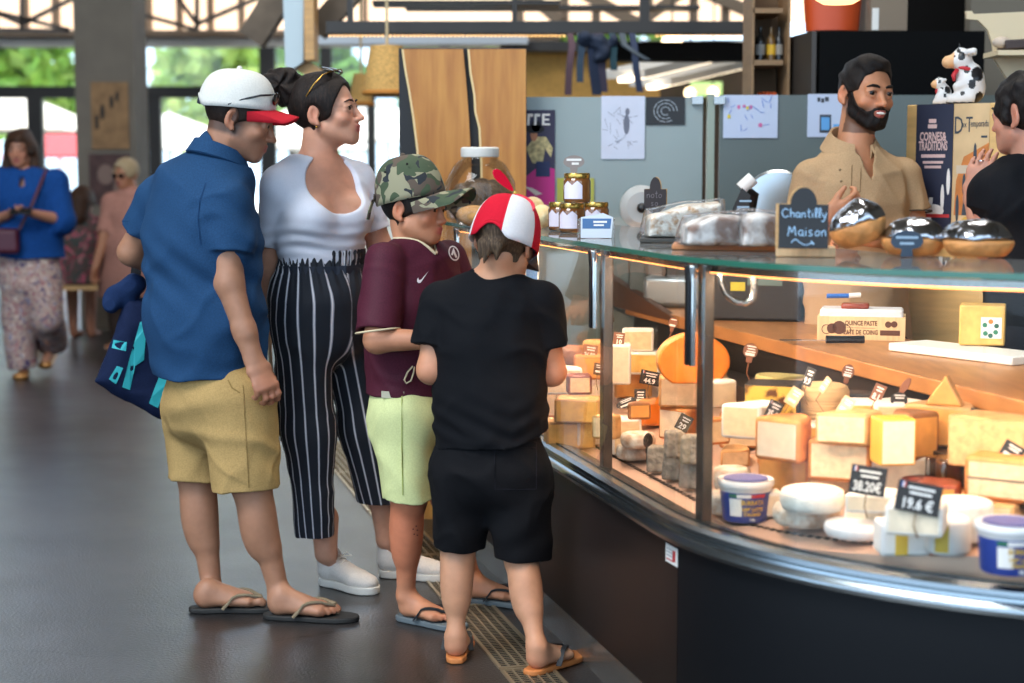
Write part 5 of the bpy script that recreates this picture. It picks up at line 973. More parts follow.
chalk(cb, 'Chantilly', c, R2, .0205, -W_ * .45, H_ * .70, M_cb); chalk(cb, 'Maison', c, R2, .0235, -W_ * .32, H_ * .28, M_cb); chalk(cb, '~', c, R2, .022, -W_ * .24, H_ * .06, M_cb)
# small round-topped chalkboard
c = at(655, 214, 4.95); vd = nrm(V(c[0], c[1], 0)); s = c[1] / FPX; R2 = frame(V(vd[1], -vd[0], 0), vd) @ np.array([[1, 0, 0], [0, 0, -1], [0, 1, 0.]]); c[2] = ZT + .002; k2 = empty('chalkboard', c, 'small dark chalkboard with a pointed round top behind the crumbly cake', 'chalkboard'); hb = (228 - 190) * s; z0 = at(655, 214, 4.95)[2] - ZT; w2 = 11 * s
pol = [(-w2 * .2, 0), (w2 * .2, 0), (w2 * .25, z0), (w2, z0 + .02), (w2, z0 + 24 * s), (w2 * .52, z0 + 24 * s)] + [(w2 * .5 * math.cos(t), z0 + 25 * s + 11 * s * math.sin(t)) for t in [math.pi * i / 10 for i in range(11)]] + [(-w2 * .52, z0 + 24 * s), (-w2, z0 + 24 * s), (-w2, z0 + .02), (-w2 * .25, z0)]
mb = MB(); mb.prism(pol, -.003, .003, c, R2); mb.build('slate', mat('slate_brown', '#2a2223', .7), k2, smooth=0); mb = MB(); mb.prism([(a + .003, b + .001) for a, b in pol], -.008, -.0035, c, R2); mb.build('wooden_backing', M_wood, k2, smooth=0); chalk(k2, 'noto', c, R2, .02, -w2 * .8, z0 + .045, mat('chalk_grey', '#7d7478', .8), .0008, .0036, .6); chalk(k2, 'so', c, R2, .018, -w2 * .4, z0 + .022, MATS['chalk_grey'], .0008, .0036, .6)
# foil domes
for i, (x0, x1, yt, yb, rot, lab) in enumerate(((833, 892, 207, 256, -.3, 'foil-wrapped round loaf tilted on its neighbour beside the Chantilly board'), (880, 945, 219, 257, 0, 'foil-wrapped round loaf in the middle of three'), (942, 1014, 221, 259, 0, 'foil-wrapped round loaf, rightmost of three'))):
    a, b = onTop(x0, yb), onTop(x1, yb); c = (a + b) / 2; w = np.linalg.norm(b - a); vd = nrm(V(c[0], c[1], 0)); H = (yb - yt) * c[1] / FPX; c = c + vd * w * .42; r = empty('round_loaf', c, lab, 'loaf', 'foil-wrapped loaves on the glass top'); R = frame(V(vd[1], -vd[0], 0), vd) @ roty(rot)
    o = c + V(0, 0, .002 + (w * .16 if rot else 0)); F = Field(o - V(w, w, .06), o + V(w, w, w), .0045); F.ell(o + R @ V(0, 0, H * .40), (w * .50, w * .43, H * .60 * (.85 if rot else 1)), R, .01); F.plane(o + R @ V(0, 0, H * .44), R @ V(0, 0, -1)); g = folds(80 + i, 40, .005, 7); F.wrinkle(lambda P: g(P)); fobj(F, 'foil', M_foil, r)
    F = Field(o - V(w, w, .06), o + V(w, w, w), .0045); F.ell(o + R @ V(0, 0, H * .42), (w * .495, w * .425, H * .60 * (.85 if rot else 1)), R, .01); F.plane(o + R @ V(0, 0, H * .45), R @ V(0, 0, 1)); F.plane(o + R @ V(0, 0, 0), R @ V(0, 0, -1)); fobj(F, 'bread', mat('bread_gold', '#c98a4e', .55, var=.25, vscale=25, bump=.4, bscale=60), r)
c = at(907, 243, 3.93); vd = nrm(V(c[0], c[1], 0)); R2 = frame(V(vd[1], -vd[0], 0), vd) @ np.array([[1, 0, 0], [0, 0, -1], [0, 1, 0.]]); s = c[1] / FPX; zt = c[2] - ZT; r = empty('price_tag', V(c[0], c[1], ZT + .001), 'slate-blue paddle sign before the middle foil loaf', 'price tag'); c0 = V(c[0], c[1], ZT + .001); mb = MB(); mb.prism([(-.014, 0), (.014, 0), (.012, zt - .015)] + [(.037 * math.cos(t), zt + .004 + .024 * math.sin(t)) for t in [-.75 + (math.pi + 1.5) * i / 14 for i in range(15)]] + [(-.012, zt - .015)], -.002, .002, c0, R2); mb.build('board', mat('slate_blue', '#27384a', .6), r, smooth=0); mb = MB(); text_mb(mb, 'ETORKI', c0 + R2 @ V(0, zt + .009, .0025), .0155, R2, .0002) if False else None
for k, wd in ((0, .05), (1, .032)): mb.box(c0 + R2 @ V(0, zt + .012 - .014 * k, .0026), (wd, .006, .0005), R2)
mb.build('lettering', mat('chalk_dim', '#8fa6b8', .8), r)
# dark wedge-shaped sign and little glass pyramid
c = at(737, 216, 4.55); vd = nrm(V(c[0], c[1], 0)); R2 = frame(V(vd[1], -vd[0], 0), vd) @ np.array([[1, 0, 0], [0, 0, -1], [0, 1, 0.]]); s = c[1] / FPX; zb = ZT + .001; r = empty('price_tag', V(c[0], c[1], zb), 'dark leaning price sign behind the white sugared cake', 'price tag'); hh = c[2] - zb; mb = MB(); c0 = V(c[0], c[1], zb)
mb.prism([(-.02, 0), (.012, 0), (.035, hh + .055), (.012, hh + .075), (-.012, hh + .02)], -.002, .002, c0, R2); mb.build('board', M_tag, r, smooth=0); mb = MB()
for k in range(4): mb.box(c0 + R2 @ V(.004 + .006 * k, hh - .008 + .016 * k, .0026), (.032, .005, .0005), R2)
mb.build('lettering', mat('chalk_dim', '#8fa6b8', .8), r)
# honey jars and sign
M_jar = mat('jar_honey', '#7a4a22', .08, var=.1, vscale=30, spec=.8, coat=.6); M_lid = mat('lid_gold', '#c2a052', .25, .9); M_lab = mat('label_lilac', '#e4dcea', .6)
def jar(px, py, label, z=0):
    s = .0034; c = atz(px, py, ZT + z); vd = nrm(V(c[0], c[1], 0)); R = .043; c = c + vd * R; r = empty('honey_jar', c, label, 'jar', 'honey jars on the glass top'); mb = MB(); mb.lathe([(R * .85, .001), (R * .97, .006), (R, .014), (R, .068), (R * .93, .076), (R * .86, .08)], c, 32); mb.build('jar_body', M_jar, r, smooth=50); mb = MB(); mb.lathe([(R * .93, .078), (R * .95, .08), (R * .95, .091), (R * .9, .094)], c, 32); mb.build('lid', M_lid, r, smooth=40)
    mb = MB(); n = 12; vs = []; a0 = math.atan2(vd[0], vd[1])
    for i in range(n + 1):
        t = -1.15 + 1.5 * i / n; d = V(math.sin(t), -math.cos(t), 0); u = i / n; zt = .06 + .014 * (1 - abs((u * 2) % 1 * 2 - 1)); vs += [c + d * (R + .0008) + V(0, 0, .014), c + d * (R + .0008) + V(0, 0, zt - .004)]
    mb.add(vs, [(2 * i, 2 * i + 2, 2 * i + 3, 2 * i + 1) for i in range(n)]); mb.build('label', M_lab, r, smooth=60); return c, r
jar(561, 231, 'honey jar, lower left of the pyramid of jars'); jar(572, 233, 'honey jar, lower middle of the pyramid with its label facing front'); jar(596, 231, 'honey jar, lower right behind the blue and white card'); cj, rj = jar(577, 203.5, 'honey jar on top of the others', .096)
r = empty('oval_sign', cj + V(-.01, 0, .095), 'grey oval sign on top of the honey jars', 'price tag'); c = cj + V(-.01, -.0, .095); mb = MB(); Rv = np.array([[1, 0, 0], [0, 0, -1], [0, 1, 0.]]); mb.prism([(-.01, 0)] + [(.032 * math.cos(t), .032 + .02 * math.sin(t)) for t in [-2.0 + -0 + (2 * math.pi - .9) * (i / 16) + .43 for i in range(17)]] + [(.01, 0)] if False else [(-.01, 0), (.01, 0), (.012, .016)] + [(.033 * math.cos(t), .034 + .02 * math.sin(t)) for t in [-1.1 + (math.pi + 2.2) * i / 16 for i in range(17)]] + [(-.012, .016)], -.0015, .0015, c, Rv); mb.build('board', mat('tag_taupe', '#8d7f78', .6), r, smooth=0); mb = MB(); mb.box(c + V(0, -.002, .04), (.046, .0006, .007)); mb.box(c + V(.004, -.002, .028), (.022, .0006, .007)); mb.build('lettering', M_chalk, r)
c = atz(596, 238, ZT + .001); vd = nrm(V(c[0], c[1], 0)); Rc = frame(V(vd[1], -vd[0], 0), vd) @ rotx(-.25); r = empty('display_card', c, 'blue and white card in a clear stand before the jars', 'card'); R2 = Rc @ np.array([[1, 0, 0], [0, 0, -1], [0, 1, 0.]]); mb = MB(); mb.prism([(-.045, 0), (.045, 0), (.05, .062), (.02, .075), (-.045, .062)], -.001, .001, c, R2); mb.build('card', mat('card_pale', '#c9d2dc', .5), r, smooth=0); mb = MB(); mb.prism([(-.04, .028), (.042, .028), (.045, .058), (-.04, .058)], .0012, .0018, c, R2); mb.build('blue_print', mat('card_blue', '#3a6698', .5), r, smooth=0); mb = MB(); mb.box(c + R2 @ V(.012, .048, .002), (.04, .006, .0006), R2); mb.box(c + R2 @ V(.008, .038, .002), (.03, .005, .0006), R2); mb.build('lettering', M_chalk, r); mb = MB(); mb.box(c + Rc @ V(.0, .02, .03), (.11, .04, .06), Rc); mb.build('clear_stand', M_wrap, r, bevel=.003)
# big glass jar with white lid and loaf at the far end; pastry pile
c = onTop(474, 224) + V(.02, .12, 0); s = c[1] / FPX; r = empty('glass_jar', c, 'large glass jar of dark dried pieces with a white lid', 'jar'); k = (224 - 150) * s; mb = MB(); mb.lathe([(33 * s * .8, .002), (33 * s, .02), (36 * s, k * .3), (35 * s, k * .55), (26 * s, k * .78), (18 * s, k * .86), (18 * s, k * .9)], c, 32); mb.build('jar_body', glassmat('jar_glass', (.95, .94, .92), .6, .03), r, smooth=60); mb = MB(); mb.lathe([(18.5 * s, k * .885), (19 * s, k * .9), (19 * s, k), (17.5 * s, k * 1.015)], c, 32); mb.build('lid', M_white, r, smooth=40)
F = Field(c - V(.2, .2, .01), c + V(.2, .2, .25), .006); F.ell(c + V(0, 0, k * .28), (31 * s, 31 * s, k * .30), None, .01); g = lumps(88, 110, .008); F.wrinkle(lambda P: g(P)); F.plane(c + V(0, 0, .006), V(0, 0, -1)); o = fobj(F, 'dried_pieces', mat('dried_mushroom', '#6a5542', .9, var=.5, vscale=45, bump=.9, bscale=70), r); tag(o, kind='stuff')
M_pastry = mat('pastry', '#e2b878', .6, col2='#f2dcae', vscale=25, bump=.6, bscale=40)
loaf('bread_loaf', 'golden loaf in clear film at the foot of the big glass jar', 'loaf', 456, 492, 207, 226, mat('loaf_gold', '#cf9650', .6, var=.2, vscale=25, bump=.3), 90, .12, wrap=True)
for i, (x0, x1, yt, yb, lab) in enumerate(((530, 552, 206, 228, 'folded pale pastry right of the propeller cap, front one'), (522, 545, 198, 222, 'folded pale pastry right of the propeller cap, back one'))): loaf('pastry', lab, 'pastry', x0, x1, yt, yb, M_pastry, 92 + i, .09)
# ---------------------------------------------------------------- on the work ledge behind the case
ZL = .9005; M_crate = mat('crate_wood', '#dcb888', .6, var=.1, vscale=10, stretch=(12, 1, 1)); M_burn = mat('burnt_print', '#5a3420', .7)
Rl = np.array([[-NO[0], -U[0], 0], [-NO[1], -U[1], 0], [0, 0, 1.]]); Rl = Rl if np.linalg.det(Rl) > 0 else Rl
def lp(px, py): return atz(px, py, ZL)
a, b = lp(817, 339), lp(905, 341); vd = nrm(b - a); R = frame(vd, np.cross(V(0, 0, 1), vd)); w = np.linalg.norm(b - a); c = (a + b) / 2 + R @ V(0, .07, 0); s = c[1] / FPX; hb = .066
q = empty('quince_paste_crate', c, 'low wooden crate printed quince paste with a paper-lined block inside', 'crate'); mb = MB(); mb.box(c + V(0, 0, .003), (w, .15, .006), R); mb.build('bottom', M_crate, q)
for dx, dy, sx, sy in ((0, -.072, w, .008), (0, .072, w, .008), (-w / 2 + .004, 0, .008, .136), (w / 2 - .004, 0, .008, .136)): mb = MB(); mb.box(c + R @ V(dx, dy, .006 + hb / 2), (sx, sy, hb), R); mb.build('side_panel', M_crate, q)
Rf = R @ np.array([[1, 0, 0], [0, 0, -1], [0, 1, 0.]]); f0 = c + R @ V(0, -.0765, .038); mb = MB(); text_mb(mb, 'QUINCE PASTE', f0 + Rf @ V(.0, .014, 0), .020, Rf, .0003, sx=.72, bold=.0006); text_mb(mb, 'PATE DE COING', f0 + Rf @ V(.0, -.014, 0), .020, Rf, .0003, sx=.70, bold=.0006); mb.box(f0, (w * .32, .0012, .0012), R); mb.build('lettering', M_burn, q, smooth=0); mb = MB()
for dx, dz, rr in ((-.088, -.003, .016), (-.066, .0, .021), (.082, .012, .010), (.1, .013, .010)): mb.prism([(rr * math.cos(t), rr * math.sin(t)) for t in [2 * math.pi * i / 14 for i in range(14)]], -.0004, .0006, f0 + Rf @ V(dx, dz, 0), Rf)
mb.torus(f0 + Rf @ V(-.105, -.006, 0), .014, .0012, 16, 5, Rf); mb.torus(f0 + Rf @ V(-.045, -.006, 0), .014, .0012, 16, 5, Rf); mb.build('fruit_print', M_burn, q, smooth=0); mb = MB(); mb.box(f0 + Rf @ V(.088, -.014, 0), (.06, .0008, .016), R); mb.build('brand_box', M_burn, q)
p2 = empty('quince_paste_block', c + V(0, 0, .01), 'pale paper-wrapped quince paste block sitting in the crate', 'quince paste'); mb = MB(); mb.box(c + V(0, .0, .052), (w * .95, .125, .085), R); mb.build('paper', mat('wax_paper', '#d8d2d0', .5, bump=.5, bscale=40), p2, bevel=.008); mb = MB(); mb.box(c + R @ V(-.02, -.02, .102), (.085, .06, .018), R); mb.build('red_paste', mat('quince_red', '#8a3a22', .25, var=.2), p2, bevel=.006)
# side crate end left, knife, cutting board, cheese with label
a, b = lp(826, 344), lp(864, 344); h = (a + b) / 2; kn = empty('knife', h + V(0, 0, .012), 'black-handled knife lying before the quince crate', 'knife'); vd = nrm(b - a); mb = MB(); mb.tube([a + V(0, 0, .014), (a + b) / 2 + V(0, 0, .014), b + V(0, 0, .014)], [.012, .011, .012], 10); mb.build('handle', M_black, kn); mb = MB(); mb.box(a - vd * .09 + V(0, .0, .012), (.18, .03, .002), frame(vd, V(0, 0, 1))) if False else mb.box(a - vd * .07 + V(0, 0, .012), (.14, .024, .002), frame(vd, np.cross(V(0, 0, 1), vd))); mb.build('blade', M_chrome, kn)
a, b = lp(888, 351), lp(1012, 366); vd = nrm(b - a); R = frame(vd, np.cross(V(0, 0, 1), vd)); w = np.linalg.norm(b - a); c = (a + b) / 2 + R @ V(0, .08, 0); mb = MB(); mb.box(c + V(0, 0, .0125), (w, .16, .024), R); one(mb, 'cutting_board', mat('board_white', '#e4e2da', .4), 'thick white cutting board on the work ledge', 'cutting board', bevel=.004)
a, b = atz(964, 345, ZL + .026), atz(1012, 347, ZL + .026); c = (a + b) / 2; w = np.linalg.norm(b - a); c = c + V(0, .06, 0); R = rotz(-.3); h = 40 * c[1] / FPX; r = empty('cheese_block', c, 'square yellow cheese block with a round label on the white cutting board', 'cheese'); mb = MB(); mb.cur = 1; mb.box(c + V(0, 0, h / 2), (w * .95, .11, h), R); mb.build('rind', [RIND['tan'], PASTE['yellow']], r, bevel=.005)
Rf = R @ np.array([[1, 0, 0], [0, 0, -1], [0, 1, 0.]]); fo = c + R @ V(w * .18, -.056, h * .45); mb = MB(); mb.prism(rect(-.027, -.03, .03, .03), 0, .001, fo, Rf); mb.build('label', M_chalk, r, smooth=0)
for m_, pts in ((mat('dot_orange', '#d87830', .5), [(.0, .018)]), (mat('dot_green', '#2f7a5a', .5), [(-.016, .008), (.014, -.012), (-.014, -.016)]), (mat('dot_teal', '#1f5a4a', .5), [(.016, .006), (.0, -.022)])):
    mb = MB()
    for u, v in pts: mb.prism([(u + .007 * math.cos(t), v + .007 * math.sin(t)) for t in [2 * math.pi * i / 10 for i in range(10)]], .0011, .0016, fo, Rf)
    mb.build('label_dots', m_, r, smooth=0)
# till / scale behind
c = lp(800, 322); c = V(*c) + V(-.06, .13, 0); s = c[1] / FPX; t_ = empty('weighing_scale', c, 'dark shop scale with a keypad behind the quince crate', 'scale'); mb = MB(); mb.box(c + V(-.08, 0, .09), (.34, .20, .18), rotz(-.25)); mb.build('body', mat('scale_black', '#1a1c22', .4), t_, bevel=.01); mb = MB(); mb.box(c + V(.02, -.02, .20), (.40, .24, .02), rotz(-.25)); mb.build('plate', mat('scale_grey', '#3d4452', .3, .4), t_, bevel=.006); mb = MB(); mb.box(c + V(-.06, -.11, .15), (.12, .01, .05), rotz(-.25)); mb.build('display', mat('lcd', '#6d8078', .2), t_); mb = MB(); mb.box(c + V(-.15, -.085, .12), (.05, .012, .03), rotz(-.25)); mb.build('sticker', mat('yellow_sticker', '#d8c23a', .5), t_)
c = lp(658, 317); c = V(.66, 6.5, ZL); t_ = empty('slicing_machine', c, 'grey slicer with a dark knob on the ledge behind the left panes', 'slicer'); mb = MB(); mb.box(c + V(0, 0, .06), (.3, .14, .12), rotz(-.25)); mb.build('body', mat('slicer_grey', '#9aa0a2', .3, .6), t_, bevel=.02); mb = MB(); mb.box(c + V(0, .04, .15), (.3, .04, .1), rotz(-.25)); mb.build('guard', mat('slicer_dark', '#5d5c58', .4), t_, bevel=.02); mb = MB(); mb.tube([c + V(-.08, -.04, .12), c + V(-.08, -.04, .17)], .01, 8); mb.ball(c + V(-.08, -.04, .19), (.035, .035, .026), 10); mb.build('knob', M_black, t_)
c = lp(845, 300) ; c = at(842, 296, 5.05); pe = empty('pen', c, 'blue and white pen behind the quince crate', 'pen'); mb = MB(); mb.tube([c + V(-.045, 0, 0), c + V(.02, 0, .001)], .007, 8); mb.build('barrel', mat('pen_blue', '#2a62b0', .4), pe); mb = MB(); mb.tube([c + V(.02, 0, .001), c + V(.055, 0, .003)], .0075, 8); mb.build('cap', M_white, pe)
# brown backing panels of the case seen through the left panes
P = [at0(x, y, LX0 - .01) for x, y in ((556, 292), (556, 250), (613, 274), (681, 318), (684, 322), (612, 304))]; sd = nrm(np.cross(U, V(0, 0, 1))); mb = MB(); n = len(P); mb.add(P + [q + sd * .03 for q in P], [tuple(range(n)), tuple(range(2 * n - 1, n - 1, -1))] + [(i, (i + 1) % n, n + (i + 1) % n, n + i) for i in range(n)]); one(mb, 'splash_panel', mat('panel_brown', '#5a3c2c', .4), 'brown sloping panel behind the left panes of the case', 'panel')
c = at0(532, 282, 1.46); R = frame(V(1, -.12, 0), V(.12, 1, 0)); s = c[1] / FPX; r = empty('notice_board', c, 'narrow white notice with a blue foot inside the glass beside the propeller-cap boy', 'notice'); mb = MB(); mb.box(c + V(0, 0, 19 * s), (13 * s, .006, 38 * s), R); mb.build('board', M_white, r); mb = MB(); mb.box(c + V(0, -.004, 8 * s), (11 * s, .003, 13 * s), R); mb.build('blue_print', MATS['card_blue'], r); mb = MB()
for k in range(4): mb.box(c + V(0, -.004, (20 + 4 * k) * s), (9 * s, .003, 1.2 * s), R)
mb.build('small_print', MATS['print_grey'], r)
# ================================================================== behind the counter
YP = 7.0; M_frost = mat('frosted_glass', '#8c9896', .35, var=.05, vscale=1.5); M_part = mat('partition_grey', '#5c6664', .45, var=.06, vscale=2)
mb = MB(); pbox(mb, 430, 97, 703, 430, YP, .03); one(mb, 'partition_screen', M_frost, 'pale frosted partition behind the honey jars', 'partition'); mb = MB(); pbox(mb, 716, 95, 1075, 430, YP, .03); one(mb, 'partition_screen', M_part, 'darker grey partition behind the bearded man', 'partition')
r = empty('partition_post', (at(709, 420, YP)), 'slim pale post clamping the two partition screens', 'post'); mb = MB(); pbox(mb, 704, 94, 715, 430, YP - .01, .05); mb.build('post_body', mat('post_sage', '#8f9a8c', .4), r)
for x in (697, 719): mb = MB(); pbox(mb, x - 5, 96, x + 6, 104, YP - .03, .09); mb.build('clamp', M_inox, r)
# floor base of the partition
for x in (500, 640, 800, 980): pass
# papers on the partitions
P_w = mat('paper_lilac', '#c6cad8', .7, var=.04, vscale=8); P_c = mat('paper_cool', '#b9c3d8', .7)
M_ink = mat('ink_grey', '#6f7280', .8); rs = np.random.RandomState(5)
scr = lambda n, u0, v0, u1, v1, w=.012: [(lambda a, b, d: [(a[0] - d[0], a[1] - d[1]), (b[0] - d[0], b[1] - d[1]), (b[0] + d[0], b[1] + d[1]), (a[0] + d[0], a[1] + d[1])])(*(lambda a, an, L: (a, (a[0] + math.cos(an) * L, a[1] + math.sin(an) * L), (-math.sin(an) * w, math.cos(an) * w)))((u0 + (u1 - u0) * rs.rand(), v0 + (v1 - v0) * rs.rand()), rs.rand() * 3.1, .08 + .1 * rs.rand())) for _ in range(n)]
Yf = YP - .006
poster('drawing_sheet', 601, 96, 645, 159, Yf, P_w, 'white sheet with a pencil drawing on the pale partition', [('pencil_drawing', M_ink, scr(26, .15, .15, .75, .8, .004) + [oval(.58, .55, .07, .16), oval(.6, .75, .05, .06)])], cat='drawing')
poster('dark_picture', 646, 97, 685, 125, Yf, mat('picture_black', '#15171a', .5), 'small black picture with a pale ring drawing', [('ring_drawing', mat('ink_silver', '#8a9096', .6), [[(.5 + ra * math.cos(t), .5 + ra * 1.3 * math.sin(t)), (.5 + (ra + .03) * math.cos(t), .5 + (ra + .03) * 1.3 * math.sin(t)), (.5 + (ra + .03) * math.cos(t + .5), .5 + (ra + .03) * 1.3 * math.sin(t + .5)), (.5 + ra * math.cos(t + .5), .5 + ra * 1.3 * math.sin(t + .5))] for ra in (.1, .2, .29) for t in [.6 * i for i in range(9)]])], cat='picture')
poster('drawing_sheet', 723, 95, 778, 138, Yf, P_c, "sheet of children's coloured drawings on the grey partition", [*[('pink_dot', mat('ink_pink', '#c86a9a', .7), [oval(*q)]) for q in ((.28, .72, .03, .05), (.38, .74, .03, .04), (.5, .72, .03, .05), (.68, .3, .04, .05))], ('blue_marks', mat('ink_blue', '#5d7fc8', .7), scr(16, .05, .1, .9, .85, .006)), ('yellow_marks', mat('ink_yellow', '#d8c24a', .7), [oval(.44, .7, .03, .04), oval(.1, .5, .03, .05)])], cat='drawing')
poster('notice_sheet', 807, 94, 846, 137, Yf, P_c, 'notice with a phone picture left of the bearded man', [('heading', mat('ink_dark2', '#3b3f48', .8), [rect(.25, .82, .33, .92), rect(.35, .8, .43, .9), rect(.45, .83, .55, .93)]), ('phone_picture', mat('ink_dark2', '#3b3f48', .8), [rect(.32, .1, .62, .52)]), ('blue_print', mat('print_blue', '#5a9ad0', .6), [rect(.36, .16, .58, .46), rect(.68, .12, .95, .3)])], cat='notice')
# torero poster and yellow-green sheet
poster('fair_poster', 505, 110, 555, 205, Yf, mat('poster_navy', '#2a2440', .6), 'dark poster of a man in a gold jacket over magenta cloth', [('magenta_cloth', mat('magenta', '#b81e78', .6), [[(.35, 0), (1, 0), (1, .38), (.7, .42), (.42, .3)]]), ('gold_jacket', mat('jacket_gold', '#b8a878', .7, var=.4, vscale=60), [[(.42, .6), (.6, .72), (.82, .72), (.96, .6), (.92, .5), (.8, .6), (.76, .44), (.56, .44), (.5, .5)]]), ('face', mat('poster_skin', '#b87a58', .7), [oval(.58, .74, .07, .07)]), ('black_hat', mat('poster_black', '#0c0b10', .7), [oval(.6, .80, .19, .045), oval(.62, .83, .1, .06)]), ('dark_breeches', mat('poster_blue', '#1c2850', .7), [rect(.62, .3, .9, .46)]), ('lettering', M_chalk, [[(u + .02, .84), (u + .07, .84), (u + .08, .96), (u + .03, .96)] for u in (.42, .56)] + [rect(.74, .84, .79, .96), rect(.79, .94, .9, .96), rect(.79, .89, .88, .91), rect(.79, .84, .9, .86), rect(.5, .93, .56, .96), rect(.64, .93, .70, .96)]), ('pale_strip', mat('poster_pale', '#d8ccc0', .7), [[(.38, .2), (.62, .1), (.75, .12), (.55, .18)]])])
poster('green_sheet', 557, 178, 594, 212, Yf, mat('sheet_lime', '#a8a848', .7), 'yellow-green sheet low on the partition behind the jars', [('grey_block', M_ink, [rect(.1, .1, .4, .3)])], cat='sheet')
# wooden slab panel with two live-edge boards on black
YS = 6.85; c0, c1 = at(402, 420, YS), at(526, 48, YS); r = empty('slab_panel', ((c0[0] + c1[0]) / 2, YS, 0), 'tall panel of two live-edge wooden slabs on a black backing', 'panel'); mb = MB(); pbox(mb, 402, 48, 526.5, 545, YS + .03, .03); mb.build('backing', mat('backing_black', '#16171b', .6), r)
M_slab = mat('slab_wood', '#9c5c20', .45, col2='#c68a3e', vscale=2.6, vlo=.3, vhi=.7, stretch=(7, 1, .8), bump=.1); M_sap = mat('sapwood', '#e0c48c', .5)
def slabpoly(L, R): return [(at(x, y, YS)[0], at(x, y, YS)[2]) for x, y in L + R[::-1]]
Rz = np.array([[1, 0, 0], [0, 0, -1], [0, 1, 0.]])
for L, Rr in (([(403, 49), (406, 70), (410, 92), (414, 118), (418, 150), (421, 210), (424, 545)], [(463, 49), (466, 80), (469, 120), (471, 160), (473, 545)]), ([(469, 49), (471, 72), (475, 95), (476, 112), (480, 128), (482, 165), (484, 545)], [(526, 49), (526, 120), (526, 545)])):
    mb = MB(); mb.prism(slabpoly(L, Rr), -YS - .03, -YS, R=Rz); b = mb.build('wooden_slab', M_slab, r, smooth=0); mb = MB(); mb.prism(slabpoly([(x - 1.6, y) for x, y in L], [(x + .4, y) for x, y in L]), -YS - .029, -YS + .001, R=Rz); e = mb.build('sapwood_edge', M_sap, r, smooth=0); e.parent = b
# feria scarves hanging from the beam
r = empty('hanging_scarves', at(590, 60, 9.0), 'bundle of blue and purple scarves hanging from the dark beam', 'scarves'); cols = ['#3a4a5a', '#222c42', '#443c4c', '#2c4a52', '#584048', '#2f3a54', '#4d565e']; 
for i, (x0, x1, yb) in enumerate(((580, 580, 82), (590, 597, 95), (599, 603, 92), (612, 614, 70), (570, 568, 95), (632, 640, 92), (622, 648, 60))):
    mb = MB(); Ys = 9.05 + .015 * (i % 3); mb.strip([at(x0, 34, Ys), at(x0 + 2, 45, Ys - .05), at((x0 + x1) / 2, (45 + yb) / 2, Ys - .06), at(x1, yb, Ys - .04)], [V(1, .3, 0)] * 4, .035 if i not in (1, 2) else .05, .012); mb.build('scarf', mat('scarf%d' % i, cols[i], .8), r, smooth=60)
F = Field(at(570, 75, 9) - V(.05, .1, 0), at(625, 28, 9) + V(.05, .12, .05), .012)
for x, y, rr in ((585, 38, .035), (600, 42, .045), (604, 54, .04), (614, 40, .03), (597, 58, .03)): F.ell(at(x, y, 9.0), (rr, .06, rr * 1.1), None, .02)
g = folds(95, 40, .012); F.wrinkle(lambda P: g(P)); fobj(F, 'knot', mat('scarf_knot', '#232d40', .8), r)
# shelf unit with bottles
YSh = 7.6; M_sh = mat('shelf_wood', '#8a6a48', .6, var=.12, vscale=5, stretch=(1, 1, 8)); r = empty('shelf_unit', (at(775, 96, YSh)[0], YSh, 0), 'wooden shelf unit at the top left of the black cabinet', 'shelf')
for x0, y0, x1, y1 in ((748, -30, 753, 480), (783, -30, 789, 480)): mb = MB(); pbox(mb, x0, y0, x1, y1, YSh, .3); mb.build('side_panel', M_sh, r)
for y in (8, 60, 101): mb = MB(); pbox(mb, 753, y, 783, y + 5, YSh, .3); mb.build('shelf_board', M_sh, r)
mb = MB(); pbox(mb, 748, -30, 789, 480, YSh + .3, .02); mb.build('back_board', mat('shelf_back', '#6b5238', .7), r)
for i, (x, w, m, lab) in enumerate(((760, 5, mat('bottle_dark', '#1c1a18', .2), 'dark bottle, left one on the middle shelf'), (771, 4.5, mat('bottle_amber', '#6a4a1c', .2), 'amber bottle with a yellow label on the middle shelf'), (779, 4, mat('bottle_dark', '#1c1a18', .2), 'dark bottle, right one on the middle shelf'))):
    p = at(x, 60, YSh + .1); s = p[1] / FPX; b = empty('bottle', p, lab, 'bottle', 'bottles on the wooden shelf'); mb = MB(); mb.lathe([(w * s, 0), (w * s, 17 * s), (w * .8 * s, 22 * s), (w * .35 * s, 25 * s), (w * .35 * s, 32 * s)], p, 16); mb.build('glass', m, b, smooth=60); mb = MB(); mb.lathe([(w * s * 1.02, 5 * s), (w * s * 1.02, 15 * s)], p, 16); mb.build('label', mat('label_%d' % i, ('#8d8a84', '#d8a828', '#8a8378')[i], .6), b)
p = at(767, 100.5, YSh + .12); s = p[1] / FPX; b = empty('food_bowl', p, 'low dish of orange fruit on the bottom shelf', 'bowl'); mb = MB(); mb.lathe([(6 * s, 0), (9 * s, 3 * s), (9.4 * s, 4 * s)], p, 20); mb.build('dish', M_sh, b); mb = MB()
for k in range(5): mb = MB(); mb.ball(p + V((k - 2) * 3.6 * s, 0, 6 * s), 2.6 * s, 8); mb.build('fruit', mat('fruit_orange', '#c8501c', .5), b, smooth=180)
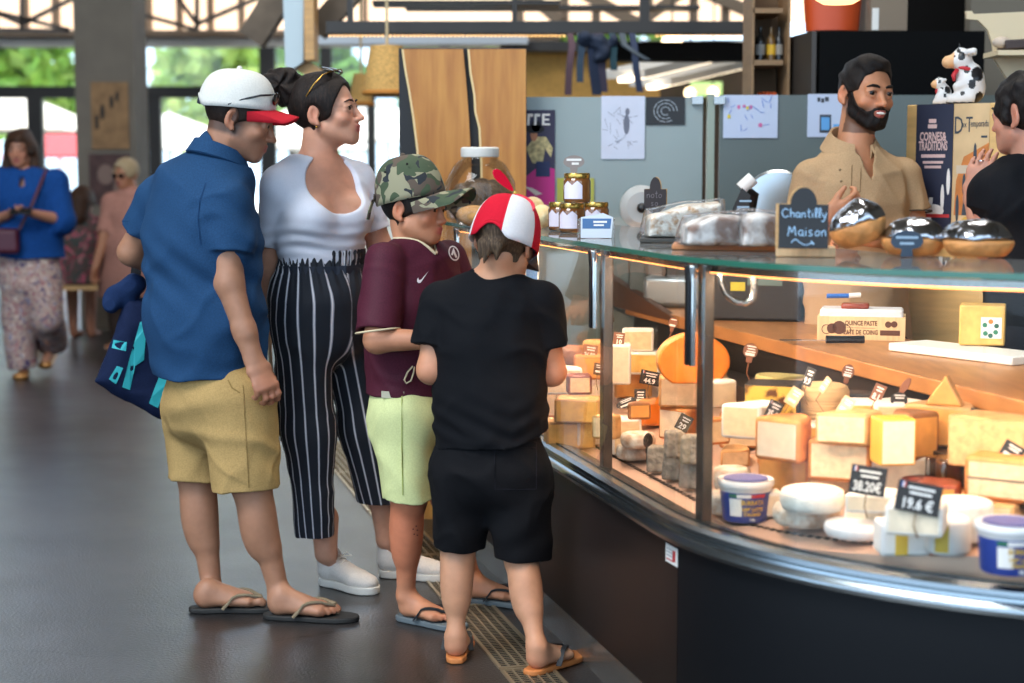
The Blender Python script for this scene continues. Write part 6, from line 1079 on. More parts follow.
# black cabinet with orange bin and boxes
YC = 7.35; r = empty('black_cabinet', (at(880, 96, YC)[0], YC, 0), 'big black cabinet behind the bearded man', 'cabinet'); mb = MB(); pbox(mb, 812, 31, 985, 480, YC, .6); mb.build('cabinet_body', mat('cabinet_black', '#08090a', .8, spec=.1), r); mb = MB(); a, b = at(812, 31, YC), at(812, 480, YC); c = at(792, 34, YC + .45); mb.add([(a[0], YC, b[2]), (a[0], YC, a[2]), (c[0] - .06, YC + .6, a[2]), (c[0] - .06, YC + .6, b[2]), (a[0] + .02, YC, b[2]), (a[0] + .02, YC, a[2]), (c[0], YC + .6, a[2]), (c[0], YC + .6, b[2])], [(0, 1, 2, 3), (4, 7, 6, 5), (1, 5, 6, 2), (0, 3, 7, 4), (0, 4, 5, 1), (3, 2, 6, 7)]); mb.build('side_panel', mat('cabinet_brown', '#3a332d', .5), r)
pq = [at(792, 95, YC + .3), at(808, 96, YC + .05)]; mb = MB(); a, b = at(792, 51, YC + .35), at(808, 52, YC + .1); z0, z1 = at(800, 94, YC + .2)[2], a[2]; r = empty('leaflet', (a + b) / 2 - V(0, 0, z1 - z0), 'green and cream leaflet on the side of the black cabinet', 'leaflet'); n_ = nrm(np.cross(b - a, V(0, 0, 1))); of = n_ * (-.02 if n_[1] > 0 else .02) + V(.02, 0, 0); mb.add([(a + of)[:2].tolist() + [z0], (b + of)[:2].tolist() + [z0], (b + of)[:2].tolist() + [z0 + (z1 - z0) * .7], (a + of)[:2].tolist() + [z0 + (z1 - z0) * .7]], [(0, 1, 2, 3)]); mb.build('green_print', mat('leaflet_green', '#7a9a48', .6, var=.25, vscale=12), r, smooth=0); mb = MB(); mb.add([(a + of)[:2].tolist() + [z0 + (z1 - z0) * .7], (b + of)[:2].tolist() + [z0 + (z1 - z0) * .7], (b + of)[:2].tolist() + [z1], (a + of)[:2].tolist() + [z1]], [(0, 1, 2, 3)]); mb.build('cream_heading', mat('leaflet_cream', '#c8c4a0', .6), r, smooth=0)
r = empty('orange_bin', at(832, 31, YC + .3), 'orange plastic bin on top of the black cabinet', 'bin'); p = at(832, 31.5, YC + .25); s = p[1] / FPX; mb = MB(); mb.lathe([(26 * s, 0), (30 * s, 52 * s), (32 * s, 52 * s), (32 * s, 56 * s), (29 * s, 56 * s)], p, 36, sy=.7); mb.build('bin_body', mat('bin_orange', '#c2481a', .45), r, smooth=50)
for x0, x1, lab in ((870, 908, 'grey-brown cardboard box on the black cabinet right of the orange bin'),): mb = MB(); pbox(mb, x0, -14, x1, 30.5, YC + .15, .3); r = empty('cardboard_box', at((x0 + x1) / 2, 30.5, YC + .3), lab, 'box'); mb.build('box_body', mat('card_taupe', '#7a6a58', .7), r); mb = MB(); pbox(mb, x0 + 2, 8, x0 + 9, 30, YC + .146, .004); mb.build('label', M_white, r)
# pendant lamp over the counter
p = at(838, 3, 5.6); s = p[1] / FPX; r = empty('pendant_lamp', p, 'round glowing glass pendant lamp at the top edge above the bearded man', 'lamp'); mb = MB(); mb.lathe([(15 * s, -1 * s), (22 * s, 3 * s), (25 * s, 10 * s), (22 * s, 19 * s), (12 * s, 26 * s), (4 * s, 28 * s)], p, 28); mb.build('lamp_shade', mat('lamp_glow', '#f0c890', .4, emit='#ffd090', estr=1.6), r, smooth=60); mb = MB(); mb.tube([p + V(0, 0, 27 * s), p + V(0, 0, 1.5)], .004, 6); mb.build('cord', M_black, r)
mb = MB(); pbox(mb, 612, 42, 1300, 60, 9.4, .2); pbox(mb, 905, -60, 1300, 44, 8.6, .2); tag(mb.build('trim_5', mat('upper_dark', '#0b0a09', .9, spec=.1)), kind='structure')
mb = MB(); pbox(mb, 958, -60, 1200, 480, 8.2, .1); one(mb, 'side_wall_panel', mat('wall_taupe', '#6b6458', .8), 'taupe wall panel behind the cow figurines', 'wall panel')
# birch box board with two posters, cow figurines, shelf bracket
YK = 6.0; a, b = at(907, 105, YK), at(1016, 78, YK - .25); r = empty('plywood_case', ((a[0] + b[0]) / 2, YK, 0), 'tall pale plywood case carrying two bullfight posters', 'case'); M_ply = mat('plywood', '#d2a868', .55, var=.08, vscale=6, stretch=(1, 1, 8)); dv = nrm(V(b[0] - a[0], b[1] - a[1], 0)); Rk = frame(dv, np.cross(V(0, 0, 1), dv)); L = math.hypot(b[0] - a[0], b[1] - a[1]) + .3; ck = V(a[0], a[1], 0) + dv * L / 2; zt = a[2]
mb = MB(); mb.box(ck + Rk @ V(0, .15, zt / 2), (L, .3, zt), Rk); mb.build('case_body', M_ply, r, bevel=.004)
fk = lambda u0, u1, v0, v1, y=-.0012: [ck + Rk @ V(-L / 2 + u, y, zt - v) for u, v in ((u0, v1), (u1, v1), (u1, v0), (u0, v0))]
def wallposter(label, u0, u1, v0, v1, base, items):
    q = fk(u0, u1, v0, v1); W, H = u1 - u0, v1 - v0; o = q[0]; R2 = Rk @ np.array([[1, 0, 0], [0, 0, -1], [0, 1, 0.]]); p = empty('bullfight_poster', (q[0] + q[1]) / 2, label, 'poster'); mb = MB(); mb.prism(rect(0, 0, W, H), 0, .0012, o, R2); mb.build('sheet', base, p, smooth=0)
    for i, (nm, m, polys) in enumerate(items):
        mb = MB()
        for pl in polys: mb.prism([(x * W, y * H) for x, y in pl], .0013 + .0003 * i, .0015 + .0003 * i, o, R2)
        if mb.v: mb.build(nm, m, p, smooth=0)
    return p, o, R2, W, H
s = YK / FPX; w1 = 39 * s; M_pn = mat('poster_midnight', '#1a2038', .6); M_pp = mat('poster_pink', '#d8b4ac', .7); M_or = mat('poster_orange', '#c87838', .7, var=.2, vscale=14); M_dk = mat('poster_slate', '#3a424a', .7)
p, o, R2, W_, H_ = wallposter('dark blue poster reading Cornes et Traditions on the plywood case', 11 * s, 11 * s + w1, .0, 130 * s, M_pn, [('white_candles', M_chalk, [oval(.9, .42, .05, .1), oval(.75, .3, .05, .1), [(.25, .06), (.4, .3), (.5, .3), (.42, .02)], oval(.5, .2, .3, .05)]), ('red_band', M_fr, [rect(.3, .15, .95, .175)]), ('small_print', M_pp, [rect(.15, .6, .8, .625), rect(.2, .555, .75, .575), rect(.25, .52, .7, .54)]), ('date_print', M_pp, [rect(.32, .82, .56, .85), rect(.34, .86, .54, .89)]), ('yellow_strip', mat('poster_ochre', '#c89848', .7), [rect(0, 0, 1, .05)])])
mb = MB(); text_mb(mb, 'CORNES&', o + R2 @ V(W_ * .46, H_ * .755, .003), .042, R2, .0003, sx=.52, bold=.0012); text_mb(mb, 'TRADITIONS', o + R2 @ V(W_ * .47, H_ * .685, .003), .044, R2, .0003, sx=.42, bold=.0012); mb.build('lettering', M_pp, p, smooth=0)
p, o, R2, W_, H_ = wallposter('orange painted poster reading Dax Temporada on the plywood case', 11 * s + w1 + .002, 11 * s + w1 + 37 * s, .0, 135 * s, mat('poster_sand', '#cfae80', .7, var=.1, vscale=10), [('arena', M_or, [[(.3, .62), (1, .72), (1, .2), (.05, .2), (.1, .45)]]), ('pale_wall', mat('poster_bone', '#c8b49a', .7), [rect(.1, .5, 1, .56)]), ('figures', M_dk, [oval(.62, .62, .05, .1), [(.58, .4), (.64, .55), (.68, .4), (.72, .4), (.66, .58), (.6, .58), (.54, .4)], oval(.33, .42, .05, .08), [(.28, .2), (.36, .4), (.42, .2)], oval(.15, .25, .05, .1), [(.1, .02), (.15, .2), (.2, .02)]]), ('yellow_patch', mat('poster_yellow', '#c8a040', .7), [oval(.4, .12, .16, .07)]), ('small_print', M_dk, [rect(.78, .755, .95, .77)])])
mb = MB(); text_mb(mb, 'D', o + R2 @ V(W_ * .14, H_ * .84, .003), .085, R2, .0003, sx=.55); text_mb(mb, 'ax', o + R2 @ V(W_ * .3, H_ * .85, .003), .03, R2, .0003, sx=.6); text_mb(mb, 'T', o + R2 @ V(W_ * .44, H_ * .845, .003), .075, R2, .0003, sx=.55); text_mb(mb, 'emporada', o + R2 @ V(W_ * .73, H_ * .855, .003), .032, R2, .0003, sx=.5); mb.build('lettering', M_dk, p, smooth=0)
# cow figurines (one object each)
M_cow = mat('cow_white', '#d8d6d4', .35); M_cb2 = mat('cow_black', '#141214', .35); M_cn = mat('cow_muzzle', '#d8a878', .45); M_cr = mat('cow_red', '#c02830', .5)
def cow(px, py, k, label):
    b0 = at(px, py, YK + .02); b0[2] = zt + .001; vd = nrm(V(b0[0], b0[1], 0)); R = frame(V(vd[1], -vd[0], 0), vd) @ rotz(.0); L_ = lambda x, y, z: b0 + R @ (V(x, y, z) * k); r = empty('cow_figurine', b0, label, 'figurine')
    F = Field(b0 - .24 * k, b0 + V(.26 * k, .24 * k, .42 * k), .0045 * max(1, k)); e = lambda c, q, kk=.02: F.ell(L_(*c), np.array(q) * k, R, kk * k)
    e((.02, 0, .09), (.085, .075, .09)); e((.025, 0, .15), (.07, .062, .08)); e((-.03, -.02, .255), (.052, .05, .06)); F.cone(L_(0, 0, .18), L_(-.025, -.015, .24), .05 * k, .045 * k, .02); F.cone(L_(-.05, -.03, .245), L_(-.10, -.045, .235), .034 * k, .036 * k, .015)
    for y in (-.055, .055): F.cone(L_(.05, y * .7, .14), L_(-.05, y * 1.3, .10), .03 * k, .024 * k, .02); F.cone(L_(.02, y, .04), L_(-.08, y * 1.2, .028), .04 * k, .03 * k, .02); F.cone(L_(-.01, y * .8 - .02, .285), L_(.035, y * 1.4 - .02, .29), .016 * k, .02 * k, .01); F.cone(L_(-.04, y * .4 - .02, .305), L_(-.045, y * .55 - .02, .335), .009 * k, .006 * k, .01)
    F.plane(b0, V(0, 0, -1)); spots = [((.06, -.07, .17), .035), ((.03, -.08, .11), .02), ((.09, .02, .20), .03), ((-.03, -.07, .265), .019), ((-.045, -.05, .295), .012), ((.0, -.06, .19), .016), ((-.02, -.06, .055), .02), ((.07, -.05, .03), .03)]
    def mf(C):
        q = (C - b0) @ R / k; o = np.zeros(len(C), int)
        for c, rr in spots: o[(((q - np.array(c)) / np.array([rr, rr * 1.8, rr * 1.3])) ** 2).sum(1) < 1] = 1
        o[(q[:, 0] < -.068) & (q[:, 2] > .19) & (q[:, 2] < .29)] = 2; o[q[:, 2] < .012] = 1; o[q[:, 2] > .312] = 1; return o
    fobj(F, 'body', [M_cow, M_cb2, M_cn], r, matfn=mf, relax=2); mb = MB(); mb.torus(L_(-.012, -.008, .2), .05 * k, .011 * k, 24, 8, R @ roty(.25)); mb.tube([L_(-.05, -.04, .195), L_(-.07, -.05, .16), L_(-.066, -.055, .13)], [.012 * k, .014 * k, .006 * k], 8); mb.build('red_scarf', M_cr, r, smooth=180)
    for y in (-.045,): mb = MB(); mb.ball(L_(-.066, y - .02, .262), (.007 * k, .005 * k, .01 * k), 8); mb.build('eye', M_cb2, r, smooth=180)
cow(966, 98, .63, 'large black and white cow figurine with a red scarf on the plywood case'); cow(942, 102, .30, 'small cow figurine leaning on the large one on the plywood case')
# scalloped pale shelf bracket at the top right with bits on it
r = empty('wall_shelf', at(1010, 50, 6.6), 'pale scalloped wooden wall shelf at the top right corner', 'shelf'); M_bir = mat('birch', '#d8c4a0', .5); mb = MB(); Yb = 6.6; pol = [(966, 11), (972, 11), (974, 14), (1060, 10), (1060, 110), (1018, 110), (1012, 85), (1003, 72), (994, 58), (993, 44), (988, 30), (978, 20), (967, 19)]
q = [at(x, y, Yb) for x, y in pol]; mb.prism([(v[0], v[2]) for v in q][::-1], -Yb - .02, -Yb, R=Rz); mb.build('bracket', M_bir, r, smooth=0); mb = MB(); pbox(mb, 998, 50, 1080, 55, Yb - .2, .2); mb.build('shelf_board', M_bir, r)
p = at(1013, 49.5, Yb - .1); b = empty('wooden_tray', p, 'dark little tray with a pale cloth on the scalloped wall shelf', 'tray'); mb = MB(); mb.box(p + V(.02, 0, .018), (.13, .12, .034), roty(-.06)); mb.build('tray_body', mat('tray_dark', '#3a2e2c', .6), b, bevel=.004); mb = MB(); mb.ball(p + V(-.05, -.02, .025), (.035, .03, .022), 8); mb.build('cloth', mat('cloth_pale', '#b8a898', .8), b)
# slicer head seen above the cakes
c = at(757, 212, 6.2); r = empty('slicing_machine', V(c[0], 6.2, 0), 'tall meat slicer with a silver disc blade behind the white sugared cake', 'slicer'); mb = MB(); pbox(mb, 735, 225, 800, 314, 6.15, .2); mb.build('stand', M_part, r); mb = MB(); mb.lathe([(.13, -.01), (.14, 0), (.13, .01)], at(778, 208, 6.2), 36, R=rotx(1.45) @ rotz(0)); mb.build('disc_blade', mat('blade_silver', '#b8c0c4', .25, .8), r); mb = MB(); mb.tube([at(748, 222, 6.05), at(752, 195, 6.02), at(745, 190, 6.0)], [.02, .025, .02], 10); mb.build('arm', M_black, r); mb = MB(); mb.tube([at(741, 189, 6.0), at(753, 178, 6.0)], .024, 12); mb.build('white_handle', M_white, r)
c = at(640, 205, 6.3); r = empty('ham_slicer', V(c[0], 6.3, 0), 'pale round machine partly hidden behind the small pointed chalkboard', 'slicer'); mb = MB(); mb.lathe([(.07, 0), (.085, .02), (.085, .06), (.06, .08)], at(641, 207, 6.62) , 24, R=rotx(1.57)); mb.build('motor_housing', mat('machine_grey', '#a8a8a4', .4), r); mb = MB(); mb.ball(at(642, 208, 6.5), (.02, .02, .02), 8); mb.build('hub', M_black, r); mb = MB(); pbox(mb, 630, 225, 660, 303, 6.62, .12); mb.build('stand', M_part, r)
# ================================================================== people
def person(loc, label, group=None): return empty('person', loc, label, 'person', group)
VOX = .0042
def hollow(F, a, b, ra, rb, k=.003): F.cone(a, b, ra, rb, k, 's')       # open a sleeve or trouser leg from its hem
def hair_field(H, g, lo, hi, h, face=((0, .088, -.045), (.073, .075, .112)), nape=-.085, ear=.03, burn=-.02):
    F = Field(lo, hi, h); head_shape(F, H, g, ears=False); H.E(F, face[0], face[1], .012, 's'); F.plane(H.p(0, -.06, nape), -H.M[:, 2] + .35 * H.M[:, 1])
    for sx in (-1, 1): H.E(F, (sx * .085, -.018, -.012), (.024, ear * .75, ear * 1.15), .008, 's'); H.E(F, (sx * .07, .045, burn - .062), (.045, .066, .06), .008, 's'); H.E(F, (sx * .08, .0, -.065), (.034, .05, .04), .006, 's')
    return F
# ---------------------------------------------------------------- man in the blue polo
def man():
    Y = 5.42; fw = nrm(V(.82, .57, 0)); rt = V(fw[1], -fw[0], 0); j = lambda x, y, d=0: at(x, y, Y + d)
    p = person(V(-.93, 5.42, 0), 'man in a blue polo shirt, khaki shorts and white cap with a red brim')
    H = Head(j(240, 118.5), V(.93, .08, -.27), V(.25, .05, 1), 1.08)
    sh, el, wr = j(226, 205, -.12), j(229, 283, -.17), j(254, 360, -.2); shl, ell_, wrl = j(160, 200, .12), j(132, 252, .18), j(190, 285, .36)
    hip, kn, an = j(238, 400, -.09), j(251, 482, -.1), j(279, 592, -.1); hipl, knl, anl = j(200, 400, .08), j(197, 472, .06), j(212, 590, .05)
    nb, ch, wa, pe = j(222, 158), j(204, 232), j(204, 318), j(216, 388)
    heel, heell = atz(266, 620, 0), atz(193, 612, 0); fd = nrm(V(.97, -.12, 0)); fdl = nrm(V(.95, .1, 0)); heel[1] += .02
    lo, hi = bounds([sh, el, wr, shl, ell_, wrl, pe, heel + fd * .26, heell, H.p(0, 0, .13), H.p(0, .13, 0)], .1); lo[2] = -.01; F = Field(lo, hi, VOX)
    st = [(pe - V(0, 0, .05), .15, .12), (wa, .15, .13), (ch, .17, .13), (nb - V(0, 0, .06), .10, .075)]; chain(F, st, rt, .05); F.cone(nb - V(0, 0, .05), H.p(0, -.03, -.05), .064, .058, .03)
    for s_, e_, w_ in ((sh, el, wr), (shl, ell_, wrl)): F.cone(nb - V(0, 0, .07), s_, .06, .06, .04); limb(F, [s_, e_], [.056, .045], .03); F.econe(e_, e_ * .35 + w_ * .65, (.046, .044), (.037, .033), rt, .02); F.econe(e_ * .4 + w_ * .6, w_, (.037, .033), (.031, .025), fw, .02)
    leg(F, hip, kn, an, -fw, 1.06); leg(F, hipl, knl, anl, -fdl, 1.06)
    foot(F, heel, fd, an, .265, .018, True); foot(F, heell, fdl, anl, .265, .018, False)
    head_shape(F, H); hd = nrm(j(267, 388, -.22) - wr); hand(F, wr, hd, -fw * .3 + V(-.75, .75, 0), fw + V(0, -.1, 0), .19, (.35, .75, .5), .05, (.35, .2)); hand(F, wrl, V(.7, -.2, -.2), V(0, 0, -1), V(.3, .8, 0), .18)
    body = fobj(F, 'body', skinmat('skin_man'), p, skincol('#a07258', H, '#a0574c', stubble=('#6d5146', .32), scalp=('#3a2a24', -.06), flush_at=[(heel + fd * .2, .06), (heell, .05), (wr + hd * .12, .08)]))
    eyes(H, p, '#4a3526', look=(0, 1, -.25), brow=hairmat('brow_dark', '#241811'), browth=.005)
    hf = hair_field(H, .0045, *bounds([H.o], .19), .004, nape=-.07, face=((0, .088, -.045), (.085, .088, .112)), burn=.0); fobj(hf, 'hair', hairmat('hair_short_brown', '#2a1d16'), p)
    # polo
    F = Field(*bounds([sh, shl, el, ell_, pe, nb], .24), VOX); hem = j(208, 374)
    chain(F, [(hem - V(0, 0, .03), .198, .168), (wa, .2, .175), (ch + V(-.01, 0, -.02), .205, .165), (ch + V(.0, 0, .12), .19, .135), (nb - V(.02, 0, .055), .12, .085)], rt, .07)
    F.cone(nb - V(0, 0, .06), H.p(0, -.045, -.105), .08, .066, .03); F.plane(hem, V(0, 0, -1))
    for s_, e_, q in ((sh, el, .62), (shl, ell_, .62)):
        h_ = s_ * (1 - q) + e_ * q; w_ = nrm(e_ - s_); F.cone(nb - V(0, 0, .085), s_, .08, .078, .04); F.tubecut([(s_, h_ + w_ * .04, .08, .072)], h_, w_, .052, .062, .014)
    F.cone(nb + V(.03, 0, -.01), H.p(0, -.0, -.06), .062, .085, .004, 's')
    g1, g2 = folds(3, 14, .009, aniso=(1, 1, .4)), folds(4, 34, .0045, aniso=(1, 1, .5)); F.wrinkle(lambda P: g1(P) + g2(P) + .004 * np.sin((P[:, 2] * 60 + P[:, 0] * 50)) * np.exp(-((P[:, 2] - 1.12) / .12) ** 2)); M_pb = cloth('polo_blue', '#1f3f61')
    shirt = fobj(F, 'polo_shirt', M_pb, p)
    R = frame(rt, nrm(fw + V(0, 0, -.15))); mb = MB(); ct = H.p(0, -.03, -.105); band(mb, ct + V(-.005, 0, -.012), R, [(.07, -.03), (.073, .018), (.079, .021), (.1, -.022), (.096, -.027), (.079, .007)], .5, 2 * math.pi - .5, 36, 1.05, -.02)
    c = mb.build('collar', M_pb, p, smooth=60); c.parent = shirt
    for s_, e_, q in ((sh, el, .62), (shl, ell_, .62)):
        w_ = nrm(e_ - s_); h_ = s_ * (1 - q) + e_ * q; mb = MB(); Rc = frame(rt, np.cross(w_, rt)); mb.torus(h_ - w_ * .022, .0738, .0022, 40, 6, Rc); c = mb.build('sleeve_cuff', M_pb, p, smooth=180); c.parent = shirt
    # shorts
    F = Field(*bounds([pe + V(0, 0, .15), kn, knl], .22), VOX); hr, hl = j(247, 489, -.1), j(199, 479, .06)
    chain(F, [(j(214, 350), .165, .14), (j(217, 400), .178, .165)], rt, .04)
    for a, b, rr in ((j(238, 402, -.08), hr, .1), (j(204, 402, .07), hl, .092)): w_ = nrm(b - a); F.tubecut([(a, b + w_ * .04, (.112, .13), (rr * .98, rr * 1.1))], b, w_ * .5 + V(0, 0, -.5), .074, .09, .035, .05, rt)
    g1, g2 = folds(5, 18, .007), folds(6, 48, .0035); F.wrinkle(lambda P: g1(P) + g2(P)); sm = cloth('khaki', '#a98a58'); so = fobj(F, 'shorts', sm, p)
    T = bvh(so); mk = cloth('khaki_seam', '#8a6f42')
    pxdecal(p, 'side_seam', T, pl([(243, 385), (245, 420), (247, 455), (249, 488)]), mk); pxdecal(p, 'pocket_edge', T, pl([(228, 380), (232, 388), (240, 393)], .7), mk)
    pxdecal(p, 'shoulder_seam', shirt, pl([(206, 183), (200, 200), (198, 220), (201, 245)]), cloth('polo_seam', '#17365a'))
    msole, mst = mat('sole_black', '#1b1917', .7), mat('strap_khaki', '#7d6f58', .8, var=.15)
    flipflop(p, 'flip_flop', heel, fd, .285, True, msole, mst); flipflop(p, 'flip_flop', heell, fdl, .285, False, msole, mst)
    M_cw = cloth('cap_white', '#cfcdc6', var=.05); cr, L = cap(p, H, 'cap', [M_cw], dome=(.092, .114, .116), c=(0, -.016, .024), base=.0, brim=cloth('cap_red', '#b3202c', var=.05), brimlen=.068, brimdrop=.014, tilt=.2, arch=5)
    mb = MB(); mb.box(L((0, -.108, .02)), (.03, .012, .03), H.M); s = mb.build('cap_strap', mat('strap_navy', '#1b2336', .7), p, bevel=.003); s.parent = cr
    # sunglasses perched over the brim
    mg, mf = mat('lens_black', '#0a0a0b', .08, spec=.8), mat('frame_black', '#111112', .3); mb = MB(); mb.tube([L((-.085 - .004, -.02, .006)), L((-.088, .02, .024)), L((-.08, .07, .04)), L((-.062, .098, .045))], .0032, 6); mb.tube([L((.089, -.02, .006)), L((.088, .02, .024)), L((.08, .07, .04)), L((.062, .098, .045))], .0032, 6); mb.tube([L((-.062, .098, .045)), L((-.03, .112, .05)), L((.03, .112, .05)), L((.062, .098, .045))], .003, 6); sg = mb.build('sunglasses', mf, p)
    for sx in (-1, 1): mb = MB(); mb.ball(L((sx * .036, .112, .036)), (.029, .006, .021), 10, H.M @ rotz(-sx * .25)); l = mb.build('lens', mg, p, smooth=180); l.parent = sg
    return p
man()
# shoulder bag hanging behind the man
def navy_bag():
    Y = 5.72; j = lambda x, y, d=0: at(x, y, Y + d); r = empty('tote_bag', j(165, 422), 'navy cloth shoulder bag with turquoise letters hanging behind the man in the blue polo', 'bag')
    F = Field(*bounds([j(95, 270), j(195, 440)], .12), .005); Rb = frame(V(1, .25, 0), V(0, 0, 1))
    px = Y / FPX; o_ = j(150, 360); uu = nrm(V(1, .3, 0)); fx = 1 / uu[0]
    F.poly(o_, uu, V(0, 0, 1), [((x - 150) * px * fx, (360 - y) * px) for x, y in ((130, 296), (148, 300), (178, 330), (190, 400), (176, 432), (150, 418), (112, 394), (99, 378), (104, 365), (118, 330))], .11, .05); g, g3 = folds(8, 18, .016), folds(18, 50, .004); F.wrinkle(lambda P: g(P) + g3(P)); mn = cloth('bag_navy', '#131e3a'); b = fobj(F, 'bag_body', mn, r)
    F = Field(*bounds([j(112, 300), j(140, 285)], .08), .004); F.econe(j(110, 303, -.05), j(136, 284, -.04), (.03, .035), (.035, .04), V(0, 1, 0), .02); F.cone(j(128, 292, -.03), j(134, 312, -.02), .03, .035, .02); g2 = lumps(9, 60, .004); F.wrinkle(lambda P: g2(P)); fobj(F, 'bunched_cloth', cloth('bag_navy2', '#182a4c'), r)
    T = bvh(b); mt = mat('turquoise_print', '#2aa6ad', .6); c = j(150, 360, -.25)
    for q in ([(114, 340), (127, 342), (126, 351), (112, 348)], [(117, 366), (123, 368), (116, 384), (109, 379)], [(140, 322), (147, 320), (144, 360), (135, 366), (130, 390), (122, 387), (129, 360)], [(160, 374), (169, 376), (158, 408), (149, 403)], [(173, 398), (178, 404), (172, 420), (163, 414)], [(168, 336), (177, 338), (171, 365), (162, 362)]): pxdecal(r, 'letter_print', T, [q], mt)
    mb = MB(); mb.strip([j(145, 200, .0), j(137, 262, -.02), j(134, 292, -.02)], [V(1, .2, 0)] * 3, .034, .005); mb.build('strap', mat('strap_black', '#101218', .8), r)
navy_bag()
# ---------------------------------------------------------------- woman in the white top
def woman():
    Y = 5.7; fw = nrm(V(.6, -.8, 0)); rt = V(fw[1], -fw[0], 0); j = lambda x, y, d=0: at(x, y, Y + d)
    p = person(V(-.62, 5.7, 0), 'woman with a dark hair bun, white scoop-neck top and navy striped trousers')
    H = Head(j(326.5, 111.5), V(.965, -.22, .13), V(-.13, 0, 1), 1.07)
    sh, shl = j(279, 186, -.1), j(357, 180, .1); el, ell_ = j(270, 262, .02), j(381, 250, .12); wr, wrl = j(276, 330, .12), j(392, 292, -.02)
    nb, ch, wa, pe = j(317, 164), j(318, 212), j(323, 262), j(321, 312)
    hip, kn, an = j(306, 330, -.05), j(313, 440, -.05), j(326, 553, .0); hipl, knl, anl = j(343, 330, .08), j(366, 430, .1), j(387, 540, .16)
    heel, heell = V(*atz(316, 590, 0)), V(*atz(381, 573, 0)); heel = V(at(322, 580, an[1])[0], an[1] + .07, 0); heell = V(at(381, 570, anl[1])[0], anl[1] + .02, 0); fd, fdl = nrm(V(.76, -.65, 0)), nrm(V(.96, -.28, 0))
    lo, hi = bounds([sh, el, wr, shl, ell_, wrl, pe, heel, heell + fdl * .25, H.p(0, 0, .12), H.p(0, .13, 0)], .1); lo[2] = -.01; F = Field(lo, hi, VOX)
    chain(F, [(pe, .15, .11), (wa, .125, .095), (ch, .135, .1), (j(317, 185), .13, .085), (nb - V(0, 0, .03), .085, .065)], rt, .05); F.cone(nb - V(0, 0, .03), H.p(0, -.028, -.05), .062, .056, .035)
    for sx, (s_, e_, w_) in ((1, (sh, el, wr)), (-1, (shl, ell_, wrl))): F.cone(nb - V(0, 0, .045), s_, .05, .05, .05); limb(F, [s_, e_], [.05, .042], .03); limb(F, [e_, w_], [.042, .026], .02); F.ell(ch + fw * .075 + rt * .075 * sx + V(0, 0, -.01), (.068, .068, .068), None, .035)
    leg(F, hip, kn, an, -fw, .98); leg(F, hipl, knl, anl, -fw, .98); foot(F, heel + fd * .025, fd, an, .19, .028, True); foot(F, heell + fdl * .025, fdl, anl, .19, .028, False); F.cone(an + V(0, 0, .0), an + V(0, 0, .12), .036, .045, .02); F.cone(anl, anl + V(0, 0, .12), .036, .045, .02)
    head_shape(F, H, fem=1, smile=1); hand(F, wr, V(.1, .1, -1), V(1, 0, 0), V(0, 1, 0), .17); hand(F, wrl, V(.8, -.3, .1), V(0, 0, -1), V(0, 1, 0), .17)
    fobj(F, 'body', skinmat('skin_woman'), p, skincol('#c58f74', H, '#b4564f', flush_at=[(ch + V(0, 0, .1), .1)]))
    eyes(H, p, '#4b3a2a', 1, look=(.15, 1, .05), brow=hairmat('brow_brown', '#2c1d15'), lash=mat('lash', '#120c0a', .5), browth=.0034)
    mh = hairmat('hair_dark_brown', '#16100e', '#33241c'); lo, hi = bounds([H.o], .24); F = hair_field(H, .013, lo, hi, .004, face=((0, .086, -.045), (.09, .083, .118)), nape=-.1, ear=.03)
    g = lumps(12, 90, .0018, aniso=(1, 1, .4)); F.wrinkle(lambda P: g(P)); hr = fobj(F, 'hair', mh, p)
    F = Field(lo, hi, .004); bc = H.p(0, -.132, .10); F.ell(bc, (.066, .064, .06), None, .01); F.cone(H.p(0, -.09, .065), bc, .045, .05, .02)
    def sw(P): q = P - bc; a = np.arctan2(q[:, 2], q[:, 0]); r = np.linalg.norm(q, axis=1); return .006 * np.sin(3 * a + r * 90 + q[:, 1] * 40) + .003 * np.sin(7 * a - q[:, 1] * 90)
    F.wrinkle(sw); b = fobj(F, 'bun', mh, p); b.parent = hr
    mg, mf = mat('lens_dark', '#141416', .1, spec=.8), mat('frame_gold', '#b08a44', .25, 1); mb = MB()
    mb.tube([H.p(.084, -.03, .05), H.p(.086, .0, .082), H.p(.075, .03, .108), H.p(.06, .05, .115)], .0022, 6); mb.tube([H.p(-.084, -.03, .05), H.p(-.086, .0, .082), H.p(-.075, .03, .108), H.p(-.06, .05, .115)], .0022, 6); mb.tube([H.p(.06, .05, .115), H.p(.0, .066, .122), H.p(-.06, .05, .115)], .002, 6); sg = mb.build('sunglasses', mf, p)
    for sx in (-1, 1): mb = MB(); mb.ball(H.p(sx * .034, .036, .124), (.028, .022, .005), 10, H.M @ rotx(-.5)); l = mb.build('lens', mg, p, smooth=180); l.parent = sg
    mb = MB(); mb.ball(H.p(.079, -.012, -.046), .0045, 8); mb.build('earring', mf, p)
    # top
    F = Field(*bounds([sh, shl, el, ell_, pe, nb], .2), VOX); wl = j(323, 268)
    chain(F, [(wl - V(0, 0, .02), .142, .112), (j(321, 245), .138, .108), (j(318, 222), .15, .118), (j(318, 195), .152, .108), (j(317, 176), .13, .09)], rt, .05)
    for sx, (s_, e_, q) in ((1, (sh, el, .72)), (-1, (shl, ell_, .72))):
        h_ = s_ * (1 - q) + e_ * q; w_ = nrm(e_ - s_); F.cone(j(317, 178), s_, .058, .062, .05); F.ell(ch + fw * .08 + rt * .076 * sx + V(0, 0, -.012), (.078, .078, .076), None, .04); F.tubecut([(s_, h_ + w_ * .04, .062, .055)], h_, w_, .044, .049, .012)
